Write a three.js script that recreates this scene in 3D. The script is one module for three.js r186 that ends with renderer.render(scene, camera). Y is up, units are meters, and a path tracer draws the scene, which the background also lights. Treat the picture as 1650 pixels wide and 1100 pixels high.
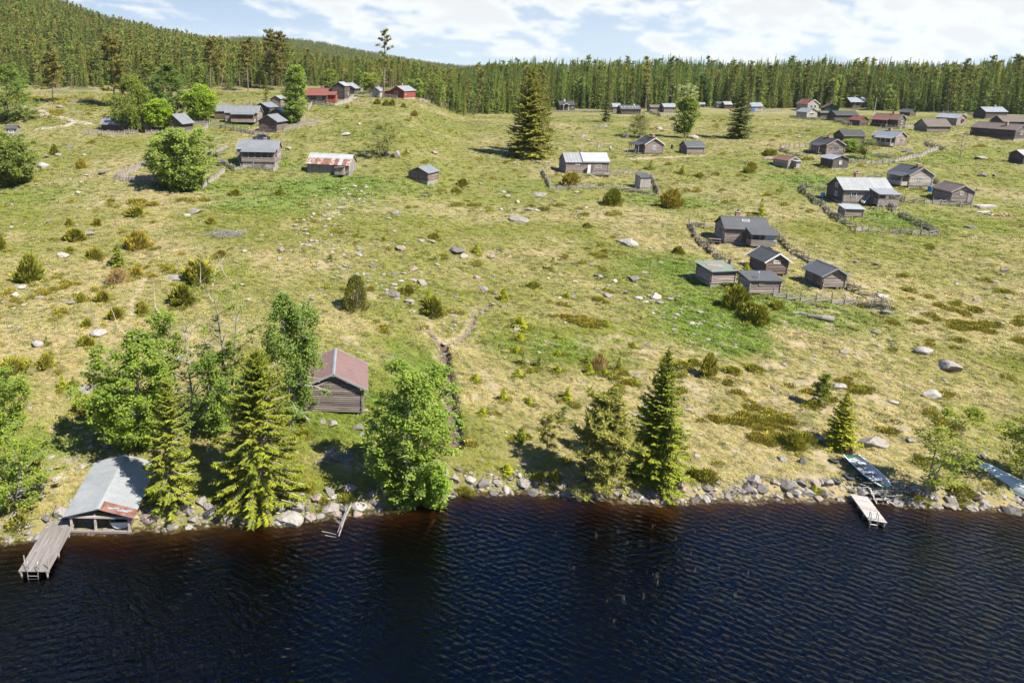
import * as THREE from 'three';
import { mergeGeometries } from 'three/addons/utils/BufferGeometryUtils.js';
import { MarchingCubes } from 'three/addons/objects/MarchingCubes.js';

// ---------------------------------------------------------------- camera, sky, sun, exposure
const F = 1138, PX = 500, PY = 347, PITCH = 12 * Math.PI / 180, EYE = 33.6;
const scene = new THREE.Scene();
const camera = new THREE.PerspectiveCamera(2 * Math.atan(753 / F) * 180 / Math.PI, 2300 / 1506, 0.5, 6000);
camera.setViewOffset(2300, 1506, 650, 406, 1650, 1100);
camera.position.set(0, EYE, 0);
camera.rotation.x = -PITCH;
scene.add(camera);
const renderer = new THREE.WebGLRenderer({ antialias: true });
renderer.toneMapping = THREE.LinearToneMapping;
renderer.toneMappingExposure = 2.55;
renderer.shadowMap.enabled = true;
renderer.shadowMap.type = THREE.PCFSoftShadowMap;

const SUN = new THREE.Vector3(9.5, 16.5, 8.2).normalize();
const sun = new THREE.DirectionalLight(new THREE.Color().setRGB(1, 0.94, 0.83), 5);
sun.position.copy(SUN).multiplyScalar(400).add(new THREE.Vector3(60, 0, -120));
sun.target.position.set(60, 0, -120);
sun.castShadow = true;
sun.shadow.mapSize.set(4096, 4096);
Object.assign(sun.shadow.camera, { left: -260, right: 260, top: 260, bottom: -260, near: 1, far: 900 });
sun.shadow.bias = -0.0005;
scene.add(sun, sun.target);

// ---------------------------------------------------------------- random numbers and noise
function rng(seed) { let s = (seed * 2654435761 + 12345) >>> 0; return () => { s = (s + 0x6D2B79F5) >>> 0; let t = Math.imul(s ^ (s >>> 15), 1 | s); t = (t + Math.imul(t ^ (t >>> 7), 61 | t)) ^ t; return ((t ^ (t >>> 14)) >>> 0) / 4294967296; }; }
const lerp = (a, b, t) => a + (b - a) * t, clamp = (x, a = 0, b = 1) => Math.min(b, Math.max(a, x));
const sstep = (a, b, x) => { const t = clamp((x - a) / (b - a)); return t * t * (3 - 2 * t); };
const HASH = new Float32Array(65536); { const r = rng(77); for (let i = 0; i < 65536; i++) HASH[i] = r(); }
function vn(x, y) {                                   // value noise, 0..1, period 256
  const xi = Math.floor(x), yi = Math.floor(y); let fx = x - xi, fy = y - yi;
  fx = fx * fx * (3 - 2 * fx); fy = fy * fy * (3 - 2 * fy);
  const x0 = xi & 255, x1 = (xi + 1) & 255, y0 = (yi & 255) << 8, y1 = ((yi + 1) & 255) << 8;
  const a = HASH[y0 | x0], b = HASH[y0 | x1], c = HASH[y1 | x0], d = HASH[y1 | x1];
  return a + (b - a) * fx + (c - a) * fy + (a - b - c + d) * fx * fy;
}
const fbm = (x, y, n = 4) => { let s = 0, a = 0.5, t = 0; for (let i = 0; i < n; i++) { s += a * vn(x, y); t += a; x = x * 2.03 + 17.3; y = y * 2.03 + 9.1; a *= 0.5; } return s / t; };
const n3 = (x, y, z) => (vn(x + z * 1.7, y - z * 0.6) + vn(y + 31.7 + x * 0.4, z * 1.3 + 11.2) + vn(z + 71.3, x + 43.1 + y * 0.5)) / 3;

// a computed sky: clear air with a broken deck of fair-weather cloud, the same all round
{
  const W = 4096, Hh = 1400, data = new Float32Array(W * Hh * 4), dir = new THREE.Vector3();
  for (let j = 0; j < Hh; j++) {
    const el = ((j + 0.5) / Hh - 0.5) * Math.PI, se = Math.sin(el), ce = Math.cos(el);
    for (let i = 0; i < W; i++) {
      const az = ((i + 0.5) / W - 0.5) * 2 * Math.PI, k = (j * W + i) * 4;
      if (se <= -0.01) { data[k] = 0.30; data[k + 1] = 0.34; data[k + 2] = 0.36; data[k + 3] = 1; continue; }
      dir.set(ce * Math.cos(az), se, ce * Math.sin(az));
      const up = Math.max(0, se), t = Math.pow(1 - up, 4);
      let r = lerp(0.05, 0.76, t), g = lerp(0.235, 0.92, t), b = lerp(0.74, 1.03, t);
      const sunny = Math.pow(Math.max(0, dir.dot(SUN)), 10) * 0.2;
      r += sunny; g += sunny; b += sunny;
      // towering cloud seen from the side near the horizon, the same deck seen from below higher up
      const q = 1 / (up + 0.16), cx = dir.x * q, cz = dir.z * q, side = 1 - sstep(0.10, 0.34, up);
      let d = 0;
      if (side > 0) { let am = 0.5, k = 1, tot = 0, w = 0; const X = dir.x * 12, Z = dir.z * 12, Y = el * 44; w = (n3(X * 0.7 + 5, Y * 0.7, Z * 0.7 + 3) - 0.5) * 1.4; for (let o = 0; o < 6; o++) { d += am * n3(X * k + w + o * 7.7, Y * k + w * 0.6 + 3.3 * o, Z * k + o * 4.1); tot += am; am *= 0.6; k *= 2.1; } d = 0.5 + (d / tot - 0.5) * 2.1; }
      if (side < 1) d = lerp(fbm(cx * 1.5 + 40.3 + fbm(cx, cz, 2), cz * 1.5 + 12.6, 6), d, side);
      const cover = sstep(lerp(0.60, 0.40, side), lerp(0.76, 0.60, side), d), thick = sstep(0.56, 0.78, d);
      const c = clamp(cover * lerp(0.92, 0.9, side) + lerp(0.03, 0.16, side) * sstep(0.35, 0.7, fbm(cx * 0.5 + 9, cz * 0.5 + 2, 4)));
      const lum = lerp(1.13, 0.98, thick) * (0.97 + 0.08 * d);
      data[k] = lerp(r, lum * 0.955, c); data[k + 1] = lerp(g, lum * 0.98, c); data[k + 2] = lerp(b, lum * 1.0, c); data[k + 3] = 1;
    }
  }
  const sky = new THREE.DataTexture(data, W, Hh, THREE.RGBAFormat, THREE.FloatType);
  sky.mapping = THREE.EquirectangularReflectionMapping; sky.magFilter = THREE.LinearFilter; sky.minFilter = THREE.LinearFilter; sky.wrapS = THREE.RepeatWrapping; sky.needsUpdate = true;
  scene.background = sky; scene.environment = sky;
  scene.backgroundIntensity = 0.36; scene.environmentIntensity = 0.36;
}

// ---------------------------------------------------------------- terrain
const S = 1.2;                                        // the land was surveyed in units of 1.2 m
const table = (T) => (x) => { const n = T.length; if (x <= T[0][0]) return T[0][1]; for (let i = 1; i < n; i++) if (x <= T[i][0]) { const [a, u] = T[i - 1], [b, v] = T[i]; return u + (v - u) * (x - a) / (b - a); } return T[n - 1][1]; };
const smoothTable = (T) => { const f = table(T); return (x, w) => (f(x - w) + 2 * f(x - w * 0.5) + 2 * f(x) + 2 * f(x + w * 0.5) + f(x + w)) / 8; };
const rayOf = (px, py) => { const u = (px - PX) / F, v = (PY - py) / F, c = Math.cos(PITCH), s = Math.sin(PITCH); return [u, v * c - s, -(c + v * s)]; };
const SHOREPX = [[-260, 900], [-120, 884], [0, 868], [60, 864], [112, 852], [232, 852], [300, 851], [360, 845], [420, 842], [485, 838], [560, 829], [640, 818], [690, 806], [725, 796], [775, 789], [850, 790], [930, 799], [1000, 805], [1100, 808], [1200, 806], [1300, 806], [1400, 805], [1450, 812], [1550, 815], [1620, 822], [1700, 818], [1850, 800], [2100, 770]];
const SHORE = SHOREPX.map(([px, py]) => { const d = rayOf(px, py), k = -EYE / d[1]; return [d[0] * k, -d[2] * k]; });
const shoreD0 = table(SHORE);
const shoreD = (x) => shoreD0(x) + (fbm(x * 0.55, 3.3, 3) - 0.5) * 1.1;
const profR = smoothTable([[0, 0.62], [10, 1.4], [22, 2.5], [50, 5], [70, 6.2], [95, 8], [115, 9.9], [140, 11.0], [175, 11.6], [400, 11], [900, 9], [3000, 4]]);
const profL = smoothTable([[0, 0.62], [10, 1.5], [22, 2.9], [50, 6], [85, 9.5], [100, 11], [130, 14.8], [155, 17.4], [185, 19], [240, 20.5], [300, 22], [3000, 22]]);
const hill1 = table([[-1, 150], [-0.6, 118], [-0.44, 95], [-0.343, 74], [-0.264, 55], [-0.176, 43], [-0.114, 35], [-0.05, 27], [0.05, 20], [0.12, 15], [0.22, 11], [2, 9]]);
const hill2 = table([[-1, 80], [-0.2, 72], [-0.114, 69], [-0.06, 71], [0.0176, 64], [0.088, 44], [0.158, 27], [0.215, 13], [0.3, 9], [2, 8]]);
let DITCH = null;                                     // filled below: polylines in metres
function segDist(x, z, P) { let best = 1e9; for (let i = 1; i < P.length; i++) { const ax = P[i - 1][0], az = P[i - 1][1], bx = P[i][0] - ax, bz = P[i][1] - az; const t = clamp(((x - ax) * bx + (z - az) * bz) / (bx * bx + bz * bz)); const dx = x - ax - bx * t, dz = z - az - bz * t; best = Math.min(best, dx * dx + dz * dz); } return Math.sqrt(best); }
function ground(x, z) {                               // height of the land, metres above the lake
  const D = -z, t1 = D - shoreD(x);
  if (t1 < 0) return Math.max(-5, t1 * 0.16 - 0.03 + 0.12 * (fbm(x * 0.8, z * 0.8, 2) - 0.5) * sstep(0, -2, t1));
  const t = t1 / S, b = x / Math.max(D, 1), w = 1 - sstep(0.11, 0.235, b);
  const sm = 1 + 0.16 * t;
  let e = lerp(profR(t, Math.min(sm, t)), profL(t, Math.min(sm, t)), w);
  const Ds = D / S;
  if (Ds > 225) {
    const f1 = sstep(225, 720, Ds);
    e = lerp(e, hill1(b), f1);
    if (Ds > 760) e = lerp(e, hill2(b), sstep(760, 1500, Ds)) - 26 * sstep(760, 950, Ds) * (1 - sstep(1000, 1450, Ds)) * sstep(25, 60, e);
  }
  e *= S;
  const far = 1 - sstep(200, 420, D);
  const bank = sstep(0, 1.6, t1), calm = sstep(1, 8, t1);
  e = e * bank - 0.03 * (1 - bank);
  e += calm * ((fbm(x * 0.045, z * 0.045, 3) - 0.5) * 1.5 + (fbm(x * 0.32, z * 0.32, 3) - 0.5) * 0.75 * far + (fbm(x * 1.5, z * 1.5, 2) - 0.5) * 0.32 * far);
  if (DITCH && D < 110 && x > 0 && x < 35) for (const [pts, half, depth] of DITCH) { const d = segDist(x, z, pts); if (d < half * 2) e -= depth * (1 - sstep(half * 0.45, half * 1.5, d + 0.25 * (vn(x * 2.2, z * 2.2) - 0.5))); }
  return e;
}
const ray3 = new THREE.Vector3();
function spot(px, py, up = 0) {                       // the point of the land where a surveyed sight line meets it
  const [a, b, c] = rayOf(px, py); let k0 = 20, k1 = 20;
  for (let i = 0; i < 900; i++) { k1 = k0 * 1.006 + 0.05; if (EYE + b * k1 < Math.max(0, ground(a * k1, c * k1)) + up) break; k0 = k1; if (k0 > 2500) break; }
  for (let i = 0; i < 18; i++) { const m = (k0 + k1) / 2; if (EYE + b * m < Math.max(0, ground(a * m, c * m)) + up) k1 = m; else k0 = m; }
  return new THREE.Vector3(a * k1, Math.max(0, ground(a * k1, c * k1)), c * k1);
}
const mpp = (p) => (-p.z * Math.cos(PITCH) + (EYE - p.y) * Math.sin(PITCH)) / F;   // metres across one surveyed unit of angle there
{
  const L = (list) => list.map(([x, y]) => { const p = spot(x, y); return [p.x, p.z]; });
  DITCH = null;
  const a = L([[714, 552], [718, 590], [726, 640], [733, 690], [736, 715]]), b = L([[690, 535], [703, 548], [714, 556]]), c = L([[716, 556], [742, 546], [758, 530], [764, 505], [790, 490]]);
  DITCH = [[a, 0.62, 0.75], [b, 0.35, 0.25], [c, 0.45, 0.3]];
}

// ---------------------------------------------------------------- textures and materials
const rgb = (r, g, b) => new THREE.Color().setRGB(r, g, b);
function tex(w, h, f, srgb, repeat) {                 // f(u, v, out) writes linear 0..1 values
  const d = new Uint8Array(w * h * 4), o = [0, 0, 0];
  for (let j = 0; j < h; j++) for (let i = 0; i < w; i++) {
    f(i / w, j / h, o); const k = (j * w + i) * 4;
    for (let c = 0; c < 3; c++) { const x = clamp(o[c]); d[k + c] = 255 * (srgb ? (x <= 0.0031308 ? x * 12.92 : 1.055 * Math.pow(x, 1 / 2.4) - 0.055) : x) + 0.5; }
    d[k + 3] = 255;
  }
  const t = new THREE.DataTexture(d, w, h, THREE.RGBAFormat);
  if (srgb) t.colorSpace = THREE.SRGBColorSpace;
  t.magFilter = THREE.LinearFilter; t.minFilter = THREE.LinearMipmapLinearFilter; t.generateMipmaps = true; t.wrapS = t.wrapT = THREE.RepeatWrapping;
  if (repeat) t.repeat.set(repeat[0], repeat[1]);
  t.needsUpdate = true; return t;
}
const tn = (u, v, fx, fy, ox = 0) => {                // tiling noise: fx, fy whole numbers
  const x = u * fx, y = v * fy, xi = Math.floor(x), yi = Math.floor(y); let a = x - xi, b = y - yi; a = a * a * (3 - 2 * a); b = b * b * (3 - 2 * b);
  const H2 = (i, j) => HASH[(((((j % fy) + fy) % fy) * 131 + ox * 17) & 255) << 8 | ((((i % fx) + fx) % fx) * 57 + ox * 29 + 7 * (((j % fy) + fy) % fy)) & 255];
  return lerp(lerp(H2(xi, yi), H2(xi + 1, yi), a), lerp(H2(xi, yi + 1), H2(xi + 1, yi + 1), a), b);
};
const woodFn = (u, v, o) => { const g = 0.5 * tn(u, v, 3, 48, 1) + 0.3 * tn(u, v, 7, 110, 2) + 0.2 * tn(u, v, 24, 200, 3), s = tn(u, v, 4, 9, 4), k = tn(u, v, 18, 30, 5) > 0.93 ? 0.55 : 1; const m = (0.45 + 0.75 * g) * (0.75 + 0.45 * s) * k; o[0] = m; o[1] = m * 0.97; o[2] = m * (0.90 + 0.1 * s); };
const woodMap = tex(512, 512, woodFn, true, [0.25, 0.5]);           // grain along u, 4 m by 2 m
const woodMapV = tex(512, 512, (u, v, o) => woodFn(v, u, o), true, [0.5, 0.25]);
const woodBump = tex(512, 512, (u, v, o) => { const g = 0.6 * tn(u, v, 3, 48, 1) + 0.4 * tn(u, v, 7, 110, 2); o[0] = o[1] = o[2] = g; }, false, [0.25, 0.5]);
const roofMap = tex(512, 512, (u, v, o) => { const m = 0.82 + 0.16 * tn(u, v, 5, 5, 1) + 0.12 * tn(u, v, 23, 23, 2) - 0.1 * tn(u, v, 90, 14, 3) - (tn(u, v, 40, 40, 6) > 0.86 ? 0.12 : 0); o[0] = m; o[1] = m; o[2] = m * 0.99; }, true, [0.2, 0.2]);
const rustMap = tex(512, 512, (u, v, o) => { const a = 0.6 * tn(u, v, 6, 6, 1) + 0.4 * tn(u, v, 30, 20, 2), s = sstep(0.35, 0.75, a + 0.15 * (tn(u, v, 90, 60, 3) - 0.5)); o[0] = lerp(0.11, 0.19, s); o[1] = lerp(0.045, 0.088, s); o[2] = lerp(0.03, 0.065, s); }, true, [0.4, 0.4]);
const flakeMap = tex(512, 512, (u, v, o) => { const a = 0.55 * tn(u, v, 7, 9, 1) + 0.45 * tn(u, v, 31, 26, 2), s = sstep(0.46, 0.56, a); const w = 0.9 + 0.2 * tn(u, v, 60, 60, 3); o[0] = lerp(0.15, 0.31, s) * w; o[1] = lerp(0.065, 0.285, s) * w; o[2] = lerp(0.04, 0.25, s) * w; }, true, [0.4, 0.4]);
const stoneMap = tex(512, 512, (u, v, o) => { const a = 0.4 * tn(u, v, 4, 4, 1) + 0.3 * tn(u, v, 13, 13, 2) + 0.3 * tn(u, v, 60, 60, 3); const l = sstep(0.60, 0.72, 0.6 * tn(u, v, 9, 9, 4) + 0.4 * tn(u, v, 34, 34, 5)), dk = sstep(0.62, 0.75, 0.5 * tn(u, v, 7, 7, 7) + 0.5 * tn(u, v, 26, 26, 8)); const m = 0.62 + 0.55 * a; o[0] = m * lerp(1, 1.25, l) * lerp(1, 0.55, dk); o[1] = m * lerp(0.97, 1.24, l) * lerp(1, 0.55, dk); o[2] = m * lerp(0.94, 1.14, l) * lerp(1, 0.52, dk); }, true, [0.5, 0.5]);
const stoneBump = tex(512, 512, (u, v, o) => { o[0] = o[1] = o[2] = 0.5 * tn(u, v, 8, 8, 1) + 0.3 * tn(u, v, 25, 25, 2) + 0.2 * tn(u, v, 80, 80, 3); }, false, [0.5, 0.5]);
const brickMap = tex(256, 256, (u, v, o) => { const r = Math.floor(v * 16), f = (u * 8 + (r & 1) * 0.5), j = (v * 16 - r < 0.16 || f - Math.floor(f) < 0.08) ? 1 : 0, k = HASH[(r * 91 + (Math.floor(f) % 8) * 13) & 65535]; o[0] = j ? 0.3 : 0.27 + 0.13 * k; o[1] = j ? 0.25 : 0.115 + 0.05 * k; o[2] = j ? 0.21 : 0.075 + 0.04 * k; }, true, [0.5, 0.8]);
const barkMap = tex(256, 256, (u, v, o) => { const g = 0.6 * tn(u, v, 14, 5, 1) + 0.4 * tn(u, v, 50, 22, 2); o[0] = o[1] = o[2] = 0.55 + 0.75 * g; }, true);
const birchMap = tex(256, 256, (u, v, o) => { const g = 0.55 * tn(u, v, 3, 26, 1) + 0.45 * tn(u, v, 9, 70, 2), d = sstep(0.58, 0.68, g); const m = lerp(1, 0.15, d); o[0] = m; o[1] = m * 0.97; o[2] = m * 0.93; }, true);
const M = {};
const std = (name, o) => { const m = new THREE.MeshStandardMaterial({ roughness: 0.9, metalness: 0, ...o }); m.name = name; M[name] = m; return m; };
const phys = (name, o) => { const m = new THREE.MeshPhysicalMaterial({ roughness: 0.9, metalness: 0, ...o }); m.name = name; M[name] = m; return m; };
const wood = (name, c, vert, o = {}) => std(name, { color: rgb(...c), map: vert ? woodMapV : woodMap, bumpMap: woodBump, bumpScale: 0.01, vertexColors: true, ...o });
wood('logs_grey', [0.27, 0.228, 0.205]); wood('logs_brown', [0.19, 0.135, 0.115]); wood('logs_dark', [0.12, 0.094, 0.083]);
wood('logs_pale', [0.36, 0.33, 0.305]); wood('boards_grey', [0.26, 0.232, 0.22], true); wood('boards_dark', [0.10, 0.085, 0.078], true);
wood('boards_pale', [0.36, 0.335, 0.315], true); wood('planks', [0.185, 0.17, 0.162]); wood('logs_weathered', [0.19, 0.158, 0.147]); wood('poles', [0.33, 0.305, 0.28]); wood('red_boards', [0.27, 0.05, 0.036], true); wood('green_boards', [0.035, 0.085, 0.075], true); wood('orange_wood', [0.38, 0.18, 0.08]); wood('yellow_wood', [0.36, 0.30, 0.19]); wood('dead_wood', [0.3, 0.28, 0.26]);
const roofing = (name, c, rough = 0.6, o = {}) => std(name, { color: rgb(...c), map: roofMap, roughness: rough, vertexColors: true, ...o });
roofing('steel_grey', [0.15, 0.16, 0.172], 0.5); roofing('steel_slate', [0.085, 0.092, 0.103], 0.55); roofing('tin_pale', [0.20, 0.21, 0.22], 0.5); roofing('tin_grey', [0.245, 0.258, 0.27], 0.5); roofing('tin_white', [0.30, 0.305, 0.31], 0.5);
roofing('felt_black', [0.03, 0.031, 0.035], 0.85); roofing('felt_charcoal', [0.052, 0.056, 0.063], 0.8); roofing('felt_brown', [0.10, 0.08, 0.069], 0.9); roofing('felt_green', [0.12, 0.15, 0.123], 0.85);
roofing('sheet_pink', [0.205, 0.128, 0.122], 0.55); roofing('tile_red', [0.145, 0.042, 0.032], 0.8); roofing('tile_rust', [0.12, 0.058, 0.044], 0.85); roofing('blue_roof', [0.17, 0.19, 0.22], 0.45);
std('rusty', { map: rustMap, roughness: 0.85, vertexColors: true }); std('flaking', { map: flakeMap, roughness: 0.8, vertexColors: true });
std('white_paint', { color: rgb(0.52, 0.52, 0.505), roughness: 0.6, vertexColors: true }); std('brick', { map: brickMap, vertexColors: true }); std('mortar', { color: rgb(0.28, 0.265, 0.245), vertexColors: true });
std('glass_dark', { color: rgb(0.018, 0.02, 0.024), roughness: 0.06, vertexColors: true }); std('glass_blue', { color: rgb(0.16, 0.24, 0.30), roughness: 0.08, vertexColors: true });
std('dark_metal', { color: rgb(0.06, 0.06, 0.065), roughness: 0.5, metalness: 0.6, vertexColors: true }); std('zinc', { color: rgb(0.6, 0.61, 0.62), roughness: 0.35, metalness: 0.8, vertexColors: true });
std('stone_wall', { color: rgb(0.27, 0.26, 0.25), map: stoneMap, bumpMap: stoneBump, bumpScale: 0.05, vertexColors: true });
std('granite', { color: rgb(0.205, 0.19, 0.178), map: stoneMap, bumpMap: stoneBump, bumpScale: 0.04 }); std('granite_pale', { color: rgb(0.29, 0.272, 0.255), map: stoneMap, bumpMap: stoneBump, bumpScale: 0.04 });
std('granite_warm', { color: rgb(0.235, 0.187, 0.162), map: stoneMap, bumpMap: stoneBump, bumpScale: 0.04 }); std('granite_dark', { color: rgb(0.125, 0.114, 0.107), map: stoneMap, bumpMap: stoneBump, bumpScale: 0.04 }); std('stone_orange', { color: rgb(0.36, 0.205, 0.125), map: stoneMap, bumpMap: stoneBump, bumpScale: 0.04 });
std('bark_spruce', { color: rgb(0.17, 0.135, 0.11), map: barkMap, vertexColors: true }); std('bark_pine', { color: rgb(0.18, 0.135, 0.105), map: barkMap, vertexColors: true }); std('bark_birch', { color: rgb(0.45, 0.435, 0.415), map: birchMap, vertexColors: true }); std('bark_grey', { color: rgb(0.26, 0.23, 0.20), map: barkMap, vertexColors: true }); std('bark_dead', { color: rgb(0.21, 0.195, 0.183), map: barkMap, vertexColors: true });
const leaf = (name, t) => phys(name, { color: name === 'blades' ? rgb(1, 1, 1) : rgb(1.65, 1.5, 1.0), vertexColors: true, roughness: 1, transmission: t, thickness: 0, specularIntensity: 0.25, side: THREE.DoubleSide });
leaf('leaves', 0.5); leaf('needles', 0.22); leaf('needles_olive', 0.22); leaf('needles_deep', 0.22); M.needles_olive.color.setRGB(1.95, 1.6, 1.0); M.needles_deep.color.setRGB(1.15, 1.2, 0.9); leaf('blades', 0.3);
std('rubber', { color: rgb(0.03, 0.03, 0.032), roughness: 0.8 });
phys('hull_white', { color: rgb(0.5, 0.51, 0.50), roughness: 0.3, clearcoat: 0.4, vertexColors: true }); phys('hull_green', { color: rgb(0.02, 0.16, 0.10), roughness: 0.3, clearcoat: 0.4, vertexColors: true }); std('hull_grey', { color: rgb(0.42, 0.41, 0.385), roughness: 0.8, vertexColors: true }); phys('hull_aqua', { color: rgb(0.40, 0.46, 0.45), roughness: 0.45, vertexColors: true }); phys('tarp_blue', { color: rgb(0.22, 0.36, 0.42), roughness: 0.5, vertexColors: true });
std('plastic_blue', { color: rgb(0.03, 0.16, 0.42), roughness: 0.45, vertexColors: true }); std('plastic_yellow', { color: rgb(0.62, 0.38, 0.06), roughness: 0.5, vertexColors: true }); std('plastic_black', { color: rgb(0.02, 0.02, 0.022), roughness: 0.4, vertexColors: true }); std('car_paint', { color: rgb(0.03, 0.035, 0.05), roughness: 0.25, vertexColors: true });
std('person', { vertexColors: true, roughness: 0.9 });

// ---------------------------------------------------------------- geometry helpers
function finish(g, tint = 1, ou = 0, ov = 0) {        // uv in metres, one tint all over the piece
  if (g.index) g = g.toNonIndexed();
  const p = g.attributes.position, n = g.attributes.normal, uv = new Float32Array(p.count * 2), c = new Float32Array(p.count * 3);
  for (let i = 0; i < p.count; i++) {
    const x = p.getX(i), y = p.getY(i), z = p.getZ(i), a = Math.abs(n.getX(i)), b = Math.abs(n.getY(i)), d = Math.abs(n.getZ(i));
    if (a >= b && a >= d) { uv[2 * i] = z + ou; uv[2 * i + 1] = y + ov; } else if (b >= d) { uv[2 * i] = x + ou; uv[2 * i + 1] = z + ov; } else { uv[2 * i] = x + ou; uv[2 * i + 1] = y + ov; }
    c[3 * i] = c[3 * i + 1] = c[3 * i + 2] = tint;
  }
  g.setAttribute('uv', new THREE.BufferAttribute(uv, 2)); g.setAttribute('color', new THREE.BufferAttribute(c, 3));
  if (g.attributes.uv1) g.deleteAttribute('uv1');
  return g;
}
const RH = rng(4242);
const tintOf = () => 0.82 + 0.34 * RH();
function bx(w, h, d, x = 0, y = 0, z = 0, ry = 0, rx = 0, rz = 0, tint = tintOf()) {
  const g = finish(new THREE.BoxGeometry(w, h, d), tint, RH() * 7, RH() * 7);
  if (rx) g.rotateX(rx); if (rz) g.rotateZ(rz); if (ry) g.rotateY(ry);
  return g.translate(x, y, z);
}
function rod(a, b, r0, r1 = r0, seg = 6, tint = tintOf()) {   // a tapered pole between two points
  const va = new THREE.Vector3(...a), vb = new THREE.Vector3(...b), d = vb.clone().sub(va), L = d.length();
  const g = finish(new THREE.CylinderGeometry(r1, r0, L, seg, 1), tint, RH() * 7, RH() * 7);
  g.applyQuaternion(new THREE.Quaternion().setFromUnitVectors(new THREE.Vector3(0, 1, 0), d.normalize()));
  return g.translate((va.x + vb.x) / 2, (va.y + vb.y) / 2, (va.z + vb.z) / 2);
}
function prism(pts, len, tint = tintOf()) {           // a profile in (z, y) run along x, centred
  const pos = [], n = pts.length;
  for (let i = 0; i < n; i++) { const [z0, y0] = pts[i], [z1, y1] = pts[(i + 1) % n]; pos.push(-len / 2, y0, z0, len / 2, y0, z0, len / 2, y1, z1, -len / 2, y0, z0, len / 2, y1, z1, -len / 2, y1, z1); }
  for (let i = 1; i < n - 1; i++) { const [a, b, c] = [pts[0], pts[i], pts[i + 1]]; pos.push(len / 2, a[1], a[0], len / 2, c[1], c[0], len / 2, b[1], b[0], -len / 2, a[1], a[0], -len / 2, b[1], b[0], -len / 2, c[1], c[0]); }
  const g = new THREE.BufferGeometry(); g.setAttribute('position', new THREE.Float32BufferAttribute(pos, 3)); g.computeVertexNormals();
  return finish(g, tint, RH() * 7, RH() * 7);
}
const taken = new Map();
function numbered(name) { const k = taken.get(name) || 0; taken.set(name, k + 1); return k ? `${name}_${String(k).padStart(3, '0')}` : name; }
function obj(name, g, mat, parent) {                  // one mesh from one or several geometries
  if (Array.isArray(g)) g = g.length > 1 ? mergeGeometries(g.map((q) => q.index ? q.toNonIndexed() : q)) : g[0];
  const m = new THREE.Mesh(g, typeof mat === 'string' ? M[mat] : mat);
  m.castShadow = m.receiveShadow = true;
  m.name = parent ? name : numbered(name); (parent || scene).add(m);
  return m;
}
function sub(name, parent) { const g = new THREE.Group(); g.name = name; parent.add(g); return g; }
function thing(name, label, category, x = 0, y = 0, z = 0, turn = 0, group) {
  const o = new THREE.Group(); o.name = numbered(name); o.position.set(x, y, z); o.rotation.y = turn;
  o.userData = { label, category }; if (group) o.userData.group = group; scene.add(o); return o;
}
function tag(o, label, category, group) { o.userData.label = label; o.userData.category = category; if (group) o.userData.group = group; return o; }
function structure(o) { o.userData.kind = 'structure'; return o; }
function stuff(o, label, category) { o.userData.kind = 'stuff'; if (label) { o.userData.label = label; o.userData.category = category; } return o; }

// ---------------------------------------------------------------- what grows and lies where
const blob = (list) => list.map(([px, py, rx, rz, s = 1]) => { const p = spot(px, py); return [p.x, p.z, rx, rz, s]; });
const LUSH = blob([[470, 322, 15, 8], [570, 295, 17, 7, 1.2], [500, 300, 10, 7], [1090, 325, 12, 8], [1100, 450, 10, 8, 0.95], [1075, 425, 8, 6, 0.7], [1165, 505, 8, 6, 1.3], [1130, 530, 7, 5, 1.2], [1185, 560, 5, 3], [1330, 505, 10, 5], [1430, 350, 9, 8, 1.2], [1325, 300, 10, 12, 0.8], [1290, 285, 10, 6, 0.8], [60, 310, 16, 9, 0.7], [420, 265, 14, 6], [330, 300, 12, 5], [650, 590, 5, 6], [585, 640, 3.5, 4, 0.8], [520, 700, 7, 4, 0.6], [700, 640, 2, 9, 0.9], [120, 720, 6, 5, 0.8], [890, 560, 7, 4, 0.6], [960, 580, 5, 3, 0.5], [850, 545, 8, 3, 0.5], [1480, 255, 18, 7, 0.8], [1400, 195, 50, 12, 0.4], [560, 215, 30, 14, 0.4], [640, 455, 8, 5, 0.4], [880, 300, 20, 7, 0.5], [385, 330, 7, 4], [1180, 260, 30, 8, 0.4], [380, 200, 8, 5, 1], [1250, 470, 10, 5, 0.3], [1640, 370, 20, 12, 0.3]]);
const STRAW = blob([[1200, 600, 17, 8, 1.2], [1120, 580, 9, 5, 1], [1180, 690, 12, 6, 0.8], [1010, 560, 6, 3, 0.6], [600, 575, 8, 5, 1], [520, 500, 9, 7, 0.8], [470, 425, 10, 6, 0.7], [830, 640, 10, 9, 0.9], [220, 560, 14, 8, 0.7], [80, 560, 9, 5, 0.8], [1250, 400, 8, 12, 0.8], [1350, 480, 11, 6, 0.9], [1210, 410, 8, 6, 0.8], [800, 560, 6, 4, 0.6], [1300, 540, 14, 5, 0.8], [640, 330, 16, 7, 0.6], [900, 400, 14, 7, 0.6], [950, 650, 8, 6, 0.7], [300, 400, 10, 7, 0.5], [880, 730, 7, 4, 0.8], [1200, 750, 14, 4, 0.8], [1500, 480, 22, 12, 0.4], [60, 690, 5, 5, 0.6], [740, 190, 24, 10, 0.9], [1100, 200, 40, 8, 0.5], [540, 740, 4, 4, 0.8], [130, 760, 4, 5, 0.9], [1420, 690, 10, 6, 0.6], [1480, 620, 12, 7, 0.5]]);
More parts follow.
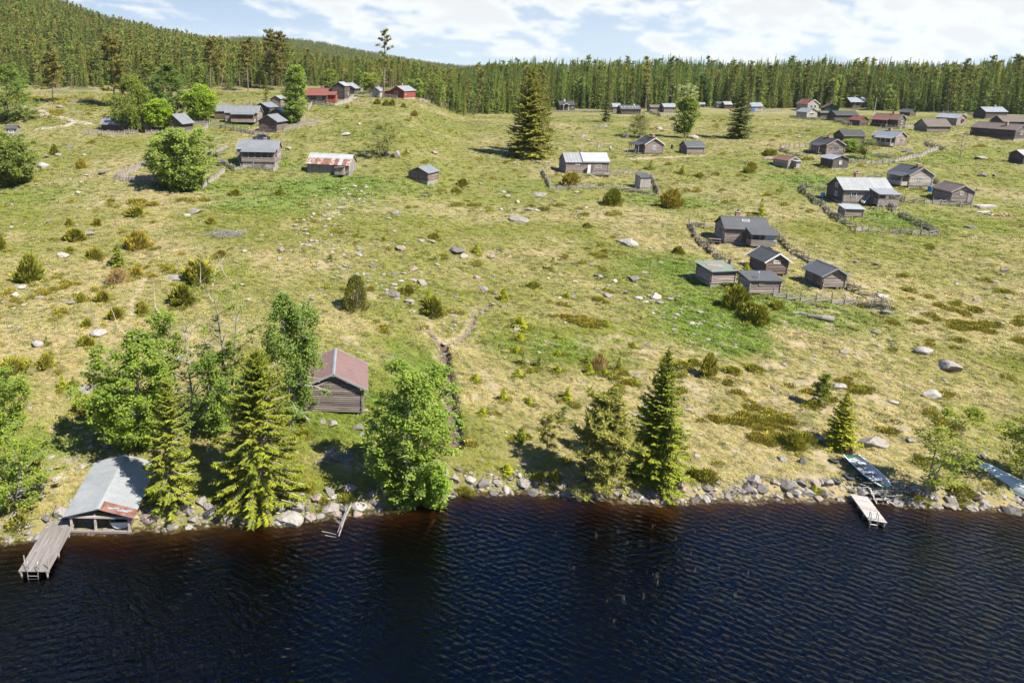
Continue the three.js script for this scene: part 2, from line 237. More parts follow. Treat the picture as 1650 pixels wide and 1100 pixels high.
const HEATH = blob([[975, 412, 9, 5, 1], [940, 520, 5, 4, 0.9], [1165, 650, 6, 3.6, 0.45], [1180, 690, 6, 3, 0.35], [815, 335, 10, 3, 0.9], [1130, 600, 9, 4, 0.7], [570, 470, 8, 5, 0.4], [180, 440, 14, 6, 0.7], [40, 480, 9, 5, 0.8], [60, 600, 8, 5, 0.6], [1500, 520, 16, 5, 0.6], [1600, 540, 14, 6, 0.6], [1340, 620, 7, 5, 0.7], [330, 150, 40, 14, 1.8], [60, 160, 60, 16, 1.1], [120, 185, 20, 8, 0.8], [550, 360, 10, 4, 0.5], [240, 330, 12, 5, 0.6], [1330, 690, 6, 4, 0.8], [1560, 690, 8, 4, 0.5], [640, 190, 20, 8, 0.3], [1000, 480, 9, 6, 0.5]]);
const pathOf = (list) => list.map(([x, y]) => { const p = spot(x, y); return [p.x, p.z]; });
const PATHS = [[pathOf([[236, 440], [228, 460], [216, 480], [210, 505]]), 0.35, 1], [pathOf([[500, 385], [530, 415], [560, 445], [600, 480]]), 0.8, 0.5], [pathOf([[570, 325], [530, 345], [490, 365]]), 0.6, 0.5], [pathOf([[690, 520], [690, 540], [712, 556]]), 0.4, 0.7], [pathOf([[718, 552], [745, 545], [760, 528], [766, 500]]), 0.5, 0.7], [pathOf([[1020, 256], [1075, 254], [1130, 250]]), 0.9, 1], [pathOf([[800, 800 - 15], [900, 770], [1000, 770], [1100, 790]]), 0.4, 0.0], [pathOf([[1230, 395], [1245, 420], [1290, 450]]), 1.2, 0.4]];
const SCREE = [[pathOf([[575, 305], [520, 355], [500, 385], [560, 440], [640, 470], [700, 500]]), 6, 1], [pathOf([[640, 395], [760, 420], [860, 440]]), 8, 0.45], [pathOf([[1000, 470], [1060, 480], [1120, 520]]), 6, 1], [pathOf([[690, 470], [760, 495], [800, 490]]), 3, 0.8], [pathOf([[860, 270], [900, 275]]), 6, 0.8], [pathOf([[30, 300], [200, 290]]), 16, 0.25], [pathOf([[60, 520], [200, 620]]), 8, 0.25], [pathOf([[100, 760], [160, 720]]), 3, 0.9]];
const bump = (L, x, z) => { let s = 0; for (const [bx0, bz, rx, rz, k] of L) { const dx = (x - bx0) / rx, dz = (z - bz) / rz, q = dx * dx + dz * dz; if (q < 4) s += k * Math.exp(-q * 1.3); } return s; };
const screeAt = (x, z) => { let s = 0; for (const [p, w, k] of SCREE) { const d = segDist(x, z, p); if (d < w) s = Math.max(s, k * (1 - d / w)); } return s; };
function cover(x, z, o) {                             // o: [green, lush, heath, bare, soil]
  const D = -z;
  const a = fbm(x * 0.07 + 5, z * 0.07, 3), b = fbm(x * 0.28, z * 0.28 + 9, 3), wv = (fbm(x * 0.2 + 31, z * 0.2, 2) - 0.5);
  const lush = bump(LUSH, x + wv * 5, z + wv * 4), straw = bump(STRAW, x + wv * 5, z - wv * 4), heath = bump(HEATH, x + wv * 4, z + wv * 5);
  o[0] = clamp(0.50 + (a - 0.5) * 1.5 + (b - 0.5) * 0.9 + lush * 0.5 - straw * 0.55 + 0.22 * sstep(90, 170, D));
  o[1] = clamp(lush * (0.55 + 0.9 * b) - 0.18);
  const hp = fbm(x * 0.5 + 60, z * 0.62 + 20, 3);
  o[2] = clamp(sstep(0.70 - 0.20 * Math.min(1.6, heath), 0.86 - 0.17 * Math.min(1.6, heath), hp) * (0.55 + 0.45 * Math.min(1, heath)));
  let bare = 0; for (const [p, w, k] of PATHS) { if (!k) continue; const d = segDist(x, z, p); if (d < w * 1.6) bare = Math.max(bare, k * (1 - sstep(w * 0.5, w * 1.5, d + (vn(x * 3, z * 3) - 0.5) * w))); }
  o[3] = Math.max(bare, 0.7 * sstep(0.74 - 0.16 * Math.min(1, straw), 0.86 - 0.12 * Math.min(1, straw), fbm(x * 0.6 + 99, z * 0.6, 3)) * Math.min(1, 0.35 + straw));
  let soil = 0; if (D < 110 && x > 0 && x < 35) for (const [p, w, k] of DITCH) { const d = segDist(x, z, p); if (d < w * 2) soil = Math.max(soil, (k > 0.5 ? 1 : 0.6) * (1 - sstep(w * 0.55, w * 1.25, d + 0.4 * (vn(x * 2.2, z * 2.2) - 0.5)))); }
  o[4] = soil;
}
const CV = [0, 0, 0, 0, 0];
function groundColour(x, z, out) {
  const D = -z, t = D - shoreD(x);
  if (t < -0.5) { const n = fbm(x * 1.2, z * 1.2, 3), k = vn(x * 4, z * 4); out[0] = 0.06 * (0.6 + 0.8 * n) * (0.8 + 0.4 * k); out[1] = 0.043 * (0.6 + 0.8 * n) * (0.8 + 0.4 * k); out[2] = 0.022 * (0.6 + 0.8 * n); return; }
  cover(x, z, CV);
  const f1 = vn(x * 3.1, z * 4.4), f2 = vn(x * 9.3 + 5, z * 12.1), m = 0.72 + 0.34 * f1 + 0.22 * f2;
  const g = clamp(CV[0] + (f1 - 0.5) * 0.55);
  let r = lerp(0.415, 0.21, g), gg = lerp(0.325, 0.215, g), b = lerp(0.165, 0.03, g);
  const tus = sstep(0.50, 0.70, fbm(x * 1.15 + 13, z * 1.9 + 5, 3)) * 0.55; r = lerp(r, 0.135, tus); gg = lerp(gg, 0.145, tus); b = lerp(b, 0.035, tus);
  r = lerp(r, 0.145, CV[1] * 0.78); gg = lerp(gg, 0.21, CV[1] * 0.78); b = lerp(b, 0.03, CV[1] * 0.78);
  const h = CV[2] * (0.7 + 0.5 * f2), hue = vn(x * 0.9 + 7, z * 0.9);
  r = lerp(r, lerp(0.13, 0.18, hue), clamp(h * 0.8)); gg = lerp(gg, lerp(0.125, 0.135, hue), clamp(h * 0.8)); b = lerp(b, 0.04, clamp(h));
  r = lerp(r, 0.46, CV[3] * 0.8); gg = lerp(gg, 0.37, CV[3] * 0.8); b = lerp(b, 0.24, CV[3] * 0.8);
  r = lerp(r, 0.15, CV[4]); gg = lerp(gg, 0.10, CV[4]); b = lerp(b, 0.068, CV[4]);
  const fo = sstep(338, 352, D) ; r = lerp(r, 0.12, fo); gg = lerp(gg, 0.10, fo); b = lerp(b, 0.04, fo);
  out[0] = r * m * 0.53; out[1] = gg * m * 0.53; out[2] = b * m * 0.53;
}
const mapOf = (x0, x1, d0, d1, w, h) => { const t = tex(w, h, (u, v, o) => groundColour(lerp(x0, x1, u), -lerp(d0, d1, v), o), true); t.wrapS = t.wrapT = THREE.MirroredRepeatWrapping; return t; };
const turfBump = tex(512, 512, (u, v, o) => { o[0] = o[1] = o[2] = 0.45 * tn(u, v, 9, 9, 1) + 0.35 * tn(u, v, 31, 31, 2) + 0.2 * tn(u, v, 90, 90, 3); }, false);
{
  const BANDS = [[24, 116, [-60, 126], 400, 2048, 1400], [116, 360, [-180, 380], 270, 2048, 1024], [360, 3200, [-400, 400], 66, 1024, 512]];
  const geos = [], mats = [], pos = [], uvs = [], idx = []; let base = 0; const groups = [];
  BANDS.forEach(([d0, d1, [x0, x1], rows, tw, th], bi) => {
    const cols = [620, 460, 300][bi], start = idx.length;
    for (let j = 0; j <= rows; j++) { const D = d0 * Math.pow(d1 / d0, j / rows); for (let i = 0; i <= cols; i++) { const b = lerp(-0.85, 1.45, i / cols), x = b * D; pos.push(x, ground(x, -D), -D); uvs.push((x - x0) / (x1 - x0), (D - d0) / (d1 - d0)); } }
    for (let j = 0; j < rows; j++) for (let i = 0; i < cols; i++) { const a = base + j * (cols + 1) + i, b = a + 1, c = a + cols + 1, d = c + 1; idx.push(a, b, d, a, d, c); }
    base += (rows + 1) * (cols + 1); groups.push([start, idx.length - start]);
    const t = mapOf(x0, x1, d0, Math.min(d1, d0 + (d1 - d0)), tw, th), bp = turfBump.clone(); bp.repeat.set((x1 - x0) / 3, (d1 - d0) / 3); bp.needsUpdate = true;
    mats.push(std('turf_' + ['near', 'middle', 'far'][bi], { map: t, bumpMap: bi < 2 ? bp : null, bumpScale: 0.05, roughness: 1 }));
  });
  const g = new THREE.BufferGeometry(); g.setAttribute('position', new THREE.Float32BufferAttribute(pos, 3)); g.setAttribute('uv', new THREE.Float32BufferAttribute(uvs, 2)); g.setIndex(idx); g.computeVertexNormals();
  groups.forEach(([s, n], i) => g.addGroup(s, n, i));
  const m = new THREE.Mesh(g, mats); m.name = 'ground'; m.receiveShadow = m.castShadow = true; structure(m); scene.add(m);
}
const gauss0 = (r) => (r() + r() + r() + r() - 2) * 0.9;
// the lake: a rippled sheet over its bed
{
  const wave = (x, z) => 0.07 * (fbm(x * 0.55 + 3, z * 0.9, 3) - 0.5) * (0.5 + fbm(x * 0.06, z * 0.06, 2));
  const pos = [], uv = [], idx = [], xs = [], zs = [];
  for (let x = -420; x < -46; x += 22) xs.push(x); for (let x = -46; x <= 74; x += 0.5) xs.push(x); for (let x = 80; x < 620; x += 22) xs.push(x);
  for (let z = 320; z > -24; z -= 16) zs.push(z); for (let z = -24; z >= -57; z -= 0.4) zs.push(z); zs.push(-75, -130);
  for (const z of zs) for (const x of xs) { const fine = z <= -24 && z >= -57 && x >= -46 && x <= 74; pos.push(x, fine ? wave(x, z) : 0, z); uv.push(x / 11.5, z / 11.5); }
  const nx = xs.length; for (let j = 0; j < zs.length - 1; j++) for (let i = 0; i < nx - 1; i++) { const a = j * nx + i; idx.push(a, a + 1, a + nx + 1, a, a + nx + 1, a + nx); }
  const g = new THREE.BufferGeometry(); g.setAttribute('position', new THREE.Float32BufferAttribute(pos, 3)); g.setAttribute('uv', new THREE.Float32BufferAttribute(uv, 2)); g.setIndex(idx); g.computeVertexNormals();
  // short-crested wind ripples: many small sine trains that close on an 11.5 m tile
  const trains = [], rw = rng(5); for (let i = 0; i < 64; i++) { const k = 17 + Math.floor(56 * Math.pow(rw(), 1.4)), an = -0.16 + gauss0(rw) * 1.05; const kx = Math.round(k * Math.sin(an)), ky = Math.round(k * Math.cos(an)), kk = Math.hypot(kx, ky); trains.push([kx * 2 * Math.PI, ky * 2 * Math.PI, rw() * 6.283, Math.pow(20 / kk, 1.5)]); }
  let vs = 0; for (const q of trains) vs += 0.5 * (q[3] ** 2) * (q[0] ** 2 + q[1] ** 2) / 132; const unit = 0.05, reach = 0.205 / (unit * Math.sqrt(vs));   // the sheet's slopes come to 0.2 on average
  const rip = tex(1024, 1024, (u, v, o) => { let s = 0; for (const [kx, ky, ph, am] of trains) s += am * Math.sin(kx * u + ky * v + ph); o[0] = o[1] = o[2] = clamp(0.5 + s * unit); }, false);
  const wm = phys('lake_water', { color: rgb(1, 1, 1), roughness: 0.02, transmission: 1, thickness: 1, ior: 1.333, attenuationColor: rgb(0.34, 0.2, 0.07), attenuationDistance: 0.42, bumpMap: rip, bumpScale: reach });
  const m = new THREE.Mesh(g, wm); m.name = 'lake_water'; m.receiveShadow = true; structure(m); scene.add(m);
}

// ---------------------------------------------------------------- plants
class TB {                                            // collects triangles with a colour each
  constructor() { this.p = []; this.c = []; this.u = []; }
  tri(a, b, c, k) { this.p.push(a[0], a[1], a[2], b[0], b[1], b[2], c[0], c[1], c[2]); for (let i = 0; i < 3; i++) this.c.push(k[0], k[1], k[2]); this.u.push(0, 0, 1, 0, 0.5, 1); }
  quad(a, b, c, d, k) { this.tri(a, b, c, k); this.tri(a, c, d, k); }
  tube(pts, rad, seg, k, vs = 1) {                    // pts: list of [x, y, z]; rad: radius at each
    const rings = pts.map((p, i) => {
      const q = pts[Math.min(i + 1, pts.length - 1)], o = pts[Math.max(i - 1, 0)]; let d = [q[0] - o[0], q[1] - o[1], q[2] - o[2]]; const L = Math.hypot(...d) || 1; d = d.map((v) => v / L);
      const ref = Math.abs(d[1]) < 0.9 ? [0, 1, 0] : [1, 0, 0]; let s = [d[1] * ref[2] - d[2] * ref[1], d[2] * ref[0] - d[0] * ref[2], d[0] * ref[1] - d[1] * ref[0]]; const sl = Math.hypot(...s); s = s.map((v) => v / sl);
      const t = [d[1] * s[2] - d[2] * s[1], d[2] * s[0] - d[0] * s[2], d[0] * s[1] - d[1] * s[0]];
      return Array.from({ length: seg }, (_, j) => { const a = j / seg * 2 * Math.PI, ca = Math.cos(a) * rad[i], sa = Math.sin(a) * rad[i]; return [p[0] + s[0] * ca + t[0] * sa, p[1] + s[1] * ca + t[1] * sa, p[2] + s[2] * ca + t[2] * sa]; });
    });
    let v = 0;
    for (let i = 0; i < pts.length - 1; i++) { const dl = Math.hypot(pts[i + 1][0] - pts[i][0], pts[i + 1][1] - pts[i][1], pts[i + 1][2] - pts[i][2]) * vs; for (let j = 0; j < seg; j++) { const j2 = (j + 1) % seg, a = rings[i][j], b = rings[i][j2], c = rings[i + 1][j2], d = rings[i + 1][j]; this.tri(a, b, c, k); this.tri(a, c, d, k); const n = this.u.length; const u0 = j / seg, u1 = (j + 1) / seg; [u0, v, u1, v, u1, v + dl, u0, v, u1, v + dl, u0, v + dl].forEach((q, m) => { this.u[n - 12 + m] = q; }); } v += dl; }
  }
  geo() { const g = new THREE.BufferGeometry(); g.setAttribute('position', new THREE.Float32BufferAttribute(this.p, 3)); g.setAttribute('color', new THREE.Float32BufferAttribute(this.c, 3)); g.setAttribute('uv', new THREE.Float32BufferAttribute(this.u, 2)); g.computeVertexNormals(); return g; }
}
const mixc = (a, b, t) => [lerp(a[0], b[0], t), lerp(a[1], b[1], t), lerp(a[2], b[2], t)], mulc = (a, k) => [a[0] * k, a[1] * k, a[2] * k];
const gauss = (r) => (r() + r() + r() + r() - 2) * 1.2;

// spruce: whorls of drooping boughs, each bough a flat spray of twigs
function spruceGeo(seed, o) {
  const { H, R, base = 0.06, step = 0.34, twig = 0.13, wide = 0.12, cols = [[0.075, 0.115, 0.016], [0.16, 0.20, 0.025]], n0 = 7, power = 0.8, gap = 0.1, bare = 0, hang = 0.5, wood = 5, lean = 0.02, cap = 9 } = o, r = rng(seed), T = new TB(), W = new TB();
  const lx = (r() - 0.5) * lean * H, lz = (r() - 0.5) * lean * H, ax = (h) => [lx * (h / H) ** 2, h, lz * (h / H) ** 2];
  const tr = (h) => Math.max(0.012, (0.018 * H + 0.02) * (1 - h / H));
  const hs = [0, 0.04, 0.12, 0.3, 0.55, 0.8, 1].map((t) => t * H); W.tube(hs.map((h) => ax(h)), hs.map((h) => tr(h) * (h < 0.05 * H ? 1.25 : 1)), wood > 4 ? 7 : 5, [1, 1, 1]);
  let h = base * H;
  const lop = Array.from({ length: 5 }, () => r());
  while (h < H * 0.985) {
    const t = h / H, n = Math.max(3, Math.round(n0 * (1 - 0.35 * t))), off = r() * 6.28;
    for (let i = 0; i < n; i++) {
      if (r() < gap) continue;
      const az = off + (i + (r() - 0.5) * 0.8) / n * 6.283, lo = 0.86 + 0.28 * lop[Math.floor(((az / 6.283) % 1 + 1) % 1 * 5)];
      const prof = Math.pow(1 - t, power) * (t < 0.16 ? lerp(0.8, 1, t / 0.16) : 1);
      const Lb = Math.max(0.1, R * prof * lo * (0.72 + 0.5 * r())) + 0.05, el = lerp(-0.30, 0.65, Math.pow(t, 1.3)) + (r() - 0.5) * 0.3, cz = Math.cos(az), sz = Math.sin(az), o0 = ax(h + (r() - 0.5) * step * 0.8);
      const up = 0.22 + 0.25 * r(), P = (s) => [o0[0] + cz * Lb * s * Math.cos(el), o0[1] + Lb * (Math.sin(el) * s - 0.30 * s * (1 - t) * s + up * s * s * s * (1 - t * 0.5)), o0[2] + sz * Lb * s * Math.cos(el)];
      if (wood > 3) { const wr = tr(h) * 0.22 + 0.008; W.tube([P(0), P(0.45), P(0.9)], [wr, wr * 0.7, wr * 0.25], 3, bare > 0 && r() < 0.7 ? [2.3, 2.4, 2.5] : [1.1, 1.1, 1.1]); }
      const s0 = bare && t < 0.55 ? bare * (0.6 + 0.7 * r()) : 0.1, ns = Math.max(3, Math.round(Lb * (1 - s0) / twig)), young = r();
      for (let q = 0; q < ns; q++) {
        const s = s0 + (1 - s0) * (q + r() * 0.7) / ns, c0 = P(s), tl = Math.min(cap, 0.12 + 0.34 * Lb * (1 - s * 0.82)) * (0.65 + 0.6 * r());
        for (const side of [-1, 1]) {
          if (r() < 0.08) continue;
          const fa = az + side * (0.75 + 0.45 * r()), dl = tl * (0.75 + 0.5 * r()), dx = Math.cos(fa), dz = Math.sin(fa), dy = -0.16 - hang * 0.35 * r() + 0.2 * t, w = wide * (0.7 + 0.6 * r()) * (1 - 0.5 * t);
          const k = mulc(mixc(cols[0], cols[1], clamp(young * 0.5 + r() * 0.6)), 0.8 + 0.4 * r());
          const e = [c0[0] + dx * dl, c0[1] + dy * dl, c0[2] + dz * dl], m = [c0[0] + dx * dl * 0.45, c0[1] + dy * dl * 0.45 + 0.03, c0[2] + dz * dl * 0.45], tx = -dz * w * 0.5, tz = dx * w * 0.5, ty = (r() - 0.5) * w * 0.8;
          T.tri(c0, [m[0] + tx, m[1] + ty, m[2] + tz], e, k); T.tri(c0, e, [m[0] - tx, m[1] - ty - w * 0.2, m[2] - tz], k);
        }
        if (r() < hang) { const dl = tl * (0.35 + 0.4 * r()), k = mulc(mixc(cols[0], cols[1], r() * 0.6), 0.75 + 0.35 * r()), a = r() * 6.28, w = wide * 0.55; T.tri([c0[0] - Math.cos(a) * w, c0[1], c0[2] - Math.sin(a) * w], [c0[0] + Math.cos(a) * w, c0[1], c0[2] + Math.sin(a) * w], [c0[0] + (r() - 0.5) * 0.1, c0[1] - dl, c0[2] + (r() - 0.5) * 0.1], k); }
      }
    }
    h += step * (0.75 + 0.5 * r()) * (1 - 0.45 * t);
  }
  const top = ax(H); for (let i = 0; i < 5; i++) { const a = i * 1.3, k = mixc(cols[0], cols[1], 0.7); T.tri([top[0] + 0.02, top[1] - 0.28, top[2]], [top[0] + Math.cos(a) * 0.09, top[1] - 0.2, top[2] + Math.sin(a) * 0.09], [top[0], top[1] + 0.22, top[2]], k); }
  return { wood: W.geo(), crown: T.geo() };
}
// pine: a bare stem and a loose crown of needle tufts on crooked limbs
function pineGeo(seed, o) {
  const { H, R, base = 0.45, limbs = 16, tufts = 6, spikes = 14, tuft = 0.55, spike = 0.1, cols = [[0.085, 0.10, 0.025], [0.165, 0.165, 0.045]], trunkR = 0.016, topFlat = 0.5, dead = 4, seg = 6, lean = 0.05 } = o, r = rng(seed), T = new TB(), W = new TB();
  const bx0 = (r() - 0.5) * lean * H, bz = (r() - 0.5) * lean * H, wob = r() * 6, ax = (h) => { const t = h / H; return [bx0 * t * t + 0.012 * H * Math.sin(t * 5 + wob), h, bz * t * t + 0.012 * H * Math.cos(t * 4 + wob)]; };
  const tr = (h) => trunkR * H * (1 - 0.85 * h / H), hs = [0, 0.05, 0.2, 0.4, 0.6, 0.8, 0.97].map((t) => t * H);
  for (let i = 0; i < hs.length - 1; i++) W.tube([ax(hs[i]), ax(hs[i + 1])], [tr(hs[i]), tr(hs[i + 1])], seg, i < 2 ? [0.75, 0.72, 0.72] : i < 4 ? [1.05, 0.95, 0.88] : [1.35, 1.05, 0.85]);
  const clump = (c, s) => { const tone = r(); for (let k = 0; k < spikes; k++) { const u = r() * 6.283, v = Math.acos(1 - 1.55 * r()), d = [Math.sin(v) * Math.cos(u), Math.cos(v) * 0.8 + 0.1, Math.sin(v) * Math.sin(u)], l = s * (0.6 + 0.6 * r()), q = [c[0] + gauss(r) * s * 0.28, c[1] + gauss(r) * s * 0.16, c[2] + gauss(r) * s * 0.28], a = r() * 6.28, w = spike * (0.7 + 0.7 * r()), wx = Math.cos(a) * w, wy = (r() - 0.5) * w, wz = Math.sin(a) * w; T.tri([q[0] - wx, q[1] - wy, q[2] - wz], [q[0] + wx, q[1] + wy, q[2] + wz], [q[0] + d[0] * l, q[1] + d[1] * l, q[2] + d[2] * l], mulc(mixc(cols[0], cols[1], clamp(tone * 0.6 + 0.5 * r())), 0.8 + 0.4 * r())); } };
  for (let i = 0; i < limbs; i++) {
    const t = base + (1 - base) * Math.pow((i + r() * 0.8) / limbs, 0.85), h = t * H * 0.985, u = (t - base) / (1 - base), env = R * (0.55 + 0.45 * Math.sin(Math.PI * clamp(0.18 + 0.72 * u))) * Math.pow(1 - u * (1 - topFlat * 0.5), 0.55);
    const az = i * 2.4 + r() * 1.2, L = env * (0.55 + 0.6 * r()), el = -0.1 + 0.7 * u + (r() - 0.5) * 0.45, o0 = ax(h), dx = Math.cos(az), dz = Math.sin(az), P = (s) => [o0[0] + dx * L * s, o0[1] + L * (Math.sin(el) * s + 0.12 * s * s), o0[2] + dz * L * s];
    const wr = 0.006 * H * (1 - u * 0.6); W.tube([P(0), P(0.5), P(0.95)], [wr, wr * 0.7, wr * 0.25], 3, [1.0, 0.9, 0.8]);
    for (let k = 0; k < tufts; k++) { const s = 0.32 + 0.72 * (k + r()) / tufts, c = P(s), sp = L * 0.26 * (0.4 + s); clump([c[0] + gauss(r) * sp, c[1] + 0.12 + Math.abs(gauss(r)) * sp * 0.35, c[2] + gauss(r) * sp], tuft * (0.7 + 0.6 * r())); }
  }
  for (let i = 0; i < dead; i++) { const h = H * (0.2 + (base - 0.18) * r()), az = r() * 6.28, L = R * (0.3 + 0.5 * r()), a = ax(h); W.tube([a, [a[0] + Math.cos(az) * L, h - 0.15 * L, a[2] + Math.sin(az) * L]], [0.004 * H, 0.0015 * H], 3, [1.3, 1.3, 1.3]); }
  for (let k = 0; k < 3; k++) clump(ax(H * (0.96 + 0.015 * k)), tuft);
  return { wood: W.geo(), crown: T.geo() };
}
// broadleaf: stems and limbs inside a lumpy crown of leaf clusters
function leafGeo(seed, o) {
  const { H, R, base = 0.22, stems = 1, limbs = 14, clusters = 220, leaves = 26, size = 0.16, rc = 0.5, cols = [[0.075, 0.135, 0.018], [0.145, 0.215, 0.03]], trunkR = 0.014, shape = 0, gaps = 0.35, lump = 0.45, lean = [0, 0], droop = 0, rz = 1, deadLimbs = 0, pale = [1, 1, 1], pocked = 1 } = o, r = rng(seed), T = new TB(), Ws = Array.from({ length: stems }, () => new TB());
  const sx = r() * 50, sy = r() * 50;
  const ax = (h, s) => { const t = h / H, a = s * 2.1 + seed; return [lean[0] * t * t + stems * 0 + (stems > 1 ? Math.cos(a) * R * 0.45 * t : 0) + 0.025 * H * (vn(t * 3 + sx + s * 7, sy) - 0.5) * 2 * t, h, lean[1] * t * t + (stems > 1 ? Math.sin(a) * R * 0.45 * t : 0) + 0.025 * H * (vn(t * 3 + sy + s * 5, sx) - 0.5) * 2 * t]; };
  for (let s = 0; s < stems; s++) { const hs = [0, 0.06, 0.2, 0.4, 0.6, 0.8, 0.93].map((t) => t * H * (s ? 0.85 + 0.1 * r() : 1)), k = stems > 1 ? 0.7 : 1; Ws[s].tube(hs.map((h) => ax(h, s)), hs.map((h) => Math.max(0.012, trunkR * H * k * (1 - 0.93 * h / H) * (h === 0 ? 1.3 : 1))), 6, pale); }
  const env = (u) => shape === 1 ? Math.pow(Math.sin(Math.PI * clamp(0.10 + 0.84 * u)), 0.8) * (1 - 0.35 * u) * 1.15 : shape === 2 ? Math.pow(1 - u, 0.55) * sstep(-0.15, 0.18, u) : Math.pow(Math.sin(Math.PI * clamp(0.13 + 0.85 * u)), 0.7);
  const cs = [];
  for (let i = 0; i < limbs; i++) {
    const s = i % stems, u = (i + r()) / limbs, h = H * (base * 0.75 + (0.92 - base * 0.75) * u), a = ax(h, s), az = i * 2.4 + r(), hu = clamp((h / H - base) / (1 - base)), L = R * Math.max(0.25, env(Math.min(0.95, hu + 0.12))) * (0.65 + 0.4 * r()), el = 0.25 + 0.5 * u - droop * 0.5;
    const P = (q) => [a[0] + Math.cos(az) * L * q, a[1] + L * (Math.sin(el) * q + (droop ? -droop * 0.8 * q * q * q : 0.1 * q * q)), a[2] + Math.sin(az) * L * q * rz], wr = trunkR * H * 0.36 * (1 - 0.7 * u) + 0.008;
    const W = Ws[s]; W.tube([P(0), P(0.35), P(0.7), P(1)], [wr, wr * 0.75, wr * 0.5, wr * 0.15], 4, pale);
    if (r() < 0.8) for (let k = 0; k < 4; k++) cs.push(P(0.45 + 0.55 * r()));
    for (let k = 0; k < 2; k++) { const q = 0.3 + 0.5 * r(), p = P(q), a2 = az + (r() - 0.5) * 2, l2 = L * 0.45; W.tube([p, [p[0] + Math.cos(a2) * l2, p[1] + l2 * (0.3 - droop), p[2] + Math.sin(a2) * l2 * rz]], [wr * 0.4, wr * 0.1], 3, pale); }
  }
  for (let i = 0; i < deadLimbs; i++) { const h = H * (0.4 + 0.6 * r()), a = ax(Math.min(h, H * 0.9), i % stems), az = r() * 6.28, L = R * (0.7 + 0.5 * r()), P = [a, [a[0] + Math.cos(az) * L * 0.5, a[1] + L * 0.45, a[2] + Math.sin(az) * L * 0.5], [a[0] + Math.cos(az + 0.4) * L, a[1] + L * (0.6 + 0.5 * r()), a[2] + Math.sin(az + 0.4) * L]]; const W = Ws[i % stems]; W.tube(P, [0.05, 0.035, 0.008], 4, [1.4, 1.35, 1.3]); for (let k = 0; k < 4; k++) { const q = P[1 + (k & 1)], aa = r() * 6.28, l = L * 0.35 * r() + 0.1; W.tube([q, [q[0] + Math.cos(aa) * l, q[1] + l * r(), q[2] + Math.sin(aa) * l]], [0.02, 0.004], 3, [1.4, 1.35, 1.3]); } }
  let guard = 0;
  while (cs.length < clusters && guard++ < clusters * 12) {
    const u = r(), az = r() * 6.283, s = Math.floor(r() * stems), h = H * (base + (1 - base) * u), a = ax(h, s), lm = 1 - lump + 2 * lump * vn(az * 1.1 + sx, u * 3.3 + sy), rr = R * (stems > 1 ? 0.72 : 1) * env(u) * lm * Math.pow(r(), 0.42);
    const c = [a[0] + Math.cos(az) * rr, h - droop * rr * 0.3, a[2] + Math.sin(az) * rr * rz];
    if (n3(c[0] * 1.1 / rc * 0.5 + sx, c[1] * 1.1 / rc * 0.5, c[2] * 1.1 / rc * 0.5 + sy) < gaps * 0.62 + 0.16) continue;
    cs.push(c);
  }
  for (const c of cs) {
    const tone = r(), rad = rc * (0.6 + 0.7 * r()), n = Math.round(leaves * (0.6 + 0.8 * r()));
    for (let k = 0; k < n; k++) {
      const q = [c[0] + gauss(r) * rad * 0.62, c[1] + gauss(r) * rad * (0.40 + droop * 0.7) - droop * rad * 0.5, c[2] + gauss(r) * rad * 0.62], u = r() * 6.283, v = (r() - 0.35) * 1.5, e1 = [Math.cos(u), -0.25 - droop * 0.9 * r(), Math.sin(u)], e2 = [-Math.sin(u) * Math.cos(v), Math.sin(v), Math.cos(u) * Math.cos(v)], l = size * (0.6 + 0.8 * r()), w = l * 0.42, kc = mulc(mixc(cols[0], cols[1], clamp(0.6 * tone + 0.6 * r() - 0.1)), 0.82 + 0.36 * r());
      T.quad(q, [q[0] + e1[0] * l * 0.5 + e2[0] * w, q[1] + e1[1] * l * 0.5 + e2[1] * w, q[2] + e1[2] * l * 0.5 + e2[2] * w], [q[0] + e1[0] * l, q[1] + e1[1] * l, q[2] + e1[2] * l], [q[0] + e1[0] * l * 0.5 - e2[0] * w, q[1] + e1[1] * l * 0.5 - e2[1] * w, q[2] + e1[2] * l * 0.5 - e2[2] * w], kc);
    }
  }
  return { wood: stems > 1 ? Ws.map((w) => w.geo()) : Ws[0].geo(), crown: T.geo() };
}
// a leafless snag
function snagGeo(seed, H, boughs = 9) {
  const r = rng(seed), W = new TB(), P = []; for (let i = 0; i <= 6; i++) { const t = i / 6; P.push([gauss(r) * 0.04 * H * t + 0.08 * H * t * (r() - 0.3), t * H, gauss(r) * 0.04 * H * t]); }
  W.tube(P, P.map((_, i) => 0.013 * H * (1 - 0.9 * i / 6)), 6, [1, 1, 1]);
  for (let i = 0; i < boughs; i++) { const k = 2 + Math.floor(r() * 4), a = P[k], az = r() * 6.28, L = H * (0.12 + 0.22 * r()), m = [a[0] + Math.cos(az) * L * 0.5, a[1] + L * 0.3, a[2] + Math.sin(az) * L * 0.5], e = [m[0] + Math.cos(az + 0.6) * L * 0.5, m[1] + L * (0.1 + 0.5 * r()), m[2] + Math.sin(az + 0.6) * L * 0.5]; W.tube([a, m, e], [0.006 * H, 0.004 * H, 0.001 * H], 4, [1, 1, 1]); for (let j = 0; j < 6; j++) { const b = r() * 6.28, l = L * 0.4 * r() + 0.1; W.tube([m, [m[0] + Math.cos(b) * l, m[1] + l * (r() - 0.2), m[2] + Math.sin(b) * l]], [0.004 * H, 0.001 * H], 3, [1, 1, 1]); } }
  return W.geo();
}
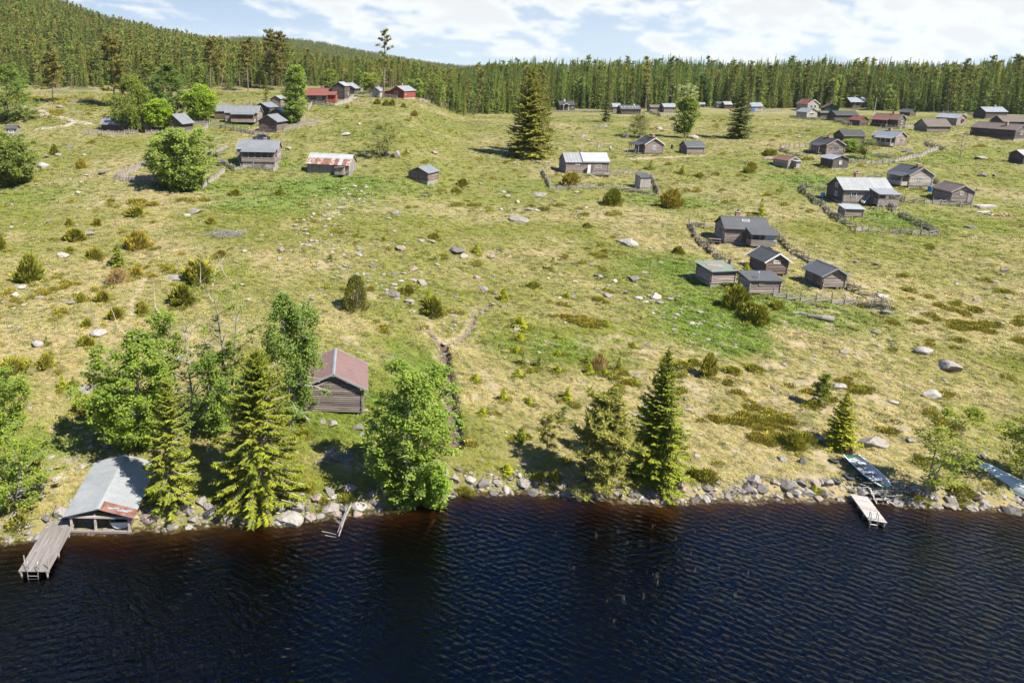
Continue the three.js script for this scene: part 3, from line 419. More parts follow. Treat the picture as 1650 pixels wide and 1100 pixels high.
// juniper and other bushes: dense upright sprays
function bushGeo(seed, o) {
  const { H = 1, R = 0.5, n = 420, cols = [[0.10, 0.105, 0.018], [0.185, 0.175, 0.035]], cone = 0.4, spray = 0.2, wide = 0.055, brown = 0 } = o, r = rng(seed), T = new TB(), W = new TB();
  for (let i = 0; i < 7; i++) { const a = r() * 6.28, t = 0.4 + 0.5 * r(); W.tube([[0, 0, 0], [Math.cos(a) * R * 0.5 * t, H * 0.45 * t, Math.sin(a) * R * 0.5 * t], [Math.cos(a) * R * 0.75 * t, H * 0.85 * t, Math.sin(a) * R * 0.75 * t]], [0.03 * H + 0.01, 0.02 * H, 0.004], 4, [1, 1, 1]); }
  const ph = r() * 20;
  for (let i = 0; i < n; i++) {
    const u = Math.pow(r(), 1.15), az = r() * 6.283, lm = 0.45 + 0.95 * vn(az * 2.2 + ph, u * 3.5 + ph), prof = lerp(Math.sqrt(Math.max(0, 1 - u * u)), 1 - u, cone) * (u < 0.12 ? 0.7 + 2.5 * u : 1), rr = R * prof * lm * Math.pow(r(), 0.3), c = [Math.cos(az) * rr, H * u * 0.93, Math.sin(az) * rr], l = spray * (0.6 + 0.8 * r()), tilt = 0.35 + 0.5 * r(), d = [Math.cos(az) * tilt * (0.3 + rr / R), 0.75 + 0.4 * r(), Math.sin(az) * tilt * (0.3 + rr / R)], a2 = r() * 6.28, w = wide * (0.7 + 0.8 * r());
    const k = mulc(r() < brown ? [0.16, 0.10, 0.055] : mixc(cols[0], cols[1], r()), 0.8 + 0.4 * r()), wx = Math.cos(a2) * w, wz = Math.sin(a2) * w, m = [c[0] + d[0] * l * 0.5, c[1] + d[1] * l * 0.5, c[2] + d[2] * l * 0.5];
    T.tri(c, [m[0] + wx, m[1], m[2] + wz], [c[0] + d[0] * l, c[1] + d[1] * l, c[2] + d[2] * l], k); T.tri(c, [c[0] + d[0] * l, c[1] + d[1] * l, c[2] + d[2] * l], [m[0] - wx, m[1], m[2] - wz], k);
  }
  return { wood: W.geo(), crown: T.geo() };
}
const plantParts = { tree: ['trunk', 'crown'], bush: ['stems', 'foliage'] };
function plant(name, label, category, group, G, p, turn, scale, bark, foliage, kind = 'tree') {
  const t = thing(name, label, category, p.x, p.y - 0.06, p.z, turn, group); t.scale.set(...(Array.isArray(scale) ? scale : [scale, scale, scale]));
  const [a, b] = plantParts[kind]; for (const w of [G.wood].flat()) if (w) obj(a, w, bark, t); if (G.crown) obj(b, G.crown, foliage, t); return t;
}
const SPRUCE_Y = [[0.065, 0.098, 0.012], [0.155, 0.18, 0.02]], SPRUCE_G = [[0.07, 0.105, 0.012], [0.145, 0.175, 0.02]], SPRUCE_D = [[0.05, 0.072, 0.02], [0.115, 0.135, 0.034]], BIRCH = [[0.085, 0.135, 0.022], [0.165, 0.22, 0.036]], BIRCH_Y = [[0.11, 0.16, 0.022], [0.205, 0.255, 0.04]], ROWAN = [[0.085, 0.145, 0.02], [0.17, 0.245, 0.035]], MAPLE = [[0.12, 0.205, 0.01], [0.215, 0.315, 0.018]];
const heightBy = (p, px) => px * mpp(p) / Math.cos(0.0);
// the trees by the water and in the meadow: [what it is, base, height in survey units, ...]
function tall(px, py, topPy) {                        // metres from the ground at (px, py) up to the sight line of topPy
  const p = spot(px, py), [, b, c] = rayOf(px, topPy); return [p, EYE + b * (p.z / c) - p.y];
}
const birchBark = 'bark_birch', leavesM = 'leaves', needlesM = 'needles';
{
  let [p, H] = tall(277, 813, 606); plant('spruce_tree', 'slim yellow-green spruce standing beside the boathouse roof', 'tree', null, spruceGeo(11, { H, R: H * 0.235, cols: SPRUCE_Y, n0: 8, step: 0.26, twig: 0.07, wide: 0.12, cap: 0.36, bare: 0.34, gap: 0.16, hang: 0.75, power: 0.62 }), p, 0.4, 1, 'bark_spruce', needlesM);
  [p, H] = tall(417, 798, 562); plant('spruce_tree', 'large spruce with bare grey lower boughs, tallest on the left shore', 'tree', null, spruceGeo(12, { H, R: H * 0.295, cols: SPRUCE_Y, n0: 9, step: 0.25, twig: 0.07, wide: 0.12, cap: 0.38, bare: 0.32, gap: 0.12, hang: 0.75, power: 0.58 }), p, 2.1, 1, 'bark_spruce', needlesM);
  [p, H] = tall(1053, 770, 562); plant('spruce_tree', 'dense dark green spruce on the stony shore at centre right', 'tree', null, spruceGeo(13, { H, R: H * 0.23, cols: SPRUCE_G, n0: 9, step: 0.25, twig: 0.085, wide: 0.14, gap: 0.03, hang: 0.6, power: 0.75, base: 0.02 }), p, 1, 1, 'bark_spruce', needlesM);
  [p, H] = tall(1353, 720, 632); plant('spruce_tree', 'small bright yellow-green spruce above the beached green boat', 'tree', null, spruceGeo(14, { H, R: H * 0.28, cols: [[0.105, 0.14, 0.012], [0.23, 0.25, 0.02]], n0: 9, step: 0.2, twig: 0.07, wide: 0.12, gap: 0.06, hang: 0.4, base: 0.02 }), p, 1, 1, 'bark_spruce', needlesM);
  [p, H] = tall(850, 252, 106); plant('spruce_tree', 'huge broad spruce standing alone in the middle of the meadow', 'tree', null, spruceGeo(15, { H, R: H * 0.29, cols: [[0.07, 0.09, 0.017], [0.175, 0.182, 0.03]], n0: 12, step: 0.5, twig: 0.22, wide: 0.3, gap: 0.05, hang: 0.7, power: 0.62, base: 0.015, lean: 0.03 }), p, 1, 1, 'bark_spruce', needlesM);
  [p, H] = tall(868, 246, 128); plant('spruce_tree', 'lower spruce grown into the right flank of the huge meadow spruce', 'tree', null, spruceGeo(16, { H, R: H * 0.25, cols: [[0.055, 0.075, 0.017], [0.14, 0.155, 0.03]], n0: 9, step: 0.55, twig: 0.24, wide: 0.3, gap: 0.06, hang: 0.7, power: 0.62, base: 0.015 }), p, 1, 1, 'bark_spruce', needlesM);
  [p, H] = tall(1190, 222, 112); plant('spruce_tree', 'dark pointed spruce in the meadow between the cabins and forest', 'tree', null, spruceGeo(17, { H, R: H * 0.235, cols: SPRUCE_D, n0: 9, step: 0.5, twig: 0.24, wide: 0.3, gap: 0.06, hang: 0.7, power: 0.8, base: 0.015 }), p, 1, 1, 'bark_spruce', needlesM);
  [p, H] = tall(976, 196, 108); plant('spruce_tree', 'slender dark spruce standing just in front of the forest edge', 'tree', null, spruceGeo(18, { H, R: H * 0.15, cols: SPRUCE_D, n0: 8, step: 0.6, twig: 0.26, wide: 0.3, gap: 0.05, hang: 0.6, power: 0.9, base: 0.01 }), p, 1, 1, 'bark_spruce', needlesM);
  [p, H] = tall(429, 172, 124); plant('spruce_tree', 'young green spruce behind the log barns on the left', 'tree', null, spruceGeo(19, { H, R: H * 0.18, cols: SPRUCE_G, n0: 8, step: 0.5, twig: 0.24, wide: 0.28, gap: 0.05, base: 0.01 }), p, 1, 1, 'bark_spruce', needlesM);
  // broadleaf trees by the water
  [p, H] = tall(655, 806, 588); plant('birch_tree', 'big leafy birch leaning out over the water at centre', 'tree', null, leafGeo(21, { H, R: H * 0.345, base: 0.01, stems: 4, limbs: 26, clusters: 640, leaves: 46, size: 0.19, rc: 0.52, cols: [[0.085, 0.15, 0.024], [0.175, 0.255, 0.045]], shape: 1, gaps: 0.5, lump: 0.45, lean: [0.4, 0.2] }), p, 0.3, 1, birchBark, leavesM);
  [p, H] = tall(690, 808, 738); plant('birch_tree', 'low bushy birch shoot drooping down to the lake under the big birch', 'tree', null, leafGeo(22, { H: H * 1.0, R: H * 0.46, base: 0.0, stems: 3, limbs: 12, clusters: 130, leaves: 46, size: 0.17, rc: 0.4, cols: [[0.09, 0.17, 0.02], [0.17, 0.265, 0.035]], lean: [0.2, 1.9], droop: 0.5, gaps: 0.3 }), p, 0, 1, birchBark, leavesM);
  [p, H] = tall(215, 722, 548); plant('rowan_tree', 'rounded bright green rowan behind the boathouse', 'tree', null, leafGeo(23, { H, R: H * 0.44, base: 0.06, stems: 3, limbs: 22, clusters: 620, leaves: 46, size: 0.20, rc: 0.55, cols: ROWAN, gaps: 0.42, lump: 0.4, deadLimbs: 2 }), p, 1.3, 1, 'bark_grey', leavesM);
  [p, H] = tall(262, 690, 500); plant('rowan_tree', 'rowan with a bare grey bough beside the dead snag', 'tree', null, leafGeo(24, { H, R: H * 0.26, base: 0.25, stems: 2, limbs: 16, clusters: 190, leaves: 40, size: 0.18, rc: 0.5, cols: ROWAN, gaps: 0.55, lump: 0.5, deadLimbs: 4 }), p, 0.6, 1, 'bark_grey', leavesM);
  [p, H] = tall(468, 690, 468); plant('birch_tree', 'tall birch at the gable of the pink-roofed barn', 'tree', null, leafGeo(25, { H, R: H * 0.25, base: 0.16, stems: 2, limbs: 22, clusters: 520, leaves: 44, size: 0.18, rc: 0.55, cols: [[0.065, 0.12, 0.025], [0.135, 0.20, 0.045]], gaps: 0.5, lump: 0.45, droop: 0.35 }), p, 0, 1, birchBark, leavesM);
  [p, H] = tall(368, 690, 425); plant('birch_tree', 'sparse birch with a pale leafless top behind the large spruce', 'tree', null, leafGeo(26, { H, R: H * 0.2, base: 0.3, stems: 2, limbs: 16, clusters: 120, leaves: 30, size: 0.17, rc: 0.5, cols: BIRCH, gaps: 0.75, lump: 0.6, deadLimbs: 7 }), p, 0.8, 1, 'bark_dead', leavesM);
  [p, H] = tall(345, 700, 560); plant('rowan_tree', 'leafy green rowan between the two shore spruces', 'tree', null, leafGeo(27, { H, R: H * 0.34, base: 0.05, stems: 3, limbs: 16, clusters: 250, leaves: 40, size: 0.18, rc: 0.5, cols: [[0.07, 0.13, 0.022], [0.13, 0.20, 0.035]], gaps: 0.45 }), p, 2, 1, 'bark_grey', leavesM);
  [p, H] = tall(306, 700, 520); tag(obj('dead_tree', snagGeo(31, H, 12).translate(0, 0, 0), 'bark_dead'), 'bleached forked dead tree rising between the green rowans', 'dead tree').position.copy(p); 
  [p, H] = tall(8, 700, 585); plant('birch_tree', 'leafy birch cut by the left edge above the shore bench', 'tree', null, leafGeo(28, { H, R: H * 0.42, base: 0.06, stems: 2, limbs: 16, clusters: 260, leaves: 40, size: 0.18, rc: 0.55, cols: ROWAN, gaps: 0.45 }), p, 2, 1, birchBark, leavesM);
  [p, H] = tall(24, 812, 692); plant('willow_bush', 'spreading willow overhanging the bench at the left edge', 'bush', null, leafGeo(29, { H, R: H * 0.75, base: 0.05, stems: 4, limbs: 18, clusters: 210, leaves: 38, size: 0.17, rc: 0.5, cols: [[0.09, 0.15, 0.022], [0.17, 0.23, 0.035]], gaps: 0.55, lump: 0.5 }), p, 1, 1, 'bark_grey', leavesM);
  [p, H] = tall(1492, 802, 652); plant('birch_tree', 'thin light green birch beside the right-hand jetty', 'tree', null, leafGeo(32, { H, R: H * 0.31, base: 0.16, stems: 2, limbs: 16, clusters: 240, leaves: 26, size: 0.14, rc: 0.5, cols: BIRCH_Y, gaps: 0.6, lump: 0.5, lean: [0.9, 0] }), p, 0, 1, 'bark_grey', leavesM);
  [p, H] = tall(1650, 775, 672); plant('birch_tree', 'green birch cut by the right edge over the covered boat', 'tree', null, leafGeo(33, { H: H * 1.05, R: H * 0.46, base: 0.2, stems: 2, limbs: 14, clusters: 210, leaves: 32, size: 0.16, rc: 0.5, cols: BIRCH_Y, gaps: 0.5 }), p, 1, 1, 'bark_grey', leavesM);
  // pines by the water
  [p, H] = tall(968, 796, 640); plant('pine_tree', 'bushy grey-green pine leaning beside the dark shore spruce', 'tree', null, pineGeo(41, { H, R: H * 0.34, base: 0.05, limbs: 50, tufts: 12, spikes: 32, tuft: 0.45, spike: 0.06, cols: [[0.10, 0.115, 0.035], [0.19, 0.20, 0.06]], dead: 3, trunkR: 0.015 }), p, 0, 1, 'bark_grey', needlesM);
  [p, H] = tall(1322, 655, 606); plant('pine_tree', 'young green pine behind the small yellow-green spruce', 'tree', null, pineGeo(42, { H, R: H * 0.3, base: 0.08, limbs: 22, tufts: 7, spikes: 22, tuft: 0.3, spike: 0.04, cols: [[0.075, 0.105, 0.025], [0.14, 0.17, 0.035]], dead: 0 }), p, 0, 1, 'bark_grey', needlesM);
  [p, H] = tall(880, 735, 672); plant('pine_tree', 'pale young pine standing left of the bushy shore pine', 'tree', null, pineGeo(43, { H, R: H * 0.38, base: 0.1, limbs: 20, tufts: 6, spikes: 20, tuft: 0.3, spike: 0.035, cols: [[0.11, 0.12, 0.035], [0.20, 0.20, 0.06]], dead: 2 }), p, 0, 1, 'bark_grey', needlesM);
  [p, H] = tall(572, 497, 441); plant('juniper_bush', 'large dark egg-shaped juniper below the stony streak', 'bush', null, bushGeo(44, { H, R: H * 0.40, n: 2600, cols: [[0.06, 0.075, 0.018], [0.13, 0.14, 0.035]], cone: 0.25, spray: 0.3, wide: 0.06 }), p, 0, 1, 'bark_grey', needlesM, 'bush');
  // trees round the farms on the left and in the far meadow
  const mid = (name, label, px, py, top, o, bark = 'bark_grey', cat = 'tree') => { const [q, h] = tall(px, py, top); return plant(name, label, cat, null, leafGeo(px * 3 + py, { H: h, R: h * (o.rw || 0.45) * 1.12, size: 0.36, rc: 0.85, limbs: 14, ...o, leaves: Math.round((o.leaves || 28) * 1.15), clusters: Math.round((o.clusters || 200) * 1.5) }), q, px, 1, bark, leavesM); };
  mid('whitebeam_tree', 'broad leafy tree filling the small fenced yard on the left', 294, 302, 208, { rw: 0.62, base: 0.02, stems: 4, clusters: 480, leaves: 44, cols: [[0.10, 0.165, 0.03], [0.22, 0.29, 0.075]], gaps: 0.35, lump: 0.3 });
  mid('maple_tree', 'small round vivid green maple beside the open shed', 256, 212, 160, { rw: 0.42, base: 0.22, cols: MAPLE, gaps: 0.2, lump: 0.15, clusters: 230, leaves: 36 });
  mid('maple_tree', 'larger round vivid green maple left of the veranda farmhouse', 323, 197, 137, { rw: 0.47, base: 0.14, cols: MAPLE, gaps: 0.2, lump: 0.2, clusters: 300, leaves: 36 });
  mid('birch_tree', 'weeping birch with a white trunk behind the open shed', 216, 208, 122, { rw: 0.38, base: 0.12, cols: [[0.075, 0.115, 0.018], [0.14, 0.185, 0.028]], droop: 0.7, gaps: 0.45, clusters: 300, leaves: 34 }, birchBark);
  mid('birch_tree', 'dense dark birch behind the two vivid maples', 272, 192, 103, { rw: 0.36, base: 0.1, cols: [[0.05, 0.10, 0.02], [0.10, 0.165, 0.03]], gaps: 0.35, clusters: 320, leaves: 34 }, birchBark);
  mid('birch_tree', 'tall olive-green birch rising behind the weeping birch', 242, 186, 96, { rw: 0.26, base: 0.15, cols: [[0.075, 0.105, 0.022], [0.14, 0.17, 0.035]], gaps: 0.45, clusters: 220 }, birchBark);
  mid('birch_tree', 'tall two-part light green tree right of the log barns', 472, 198, 106, { rw: 0.23, base: 0.04, cols: [[0.105, 0.18, 0.03], [0.20, 0.28, 0.065]], gaps: 0.4, lump: 0.5, clusters: 330, leaves: 36, stems: 2 });
  mid('birch_tree', 'big green tree cut by the left edge above the gravel track', 14, 196, 104, { rw: 0.52, base: 0.05, cols: [[0.07, 0.125, 0.02], [0.13, 0.20, 0.03]], gaps: 0.4, clusters: 340, leaves: 34 });
  mid('willow_bush', 'bushy green willow at the left edge below the gravel track', 14, 296, 212, { rw: 0.55, base: 0.02, stems: 3, cols: [[0.075, 0.12, 0.022], [0.15, 0.195, 0.035]], gaps: 0.5, lump: 0.5, clusters: 300, leaves: 34 }, 'bark_grey', 'bush');
  mid('rowan_tree', 'sparse rowan shading the big split boulder in the upper meadow', 612, 252, 198, { rw: 0.55, base: 0.12, stems: 3, cols: [[0.10, 0.125, 0.03], [0.18, 0.20, 0.06]], gaps: 0.7, lump: 0.5, clusters: 130, leaves: 22, size: 0.26 });
  mid('rowan_tree', 'thin grey-green rowan behind the black-roofed cabin', 1030, 222, 184, { rw: 0.45, base: 0.15, stems: 3, cols: [[0.10, 0.125, 0.045], [0.18, 0.20, 0.075]], gaps: 0.6, clusters: 130, leaves: 22, size: 0.26 });
  mid('birch_tree', 'green birch standing alone right of the black-roofed cabin', 1103, 222, 155, { rw: 0.24, base: 0.12, cols: BIRCH, gaps: 0.4, clusters: 220, leaves: 32 }, birchBark);
  mid('willow_bush', 'pale silvery round bush against the dark forest edge', 1100, 172, 135, { rw: 0.6, base: 0.05, stems: 3, cols: [[0.19, 0.235, 0.135], [0.29, 0.335, 0.22]], gaps: 0.25, lump: 0.2, clusters: 200, leaves: 30 }, 'bark_grey', 'bush');
  mid('apple_tree', 'leafy apple tree beside the dark log cabin with porch junk', 1371, 246, 226, { rw: 0.62, base: 0.1, stems: 2, cols: [[0.09, 0.165, 0.02], [0.165, 0.245, 0.035]], gaps: 0.35, clusters: 110, size: 0.28 });
  mid('apple_tree', 'half-dead apple tree leaning at the curved fence', 1394, 256, 222, { rw: 0.45, base: 0.25, cols: [[0.085, 0.12, 0.03], [0.15, 0.185, 0.05]], gaps: 0.7, clusters: 70, leaves: 20, deadLimbs: 5, size: 0.24, trunkR: 0.03 });
  mid('birch_tree', 'light green birch next to the red-walled cottage', 668, 157, 128, { rw: 0.45, base: 0.05, stems: 2, cols: [[0.10, 0.16, 0.03], [0.18, 0.25, 0.05]], clusters: 160 }, birchBark);
  mid('birch_tree', 'birch in front of the forest right of the red-walled cottage', 701, 166, 130, { rw: 0.36, base: 0.05, cols: BIRCH, clusters: 150 }, birchBark);
  mid('birch_tree', 'birch shading the gable of the red-tiled cottage', 533, 158, 112, { rw: 0.3, base: 0.2, cols: BIRCH, gaps: 0.5, clusters: 170 }, birchBark);
  mid('birch_tree', 'light green bushy tree between the two hilltop cottages', 594, 150, 118, { rw: 0.5, base: 0.1, stems: 2, cols: BIRCH_Y, gaps: 0.5, clusters: 170 });
  let [gp, gH] = tall(1549, 250, 206); tag(obj('dead_tree', snagGeo(51, gH, 14).scale(1.5, 1, 1.5), 'bark_grey'), 'gnarled leafless tree alone in the upper right meadow', 'dead tree').position.copy(gp);
  // pines round the farms
  const pine = (label, px, py, top, o = {}) => { const [q, h] = tall(px, py, top); return plant('pine_tree', label, 'tree', null, pineGeo(px + py, { H: h, R: h * 0.2, base: 0.4, limbs: 22, tufts: 7, spikes: 26, tuft: 0.95, spike: 0.17, cols: [[0.075, 0.085, 0.028], [0.155, 0.15, 0.05]], ...o }), q, px, 1, 'bark_pine', needlesM); };
  pine('tall lone pine with a bare trunk left of the red-walled cottage', 618, 158, 48, { R: 3.4, base: 0.42, limbs: 15, tufts: 4, dead: 8, cols: [[0.09, 0.105, 0.035], [0.165, 0.17, 0.06]], lean: 0.02 });
  pine('massive dark pine, left of the pair behind the log barns', 436, 142, 52, { R: 6.2, base: 0.2, limbs: 30, tufts: 10 });
  pine('massive dark pine, right of the pair behind the log barns', 453, 144, 54, { R: 6.0, base: 0.22, limbs: 30, tufts: 10 });
  pine('spreading pine beside the gravel track on the left', 86, 164, 88, { R: 5.5, base: 0.28, limbs: 26, tufts: 8 });
  pine('dark rounded pine left of the weeping birch', 186, 172, 62, { R: 6.2, base: 0.22, limbs: 32, tufts: 10 });
  pine('tall pine with a pale trunk behind the vivid maples', 340, 146, 62, { R: 5, base: 0.42, limbs: 24, tufts: 8 });
  pine('tall pine with a pale trunk above the brown heath slope', 400, 146, 66, { R: 5, base: 0.42, limbs: 24, tufts: 8 });
}

// ---------------------------------------------------------------- buildings
// Own axes: the ridge runs along x, the eaves face +z and -z, the gables +x and -x. `a` is how far the +x end is turned towards the lake.
const rad = (d) => d * Math.PI / 180;
const logProfile = (h) => [[-0.07, -h / 2], [0.0, -h / 2], [0.085, -h * 0.26], [0.09, h * 0.2], [0.0, h / 2], [-0.07, h / 2]];
function wallRows(o, face, put) {                     // calls put(geometry) for each log or board of one wall
  const { L, W, H, rise, logs, mono } = o, end = face[1] === 'x', s = face[0] === '+' ? 1 : -1, span = end ? W : L, over = logs ? 0.16 : 0, rh = o.row || 0.22;
  const place = (g) => { if (end) { g.rotateY(s > 0 ? Math.PI / 2 : -Math.PI / 2); g.translate(s * L / 2, 0, 0); } else { if (s < 0) g.rotateY(Math.PI); g.translate(0, 0, s * W / 2); } return g; };
  const topAt = (x) => end ? (mono ? H + rise * (0.5 - (s > 0 ? x : -x) * mono / W) : H + rise * (1 - Math.abs(x) / (W / 2))) : mono ? H + (s * mono > 0 ? 0 : rise) : H;
  if (logs) {
    const top = end ? H + rise : topAt(0);
    for (let y = rh / 2 + (end ? 0.0 : rh * 0.4 - rh * 0.5) + (end ? 0 : rh * 0.1), k = 0; y < top - rh * 0.3; y += rh, k++) {
      let len = span + 2 * over * (0.7 + 0.5 * RH()), off = 0;
      if (end && y > H - rh * 0.2) { if (mono) { const f = clamp(1 - (y + rh * 0.4 - H) / rise); len = span * f; off = -(s > 0 ? -1 : 1) * mono * (span - len) / 2 * -1; } else len = span * (1 - (y + rh * 0.45 - H) / rise); }
      if (len < 0.35) break;
      put(place(prism(logProfile(rh), len, 0.66 + 0.62 * RH()).translate(off, y, 0)));
    }
  } else {
    const bw = o.board || 0.2, n = Math.max(3, Math.round(span / bw)), w = span / n;
    for (let i = 0; i < n; i++) { const x = -span / 2 + w * (i + 0.5), hgt = Math.min(topAt(x - w / 2), topAt(x + w / 2)) - 0.02; put(place(bx(w * 0.94, hgt, 0.05, x, hgt / 2, 0.03 + 0.012 * (i & 1)))); }
    const B = bx(span, H, 0.06, 0, H / 2, -0.03, 0, 0, 0, 0.7); put(place(B));
    if (end && !mono) { const g = prism([[0, 0], [0, 0], [0, 0]], 0.01); const sh = new THREE.Shape([new THREE.Vector2(-span / 2, 0), new THREE.Vector2(span / 2, 0), new THREE.Vector2(0, rise)]); put(place(finish(new THREE.ExtrudeGeometry(sh, { depth: 0.05, bevelEnabled: false }), 0.7).translate(0, H, -0.06))); }
  }
}
function windowOn(t, o, face, u, v, w, h, look = {}) {
  const end = face[1] === 'x', s = face[0] === '+' ? 1 : -1, g = sub('window', t), fr = look.frame || 'white_paint', b = look.bar || 0.09, out = 0.10;
  if (end) { g.position.set(s * (o.L / 2 + out), v, -s * u); g.rotation.y = s * Math.PI / 2; } else { g.position.set(s * u, v, s * (o.W / 2 + out)); if (s < 0) g.rotation.y = Math.PI; }
  obj('frame', [bx(w + b, b, 0.08, 0, h / 2), bx(w + b, b, 0.08, 0, -h / 2), bx(b, h - b, 0.08, -w / 2), bx(b, h - b, 0.08, w / 2), ...Array.from({ length: look.cols || 1 }, (_, i) => bx(0.05, h - b, 0.06, -w / 2 + w * (i + 1) / ((look.cols || 1) + 1), 0, 0))].map((q) => q), fr, g);
  const n = (look.cols || 1) + 1; for (let i = 0; i < n; i++) obj('pane', bx(w / n - 0.06, h - b, 0.02, -w / 2 + w * (i + 0.5) / n, 0, -0.03, 0, 0, 0, 1), look.glass || 'glass_dark', g);
  return g;
}
function doorOn(t, o, face, u, w, h, mat = 'boards_dark') {
  const end = face[1] === 'x', s = face[0] === '+' ? 1 : -1, g = sub('door', t);
  if (end) { g.position.set(s * (o.L / 2 + 0.1), h / 2, -s * u); g.rotation.y = s * Math.PI / 2; } else { g.position.set(s * u, h / 2, s * (o.W / 2 + 0.1)); if (s < 0) g.rotation.y = Math.PI; }
  obj('leaf', bx(w, h, 0.06, 0, 0, 0.02), mat, g); obj('frame', [bx(w + 0.2, 0.1, 0.08, 0, h / 2 + 0.05), bx(0.1, h, 0.08, -w / 2 - 0.05), bx(0.1, h, 0.08, w / 2 + 0.05)], o.trim || 'boards_grey', g);
}
function roofOn(t, o) {
  const { L, W, H, rise, mono } = o, ov = o.over ?? 0.34, og = o.overGable ?? 0.32, roof = sub('roof', t), LL = L + 2 * og;
  const slab = (run, drop, dir, y0, z0, name) => {    // a slope from (y0, z0) out by run and down by drop
    const len = Math.hypot(run, drop), ang = Math.atan2(drop, run), g = sub(name, roof); g.position.set(0, y0, z0); g.rotation.x = dir * ang; if (dir < 0) g.rotation.x = -ang; 
    const zc = dir * len / 2;
    if (o.sheets) { const n = o.sheets, w = LL / n; for (let i = 0; i < n; i++) { const split = o.sheetSplit ? [[0, o.sheetSplit], [o.sheetSplit, 1]] : [[0, 1]]; split.forEach(([s0, s1], k) => { const mat = o.sheetMat ? o.sheetMat(dir, i, k) : o.roof; obj('roof_sheet', bx(w + 0.012, 0.035, len * (s1 - s0), -LL / 2 + w * (i + 0.5), 0.03 + 0.012 * (i & 1) - 0.018 * k, dir * len * (s0 + s1) / 2, 0, 0, 0, 0.93 + 0.13 * RH()), mat, roof).applyMatrix4(new THREE.Matrix4().compose(g.position, g.quaternion, g.scale)); }); }
      obj('roof_deck', bx(LL - 0.06, 0.05, len - 0.04, 0, -0.03, zc), 'boards_grey', roof).applyMatrix4(new THREE.Matrix4().compose(g.position, g.quaternion, g.scale)); }
    else {
      obj('roof_slope', bx(LL, 0.09, len, 0, 0, zc, 0, 0, 0, 1), o.roof, roof).applyMatrix4(new THREE.Matrix4().compose(g.position, g.quaternion, g.scale));
      if (o.seams) for (let x = -LL / 2 + o.seams; x < LL / 2 - 0.1; x += o.seams) obj('seam', bx(0.045, 0.05, len - 0.02, x, 0.06, zc, 0, 0, 0, 0.9), o.roof, roof).applyMatrix4(new THREE.Matrix4().compose(g.position, g.quaternion, g.scale));
    }
    if (o.verge) for (const s of [-1, 1]) obj('verge_board', bx(0.05, 0.2, len + 0.02, s * (LL / 2 + 0.028), -0.02, zc, 0, 0, 0, 1), o.verge, roof).applyMatrix4(new THREE.Matrix4().compose(g.position, g.quaternion, g.scale));
    if (o.fascia) obj('fascia', bx(LL, 0.14, 0.04, 0, -0.03, dir * (len + 0.022), 0, 0, 0, 1), o.fascia, roof).applyMatrix4(new THREE.Matrix4().compose(g.position, g.quaternion, g.scale));
    roof.remove(g);
  };
  if (mono) { const d = mono, k = rise / W, run = W + 2 * ov; slab(run, rise + 2 * ov * k, d, H + rise + ov * k + 0.10, -d * (W / 2 + ov), 'slope'); }
  else {
    const k = rise / (W / 2), run = W / 2 + ov, y = H + rise + 0.10; slab(run, run * k, 1, y, 0.001, 'slope'); slab(W / 2 + (o.overBack ?? ov), (W / 2 + (o.overBack ?? ov)) * k, -1, y - 0.004, -0.001, 'slope');
    obj('ridge_cap', prism([[-0.16, -0.16 * k + 0.0], [0, 0.0], [0.16, -0.16 * k], [0.16, -0.16 * k + 0.05], [0, 0.06], [-0.16, -0.16 * k + 0.05]], LL + 0.02, 1).translate(0, y + 0.052, 0), o.ridge || o.roof, roof);
  }
}
function chimneyOn(t, x, z, y0, y1, w = 0.62, mat = 'brick', pipe = true) {
  const c = sub('chimney', t); obj('stack', bx(w, y1 - y0, w, x, (y0 + y1) / 2, z, 0, 0, 0, 1), mat, c); obj('cap', bx(w + 0.12, 0.09, w + 0.12, x, y1 + 0.045, z, 0, 0, 0, 1), 'mortar', c);
  if (pipe) obj('flue', [rod([x, y1 + 0.09, z], [x, y1 + 0.32, z], 0.12, 0.12, 8, 1), rod([x, y1 + 0.36, z], [x, y1 + 0.42, z], 0.2, 0.05, 8, 1)], 'dark_metal', c);
}
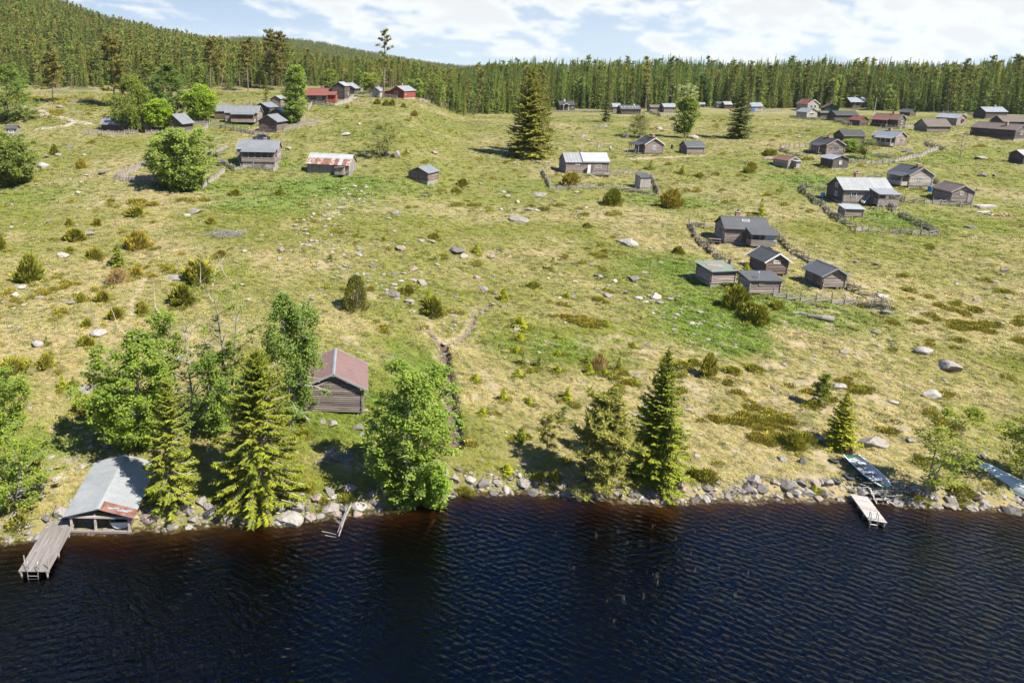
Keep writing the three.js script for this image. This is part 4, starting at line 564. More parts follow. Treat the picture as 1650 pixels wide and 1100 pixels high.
// an open veranda on the +z side from x0 to x1, d metres deep, under a lower pitch
function verandaOn(t, o, x0, x1, d, look = {}) {
  const v = sub('veranda', t), { W, H } = o, z0 = W / 2 + 0.1, z1 = z0 + d, rw = look.wall ?? 0.85, mat = look.mat || o.wall, post = look.post || 'boards_grey', eave = H - (look.drop ?? 0.28) , n = look.posts || 4, w = x1 - x0, ang = Math.atan2(H + 0.12 - eave, d + 0.1);
  obj('floor', bx(w, 0.1, d, (x0 + x1) / 2, 0.05, (z0 + z1) / 2), 'planks', v);
  obj('veranda_roof', bx(w + 0.4, 0.07, Math.hypot(d + 0.5, H - eave) + 0.1, (x0 + x1) / 2, (H + eave) / 2 + 0.12, (z0 + z1) / 2 + 0.12, 0, ang), look.roof || o.roof, v);
  for (let i = 0; i < n; i++) obj('post', bx(0.11, eave, 0.11, x0 + 0.06 + (w - 0.12) * i / (n - 1), eave / 2, z1 - 0.08), post, v);
  if (rw) { const rows = Math.max(2, Math.round(rw / 0.2)), h = rw / rows; for (let i = 0; i < rows; i++) obj('wall_board', bx(w - 0.02, h * 0.93, 0.06, (x0 + x1) / 2, h * (i + 0.5), z1 + 0.01), mat, v); for (const s of look.sides || [x0, x1]) obj('side_board', bx(0.06, rw, d - 0.15, s, rw / 2, (z0 + z1) / 2), mat, v); obj('rail', bx(w + 0.06, 0.07, 0.16, (x0 + x1) / 2, rw + 0.035, z1), look.rail || post, v); }
  if (look.glass) for (const [g0, g1, m] of look.glass) obj('glazing', bx((g1 - g0) * w - 0.1, eave - rw - 0.16, 0.03, x0 + (g0 + g1) / 2 * w, (eave + rw) / 2, z1 - 0.03, 0, 0, 0, 1), m || 'glass_blue', v);
  return v;
}
const CABINS = [];
function cabin(o) {
  const { L, W, H, a = 0, c = [1, 1] } = o; o.rise ??= W * 0.25; o.logs ??= true; o.wall ??= 'logs_grey'; o.roof ??= 'felt_charcoal';
  const p = spot(o.at[0], o.at[1]), t = -rad(a), co = Math.cos(t), si = Math.sin(t), lx = c[0] * L / 2, lz = c[1] * W / 2, cx = p.x - (lx * co + lz * si), cz = p.z - (-lx * si + lz * co);
  let hi = -1e9, lo = 1e9; for (const sx of [-1, 1]) for (const sz of [-1, 1]) { const X = sx * L / 2, Z = sz * W / 2, h = ground(cx + X * co + Z * si, cz - X * si + Z * co); hi = Math.max(hi, h); lo = Math.min(lo, h); }
  const y0 = lerp(lo, hi, o.sit ?? 0.75) + 0.1; CABINS.push([cx, cz]);
  const g = thing(o.name || 'log_cabin', o.label, o.cat || 'cabin', cx, y0, cz, t);
  const base = y0 - lo + 0.35, sup = o.base || 'stone_wall';
  if (o.stilts) for (const sx of [-1, 1]) for (const sz of [-1, 1]) obj('corner_stone', bx(0.4, base, 0.4, sx * (L / 2 - 0.2), -base / 2 + 0.04, sz * (W / 2 - 0.2)), sup, g);
  else obj('foundation', bx(L - 0.05, base, W - 0.05, 0, -base / 2, 0), sup, g);
  if (o.stilts) obj('floor', bx(L - 0.1, 0.1, W - 0.1, 0, 0.05, 0), 'planks', g);
  for (const f of ['+z', '-z', '+x', '-x']) {
    if (o.open && o.open.includes(f)) continue;
    const own = { ...o, logs: o.boards && o.boards.includes(f) ? false : o.logs }, list = []; wallRows(own, f, (q) => list.push(q));
    const mat = (o.wallMats && o.wallMats[f]) || (own.logs ? o.wall : o.boardMat || o.wall);
    if (o.near) { const wl = sub('wall', g); for (const q of list) obj(own.logs ? 'log' : 'board', q, mat, wl); } else obj('wall', list, mat, g);
  }
  obj('attic_floor', bx(L - 0.2, 0.05, W - 0.2, 0, H - 0.06, 0), 'boards_dark', g);
  if (o.open) for (const sx of [-1, 1]) for (const sz of [-1, 1]) obj('post', bx(0.15, H, 0.15, sx * (L / 2 - 0.1), H / 2, sz * (W / 2 - 0.1)), o.wall, g);
  roofOn(g, o);
  const ry = (z) => o.mono ? H + o.rise * (0.5 - z * o.mono / W) : H + o.rise * (1 - Math.abs(z) / (W / 2));
  if (o.chimney) { const [x, z, up = 0.85, w, m, pipe] = o.chimney; chimneyOn(g, x, z, ry(z) - 0.3, H + o.rise + up, w, m, pipe); }
  for (const w of o.windows || []) windowOn(g, o, ...w);
  for (const d of o.doors || []) doorOn(g, o, ...d);
  if (o.veranda) verandaOn(g, o, ...o.veranda);
  if (o.more) o.more(g, o);
  return g;
}
const WG = { frame: 'boards_grey' }, W2 = { cols: 2 };
// --- the fenced farm at centre right
cabin({ near: 1, label: 'log cabin with charcoal roof, brick chimney and glazed veranda', at: [1167, 393], c: [-1, 1], a: 13, L: 6.1, W: 4.5, H: 2.25, rise: 1.35, wall: 'logs_grey', roof: 'felt_charcoal', chimney: [-0.7, -0.5, 0.8], doors: [['+z', -0.3, 0.8, 1.75]], windows: [['-x', 0.5, 1.35, 0.7, 0.7, WG]],
  veranda: [0.0, 3.5, 2.2, { wall: 0.95, posts: 4, drop: 0.35, glass: [[0.52, 0.97, 'glass_blue']], rail: 'white_paint', sides: [0.0, 3.5] }],
  more: (g) => { const h = sub('roof_hatch', g); h.position.set(0.2, 3.3, 0.75); h.rotation.x = Math.atan2(1.35, 2.25); obj('frame', [bx(1.0, 0.08, 0.08, 0, 0, -0.2), bx(1.0, 0.08, 0.08, 0, 0, 0.2), bx(0.08, 0.08, 0.48, -0.5, 0, 0), bx(0.08, 0.08, 0.48, 0.5, 0, 0)], 'white_paint', h); obj('lid', bx(0.9, 0.05, 0.36, 0, 0, 0), 'felt_black', h); } });
cabin({ near: 1, name: 'log_storehouse', cat: 'storehouse', label: 'brown log storehouse with three small white-framed gable panes', at: [1233, 444], a: 91, L: 3.5, W: 2.9, H: 1.95, rise: 1.0, wall: 'logs_brown', roof: 'felt_charcoal', seams: 0.42, verge: 'white_paint', stilts: 1, over: 0.5, overGable: 0.4, windows: [['+x', -0.1, 1.75, 0.85, 0.36, { cols: 2, bar: 0.1 }]] });
cabin({ near: 1, name: 'log_shed', cat: 'shed', label: 'log shed under a mossy pale green flat roof', at: [1145, 463], c: [-1, 1], a: -8, L: 3.5, W: 2.9, H: 1.7, rise: 0.35, mono: 1, wall: 'logs_grey', roof: 'felt_green', over: 0.42, overGable: 0.35,
  more: (g, o) => { const r = rng(9); for (let k = 0; k < 3; k++) { const R0 = [0.75, 0.5, 0.35][k], sh = new THREE.Shape(); for (let i = 0; i < 18; i++) { const an = i / 18 * 6.283, q = R0 * (0.7 + 0.5 * r()); i ? sh.lineTo(Math.cos(an) * q * 1.3, Math.sin(an) * q * 0.7) : sh.moveTo(Math.cos(an) * q * 1.3, Math.sin(an) * q * 0.7); } const m = obj('moss_patch', finish(new THREE.ExtrudeGeometry(sh, { depth: 0.05, bevelEnabled: false }).rotateX(-Math.PI / 2), 1), std('moss_' + k, { color: rgb(0.23, 0.165, 0.13), map: stoneMap, vertexColors: true }), g); m.position.set([0.1, -0.75, 0.5][k], 2.02 - [0.02, -0.02, 0.06][k], [0.0, -0.2, 0.3][k]); m.rotation.x = Math.atan2(0.35, 2.9); } } });
cabin({ near: 1, name: 'log_shed', cat: 'shed', label: 'low log shed with dark roof and a pale metal stovepipe', at: [1206, 478], c: [-1, 1], a: 2, L: 3.9, W: 2.3, H: 1.75, rise: 0.4, mono: 1, wall: 'logs_grey', roof: 'felt_charcoal', over: 0.35, overGable: 0.3, stilts: 1, windows: [['+z', -0.55, 1.3, 0.5, 0.35, { frame: 'yellow_wood', cols: 1, glass: 'white_paint' }]],
  more: (g) => { obj('stovepipe', [rod([-0.75, 1.9, 0.75], [-0.75, 2.75, 0.75], 0.07, 0.07, 8, 1), rod([-0.75, 2.78, 0.75], [-0.75, 2.86, 0.75], 0.14, 0.03, 8, 1)], 'zinc', g); } });
cabin({ near: 1, name: 'log_storehouse', cat: 'storehouse', label: 'log storehouse with ribbed slate roof at the right-hand fence', at: [1325, 467], a: 92, L: 3.4, W: 2.8, H: 1.75, rise: 0.85, wall: 'logs_grey', roof: 'steel_slate', seams: 0.4, verge: 'tin_pale', stilts: 1, over: 0.55, overGable: 0.4, doors: [['+z', 0.2, 0.7, 1.35]] });
// --- the upper right farms
cabin({ near: 1, name: 'farmhouse', cat: 'farmhouse', label: 'two-part farmhouse with pale tin roof inside the slat-fenced yard', at: [1357, 329], c: [-1, 1], a: 8, L: 8.2, W: 5.2, H: 2.5, rise: 1.7, wall: 'logs_dark', roof: 'tin_pale', sheets: 8, over: 0.45, chimney: [-0.6, -0.3, 1.0, 0.7], windows: [['-x', 0.3, 2.9, 0.7, 0.8], ['-x', 0.5, 1.2, 0.7, 0.8], ['+z', -2.3, 1.5, 0.8, 0.8]], wallMats: { '+z': 'boards_grey' }, boards: ['+z'],
  veranda: [0.5, 4.0, 2.6, { wall: 1.15, posts: 4, drop: 0.45, mat: 'boards_grey', roof: 'tin_pale', sides: [0.5, 4.0] }],
  more: (g) => { const s = sub('outside_stair', g); for (let k = 0; k < 3; k++) obj('stair_rail', rod([-1.3 + k * 0.05, 0.1 + 0.1 * k, 4.3 - 0.5 * k], [0.35, 1.35 + 0.05 * k, 3.0 - 0.3 * k], 0.05, 0.05, 5), 'white_paint', s); for (let k = 0; k < 6; k++) obj('step', bx(0.3, 0.05, 0.9, -1.1 + k * 0.27, 0.15 + k * 0.19, 3.5), 'planks', s); obj('stone_plinth', Array.from({ length: 34 }, (_, i) => bx(0.3 + 0.2 * RH(), 0.25, 0.3, 0.6 + (i % 17) * 0.2, -0.1 - 0.25 * Math.floor(i / 17), 5.25 + 0.1 * RH(), RH())), 'stone_wall', g); } });
cabin({ near: 1, name: 'log_shed', cat: 'shed', label: 'little log shed with flat pale roof beside the slat fence', at: [1361, 351], c: [-1, 1], a: 10, L: 2.9, W: 2.0, H: 1.35, rise: 0.35, mono: 1, wall: 'logs_grey', roof: 'tin_grey', over: 0.3, overGable: 0.3, stilts: 1 });
cabin({ near: 1, label: 'pale grey log cabin with black roof and corner porch', at: [1464, 303], a: 92, L: 5.6, W: 4.6, H: 2.35, rise: 1.5, wall: 'logs_pale', roof: 'felt_charcoal', chimney: [1.6, 0, 0.6, 0.6, 'brick', false], windows: [['+x', -0.2, 1.45, 0.7, 0.7, { cols: 1 }]], verge: 'boards_pale', over: 0.4,
  veranda: [-1.4, 2.75, 1.5, { wall: 0.9, posts: 4, drop: 0.3, mat: 'logs_pale', roof: 'felt_charcoal' }] });
cabin({ near: 1, name: 'log_barn', cat: 'barn', label: 'grey log barn with brown roof behind the paled fence', at: [1532, 327], a: 98, L: 4.9, W: 3.7, H: 2.0, rise: 1.1, wall: 'logs_grey', roof: 'felt_brown', verge: 'boards_pale', over: 0.4, windows: [['+x', -0.3, 1.6, 0.5, 0.5, { cols: 1 }]], doors: [['+x', 1.3, 0.7, 1.6, 'boards_grey']] });
cabin({ label: 'dark log cabin with black roof and a junk-filled porch', at: [1331, 250], a: 90, L: 5.6, W: 4.5, H: 2.2, rise: 1.35, wall: 'logs_grey', roof: 'felt_black', verge: 'boards_pale', chimney: [-0.4, -0.3, 0.7, 0.7], windows: [['+x', 0.3, 1.3, 1.2, 0.8, { cols: 3, frame: 'boards_grey' }], ['+x', -1.2, 1.3, 0.6, 0.7, WG]],
  veranda: [-1.2, 2.4, 1.6, { wall: 0, posts: 5, drop: 0.3, post: 'poles' }] });
cabin({ label: 'dark cabin with black roof half hidden behind the apple tree', at: [1359, 232], c: [-1, 1], a: 5, L: 5.4, W: 4.2, H: 2.1, rise: 1.3, wall: 'logs_dark', roof: 'felt_black', fascia: 'boards_pale' });
cabin({ name: 'log_hut', cat: 'hut', label: 'tiny hut with rusty roof and a boxed entrance', at: [1269, 272], a: 72, L: 3.6, W: 3.2, H: 1.45, rise: 0.7, wall: 'logs_pale', roof: 'tile_rust', verge: 'boards_pale',
  more: (g) => { const e = sub('entrance', g); obj('wall', [bx(1.3, 1.5, 0.08, 2.35, 0.6, -0.75), bx(0.08, 1.5, 1.2, 2.95, 0.6, -0.2), bx(1.3, 1.5, 0.08, 2.35, 0.6, 0.4)], 'boards_grey', e); obj('entrance_roof', bx(1.7, 0.07, 1.7, 2.45, 1.42, -0.2, 0, 0, -0.1), 'tin_grey', e); } });
cabin({ name: 'board_hut', cat: 'hut', label: 'small board hut with patched grey roof and orange chimney', at: [1341, 272], a: 90, L: 4.0, W: 3.7, H: 1.9, rise: 0.75, logs: false, wall: 'boards_dark', roof: 'tin_grey', chimney: [1.5, -0.9, 0.2, 0.45, 'brick', false], windows: [['+x', -0.1, 1.1, 0.6, 0.8, { glass: 'white_paint' }]] });
cabin({ label: 'grey-roofed log cabin with dark porch on the upper right', at: [1441, 237], a: 66, L: 5.6, W: 5.2, H: 2.4, rise: 1.3, wall: 'logs_grey', roof: 'steel_grey', verge: 'tin_white', chimney: [-0.2, -0.3, 0.8, 0.7], windows: [['+x', 0.3, 1.5, 1.1, 0.7, { cols: 3, frame: 'boards_grey' }]], veranda: [-1.2, 2.75, 1.7, { wall: 0.8, posts: 4, drop: 0.3, post: 'white_paint' }] });
// --- centre of the upper meadow
cabin({ near: 1, name: 'farmhouse', cat: 'farmhouse', label: 'long cabin with two-step pale tin roof and open white door', at: [912, 279], c: [-1, 1], a: 3, L: 9.4, W: 5.0, H: 2.5, rise: 1.65, wall: 'logs_grey', roof: 'tin_pale', seams: 0.7, over: 0.3, overGable: 0.3, chimney: [-0.6, -0.4, 0.85, 0.65, 'brick', false], windows: [['+z', 2.5, 1.55, 1.3, 0.55, { cols: 3 }], ['+z', -2.2, 1.9, 0.9, 0.25, { cols: 1 }]], doors: [['+z', 0.9, 0.9, 1.8, 'boards_dark']],
  more: (g) => {
    obj('roof_step', [bx(6.0, 0.09, 3.2, 1.95, 3.48, 1.38, 0, Math.atan2(1.65, 2.5)), bx(6.0, 0.09, 3.2, 1.95, 3.48, -1.38, 0, -Math.atan2(1.65, 2.5))], 'tin_grey', g); obj('step_edge', bx(0.12, 0.24, 3.3, -1.1, 3.42, 1.38, 0, Math.atan2(1.65, 2.5)), 'felt_charcoal', g);
    const d = sub('open_door', g); obj('leaf', bx(0.9, 1.85, 0.06, 0.28, 1.0, 3.0, 0.5), 'white_paint', d);
    const k = sub('terrace', g); obj('deck', bx(5.4, 0.12, 1.9, 2.0, -0.1, 3.55), 'planks', k); for (let i = 0; i < 5; i++) obj('post', bx(0.09, 1.1, 0.09, -0.6 + i * 1.3, 0.25, 4.45), 'boards_grey', k); for (const y of [0.3, 0.62]) obj('rail', bx(4.2, 0.1, 0.05, 2.6, y, 4.51), 'boards_grey', k); obj('prop', Array.from({ length: 4 }, (_, i) => bx(0.2, 0.9, 0.2, -0.4 + i * 1.6, -0.6, 4.3)), 'stone_wall', k);
    const b = sub('terrace_bench', g); obj('seat', bx(2.0, 0.06, 0.35, 2.6, 0.42, 3.6), 'planks', b); obj('back', bx(2.0, 0.35, 0.06, 2.6, 0.75, 3.4), 'planks', b); for (const x of [1.8, 3.4]) obj('leg', bx(0.08, 0.42, 0.3, x, 0.2, 3.6), 'planks', b); } });
cabin({ name: 'privy', cat: 'privy', label: 'narrow board privy with dark lean-to roof in the fence corner', at: [1031, 305], c: [-1, 1], a: 0, L: 2.2, W: 2.4, H: 2.1, rise: 0.6, mono: 1, logs: false, wall: 'boards_pale', roof: 'felt_charcoal', over: 0.2, overGable: 0.25, more: (g) => { obj('woodpile', Array.from({ length: 9 }, (_, i) => rod([1.35 + 0.16 * (i % 3), -0.1, -0.8 + 0.25 * i], [1.2, 1.35 - 0.09 * i, -0.7 + 0.25 * i], 0.05, 0.05, 5)), 'poles', g); } });
cabin({ label: 'grey log cabin with black roof and dark post porch', at: [1039, 249], a: 90, L: 5.6, W: 4.6, H: 2.4, rise: 1.5, wall: 'logs_grey', roof: 'felt_black', verge: 'white_paint', chimney: [1.3, -0.2, 0.9, 0.6, 'brick', false], windows: [['+x', 0, 1.5, 0.75, 1.0, { cols: 2, frame: 'white_paint', glass: 'glass_blue' }]], veranda: [-2.6, 2.7, 1.6, { wall: 0, posts: 6, drop: 0.25, post: 'poles', roof: 'felt_black' }] });
cabin({ name: 'log_shed', cat: 'shed', label: 'small shed with dark roof and white fascia right of the black-roofed cabin', at: [1107, 249], c: [-1, 1], a: 3, L: 4.2, W: 4.0, H: 1.75, rise: 1.1, wall: 'logs_grey', roof: 'felt_charcoal', fascia: 'white_paint' });
// --- the left-hand farms
cabin({ near: 1, name: 'farmhouse', cat: 'farmhouse', label: 'steel-roofed log farmhouse with a long dark veranda', at: [446, 268], c: [1, 1], a: 9, L: 8.8, W: 4.6, H: 2.6, rise: 1.6, wall: 'logs_grey', roof: 'steel_grey', verge: 'tin_white', over: 0.3, chimney: [1.2, -0.6, 0.5, 0.6, 'brick', false], sit: 1, veranda: [-3.0, 4.4, 2.0, { wall: 0.9, posts: 6, drop: 0.4, mat: 'logs_grey', post: 'boards_pale', roof: 'steel_grey' }],
  more: (g) => { obj('cellar_wall', bx(7.2, 1.6, 1.8, 0.8, -0.85, 3.35), 'boards_grey', g); obj('cellar_hatch', bx(1.1, 0.7, 0.06, 1.6, -0.6, 4.27), 'boards_dark', g); } });
cabin({ near: 1, name: 'board_barn', cat: 'barn', label: 'low barn roofed with patched white and rust-red tin sheets', at: [562, 285], c: [1, 1], a: 20, L: 9.2, W: 5.2, H: 1.9, rise: 1.6, logs: false, wall: 'boards_grey', roof: 'tin_white', sheets: 11, sheetSplit: 0.42, over: 0.5, overGable: 0.3, sheetMat: (dir, i, k) => dir < 0 || k === 0 ? 'tin_white' : ['flaking', 'flaking', 'rusty', 'flaking', 'rusty', 'rusty', 'flaking', 'rusty', 'tin_white', 'rusty', 'flaking'][i % 11],
  more: (g) => { const e = sub('lean_to', g); obj('wall', [bx(1.9, 1.55, 0.08, 2.9, 0.6, 4.0), bx(0.08, 1.55, 1.4, 2.0, 0.6, 3.3), bx(0.08, 1.55, 1.4, 3.85, 0.6, 3.3)], 'boards_grey', e); obj('lean_to_roof', bx(2.3, 0.06, 1.9, 2.95, 1.5, 3.35, 0, 0.12, 0.12), 'rusty', e); } });
cabin({ near: 1, name: 'log_hut', cat: 'hut', label: 'brown log hut with a plain grey roof below the upper meadow', at: [689, 299], c: [1, -1], a: 128, L: 4.4, W: 4.4, H: 1.6, rise: 0.95, wall: 'logs_brown', roof: 'steel_grey', base: 'stone_wall', over: 0.35, doors: [['+x', 0.2, 0.8, 1.5]] });
cabin({ name: 'open_shed', cat: 'shed', label: 'long open-fronted shed with grey roof behind paling', at: [204, 213], c: [1, 1], a: 14, L: 7.2, W: 3.8, H: 1.9, rise: 1.5, wall: 'logs_dark', roof: 'steel_grey', verge: 'tin_white', over: 0.6, open: ['+x'] });
cabin({ name: 'log_shed', cat: 'shed', label: 'small grey shed between the white birch trunk and small maple', at: [238, 212], c: [1, 1], a: 20, L: 2.8, W: 2.6, H: 2.0, rise: 0.6, logs: false, wall: 'boards_grey', roof: 'steel_slate' });
cabin({ label: 'dark cabin with steep grey roof behind the small maple', at: [292, 213], c: [1, -1], a: 118, L: 5, W: 5.6, H: 2.1, rise: 2.0, logs: false, wall: 'boards_dark', roof: 'steel_grey', over: 0.7 });
cabin({ near: 1, name: 'farmhouse', cat: 'farmhouse', label: 'farmhouse with pale grey roof and orange-railed veranda', at: [414, 200], c: [1, 1], a: 12, L: 9.2, W: 5.2, H: 2.5, rise: 1.7, wall: 'logs_grey', roof: 'steel_grey', verge: 'tin_white', chimney: [1.6, -0.7, 0.9, 0.8, 'brick'], veranda: [-2.4, 4.3, 2.0, { wall: 0.9, posts: 5, drop: 0.35, post: 'orange_wood', rail: 'orange_wood', roof: 'steel_grey' }] });
cabin({ name: 'log_barn', cat: 'barn', label: 'log wing with blue-grey roof left of the orange-railed farmhouse', at: [368, 194], c: [1, 1], a: 12, L: 4.2, W: 4.6, H: 2.1, rise: 1.6, wall: 'logs_brown', roof: 'steel_grey' });
cabin({ name: 'log_barn', cat: 'barn', label: 'dark log barn behind the orange-railed farmhouse', at: [432, 189], c: [1, -1], a: 118, L: 5.6, W: 4.8, H: 2.3, rise: 1.2, wall: 'logs_dark', roof: 'steel_grey' });
cabin({ near: 1, name: 'log_barn', cat: 'barn', label: 'reddish-brown log barn at the front of the left-hand farm', at: [446, 214], c: [1, -1], a: 116, L: 5.0, W: 5.3, H: 2.5, rise: 1.5, wall: 'logs_brown', roof: 'steel_grey', over: 0.6, overGable: 0.5 });
cabin({ name: 'log_shed', cat: 'shed', label: 'dark shed with a bright white roof behind the reddish-brown barn', at: [456, 197], c: [1, -1], a: 112, L: 3.6, W: 4.0, H: 2.2, rise: 1.1, wall: 'logs_dark', roof: 'tin_white' });
cabin({ name: 'stone_shed', cat: 'shed', label: 'grey shed with pale roof in front of the massive pines', at: [452, 174], c: [1, -1], a: 112, L: 3.6, W: 3.4, H: 2.4, rise: 0.9, wall: 'logs_grey', roof: 'tin_pale' });
cabin({ name: 'cottage', cat: 'cottage', label: 'dark cottage with a red-tiled roof on the hilltop', at: [526, 166], c: [1, 1], a: 12, L: 7.6, W: 6.0, H: 2.5, rise: 1.9, wall: 'logs_dark', roof: 'tile_red', over: 0.6, chimney: [1.9, -0.6, 0.8], windows: [['+z', -2.6, 1.6, 1.0, 1.2], ['+z', 1.4, 1.5, 1.6, 0.7, W2]], more: (g) => { const e = sub('wing', g); obj('wall', bx(3.0, 2.4, 3.4, 5.2, 1.2, -0.4), 'red_boards', e); obj('wing_roof', [bx(3.3, 0.09, 2.4, 5.3, 2.9, 0.75, 0, 0.5), bx(3.3, 0.09, 2.4, 5.3, 2.9, -1.35, 0, -0.5)], 'tile_red', e); } });
cabin({ label: 'two-storey grey storehouse with pale roof on the hilltop', at: [555, 161], c: [1, -1], a: 112, L: 5.4, W: 4.4, H: 4.4, rise: 1.2, name: 'storehouse', cat: 'storehouse', wall: 'logs_dark', roof: 'tin_grey', windows: [['-z', 1.2, 1.4, 0.8, 0.9]] });
cabin({ label: 'dark barn with a wide pale roof right of the storehouse', at: [571, 152], c: [1, -1], a: 116, L: 6.0, W: 6.6, H: 2.2, rise: 1.8, name: 'barn', cat: 'barn', wall: 'logs_dark', roof: 'tin_pale', over: 0.6 });
cabin({ label: 'small whitish hut beside the lone pine', at: [612, 157], c: [1, -1], a: 118, L: 3.8, W: 4.0, H: 2.1, rise: 1.3, name: 'hut', cat: 'hut', logs: false, wall: 'boards_pale', roof: 'tin_pale', chimney: [-0.4, 0, 0.8, 0.6, 'mortar'] });
cabin({ label: 'red-walled cottage with white windows and pale roof', at: [651, 160], c: [1, -1], a: 128, L: 8.2, W: 6.0, H: 2.4, rise: 1.6, name: 'cottage', cat: 'cottage', logs: false, wall: 'red_boards', roof: 'tin_pale', over: 0.4, chimney: [0.6, 0.2, 1.1, 0.7], windows: [['+x', -0.2, 1.6, 1.4, 1.2, W2], ['-z', -3.2, 1.6, 0.9, 1.2]], more: (g) => { const e = sub('wing', g); obj('wall', bx(3.4, 2.1, 2.8, 2.2, 1.05, 4.2), 'red_boards', e); obj('wing_roof', bx(3.9, 0.1, 3.2, 2.2, 2.3, 4.2, 0, 0.14), 'tile_rust', e); } });
cabin({ name: 'privy', cat: 'privy', label: 'tiny dark hut with a white-framed opening at the left edge', at: [18, 219], c: [0, 1], a: 0, L: 2.4, W: 2.2, H: 1.7, rise: 0.6, logs: false, wall: 'boards_grey', roof: 'felt_charcoal', windows: [['+z', 0, 0.95, 1.2, 0.8, { cols: 0, glass: 'boards_grey', bar: 0.14 }]] });
// --- along the forest edge
const far = (o) => cabin({ over: 0.4, ...o });
far({ label: 'black cabin with a small white-edged porch gable below the forest', at: [902, 178], c: [-1, 1], a: 2, L: 6.6, W: 5, H: 2.3, rise: 1.6, wall: 'logs_dark', roof: 'felt_black', chimney: [-0.6, 0, 0.9, 0.6, 'white_paint'], windows: [['+z', 2.4, 1.4, 0.8, 0.7]], more: (g) => { const e = sub('porch_gable', g); obj('gable_roof', [bx(1.7, 0.1, 2.4, -1.6, 2.7, 3.0, 0, 0, 0.5), bx(1.7, 0.1, 2.4, -0.15, 2.7, 3.0, 0, 0, -0.5)], 'felt_black', e); obj('verge_board', [bx(1.75, 0.18, 0.06, -1.6, 2.66, 4.24, 0, 0, 0.5), bx(1.75, 0.18, 0.06, -0.15, 2.66, 4.24, 0, 0, -0.5)], 'white_paint', e); for (const x of [-2.0, 0.2]) obj('post', bx(0.14, 2.3, 0.14, x, 1.15, 4.0), 'white_paint', e); } });
far({ label: 'narrow shed with pale roof left of the long dark longhouse', name: 'shed', cat: 'shed', at: [988, 181], c: [-1, 1], a: 6, L: 3.0, W: 4, H: 2.3, rise: 1.2, wall: 'logs_grey', roof: 'tin_pale' });
far({ label: 'long low dark longhouse with white skylight strips', name: 'longhouse', cat: 'longhouse', at: [1001, 184], c: [-1, 1], a: 5, L: 7.6, W: 5, H: 2.1, rise: 1.3, wall: 'logs_dark', roof: 'felt_charcoal', chimney: [2.0, 0, 0.7, 0.5, 'white_paint'], more: (g) => { for (let i = 0; i < 7; i++) obj('skylight', bx(0.5, 0.05, 1.0, -3.2 + i * 1.05, 2.86, 1.35, 0, Math.atan2(1.3, 2.5)), 'blue_roof', g); } });
far({ label: 'grey stone hut with a turf roof at the forest edge', name: 'turf_hut', cat: 'hut', at: [1049, 180], c: [-1, 1], a: 5, L: 4.4, W: 4, H: 1.8, rise: 0.8, wall: 'logs_grey', roof: 'felt_brown' });
far({ label: 'hut with pale roof right of the turf-roofed hut', name: 'hut', cat: 'hut', at: [1070, 181], c: [-1, 1], a: 4, L: 4.8, W: 4.2, H: 2.2, rise: 1.2, wall: 'logs_grey', roof: 'tin_pale' });
far({ label: 'low pale-roofed shelter among the bushes at the forest edge', name: 'shelter', cat: 'shelter', at: [1126, 172], c: [-1, 1], a: 20, L: 2.6, W: 3, H: 1.2, rise: 0.7, wall: 'logs_grey', roof: 'tin_pale' });
far({ label: 'small grey board shed left of the dark meadow spruce', name: 'shed', cat: 'shed', at: [1156, 174], c: [-1, 1], a: 4, L: 2.6, W: 3.4, H: 2.0, rise: 0.7, logs: false, wall: 'boards_pale', roof: 'felt_charcoal' });
far({ label: 'small dark hut tucked behind the dark meadow spruce', name: 'hut', cat: 'hut', at: [1168, 175], c: [-1, 1], a: 4, L: 3.2, W: 3.4, H: 1.9, rise: 1.1, wall: 'logs_dark', roof: 'tin_pale' });
far({ label: 'whitewashed cottage with a blue door and grey roof', name: 'cottage', cat: 'cottage', at: [1211, 180], c: [-1, 1], a: 4, L: 4.6, W: 4.4, H: 2.3, rise: 1.4, logs: false, wall: 'boards_pale', roof: 'blue_roof', doors: [['+z', -1.5, 0.9, 1.8, 'plastic_blue']], windows: [['+z', 1.2, 1.4, 0.9, 0.7]] });
far({ label: 'tall cottage with red roof and white glazed gable', name: 'cottage', cat: 'cottage', at: [1301, 179], a: 84, L: 6, W: 5.4, H: 2.8, rise: 1.8, wall: 'logs_grey', logs: false, boardMat: 'boards_pale', roof: 'tile_red', windows: [['+x', -0.9, 1.7, 1.0, 1.3], ['+x', 0.9, 1.7, 1.0, 1.3]], verge: 'white_paint' });
far({ label: 'white-fronted cabin with arched panes and pale roof', at: [1300, 190], a: 80, L: 4.8, W: 4.6, H: 2.1, rise: 1.2, logs: false, wall: 'boards_pale', roof: 'tin_pale', chimney: [1.4, -0.8, 0.3, 0.5, 'brick', false], windows: [['+x', 0, 1.3, 2.0, 0.8, { cols: 4 }]] });
far({ label: 'very small dark shed right of the white-fronted cabin', name: 'shed', cat: 'shed', at: [1323, 189], c: [-1, 1], a: 10, L: 2.6, W: 2.6, H: 1.6, rise: 0.5, logs: false, wall: 'boards_dark', roof: 'felt_brown' });
far({ label: 'dark green cottage with red roof and red chimney', name: 'cottage', cat: 'cottage', at: [1351, 183], a: 118, c: [1, -1], L: 5.8, W: 5.2, H: 2.3, rise: 1.6, logs: false, wall: 'green_boards', roof: 'tile_rust', chimney: [0.3, 0, 0.8, 0.6], windows: [['-z', 0, 1.3, 1.0, 0.7]] });
far({ label: 'dark cabin with a white fascia strip below the green cottage', at: [1347, 195], c: [-1, 1], a: 6, L: 7.4, W: 5, H: 2.2, rise: 1.2, wall: 'logs_dark', roof: 'felt_black', fascia: 'tin_white' });
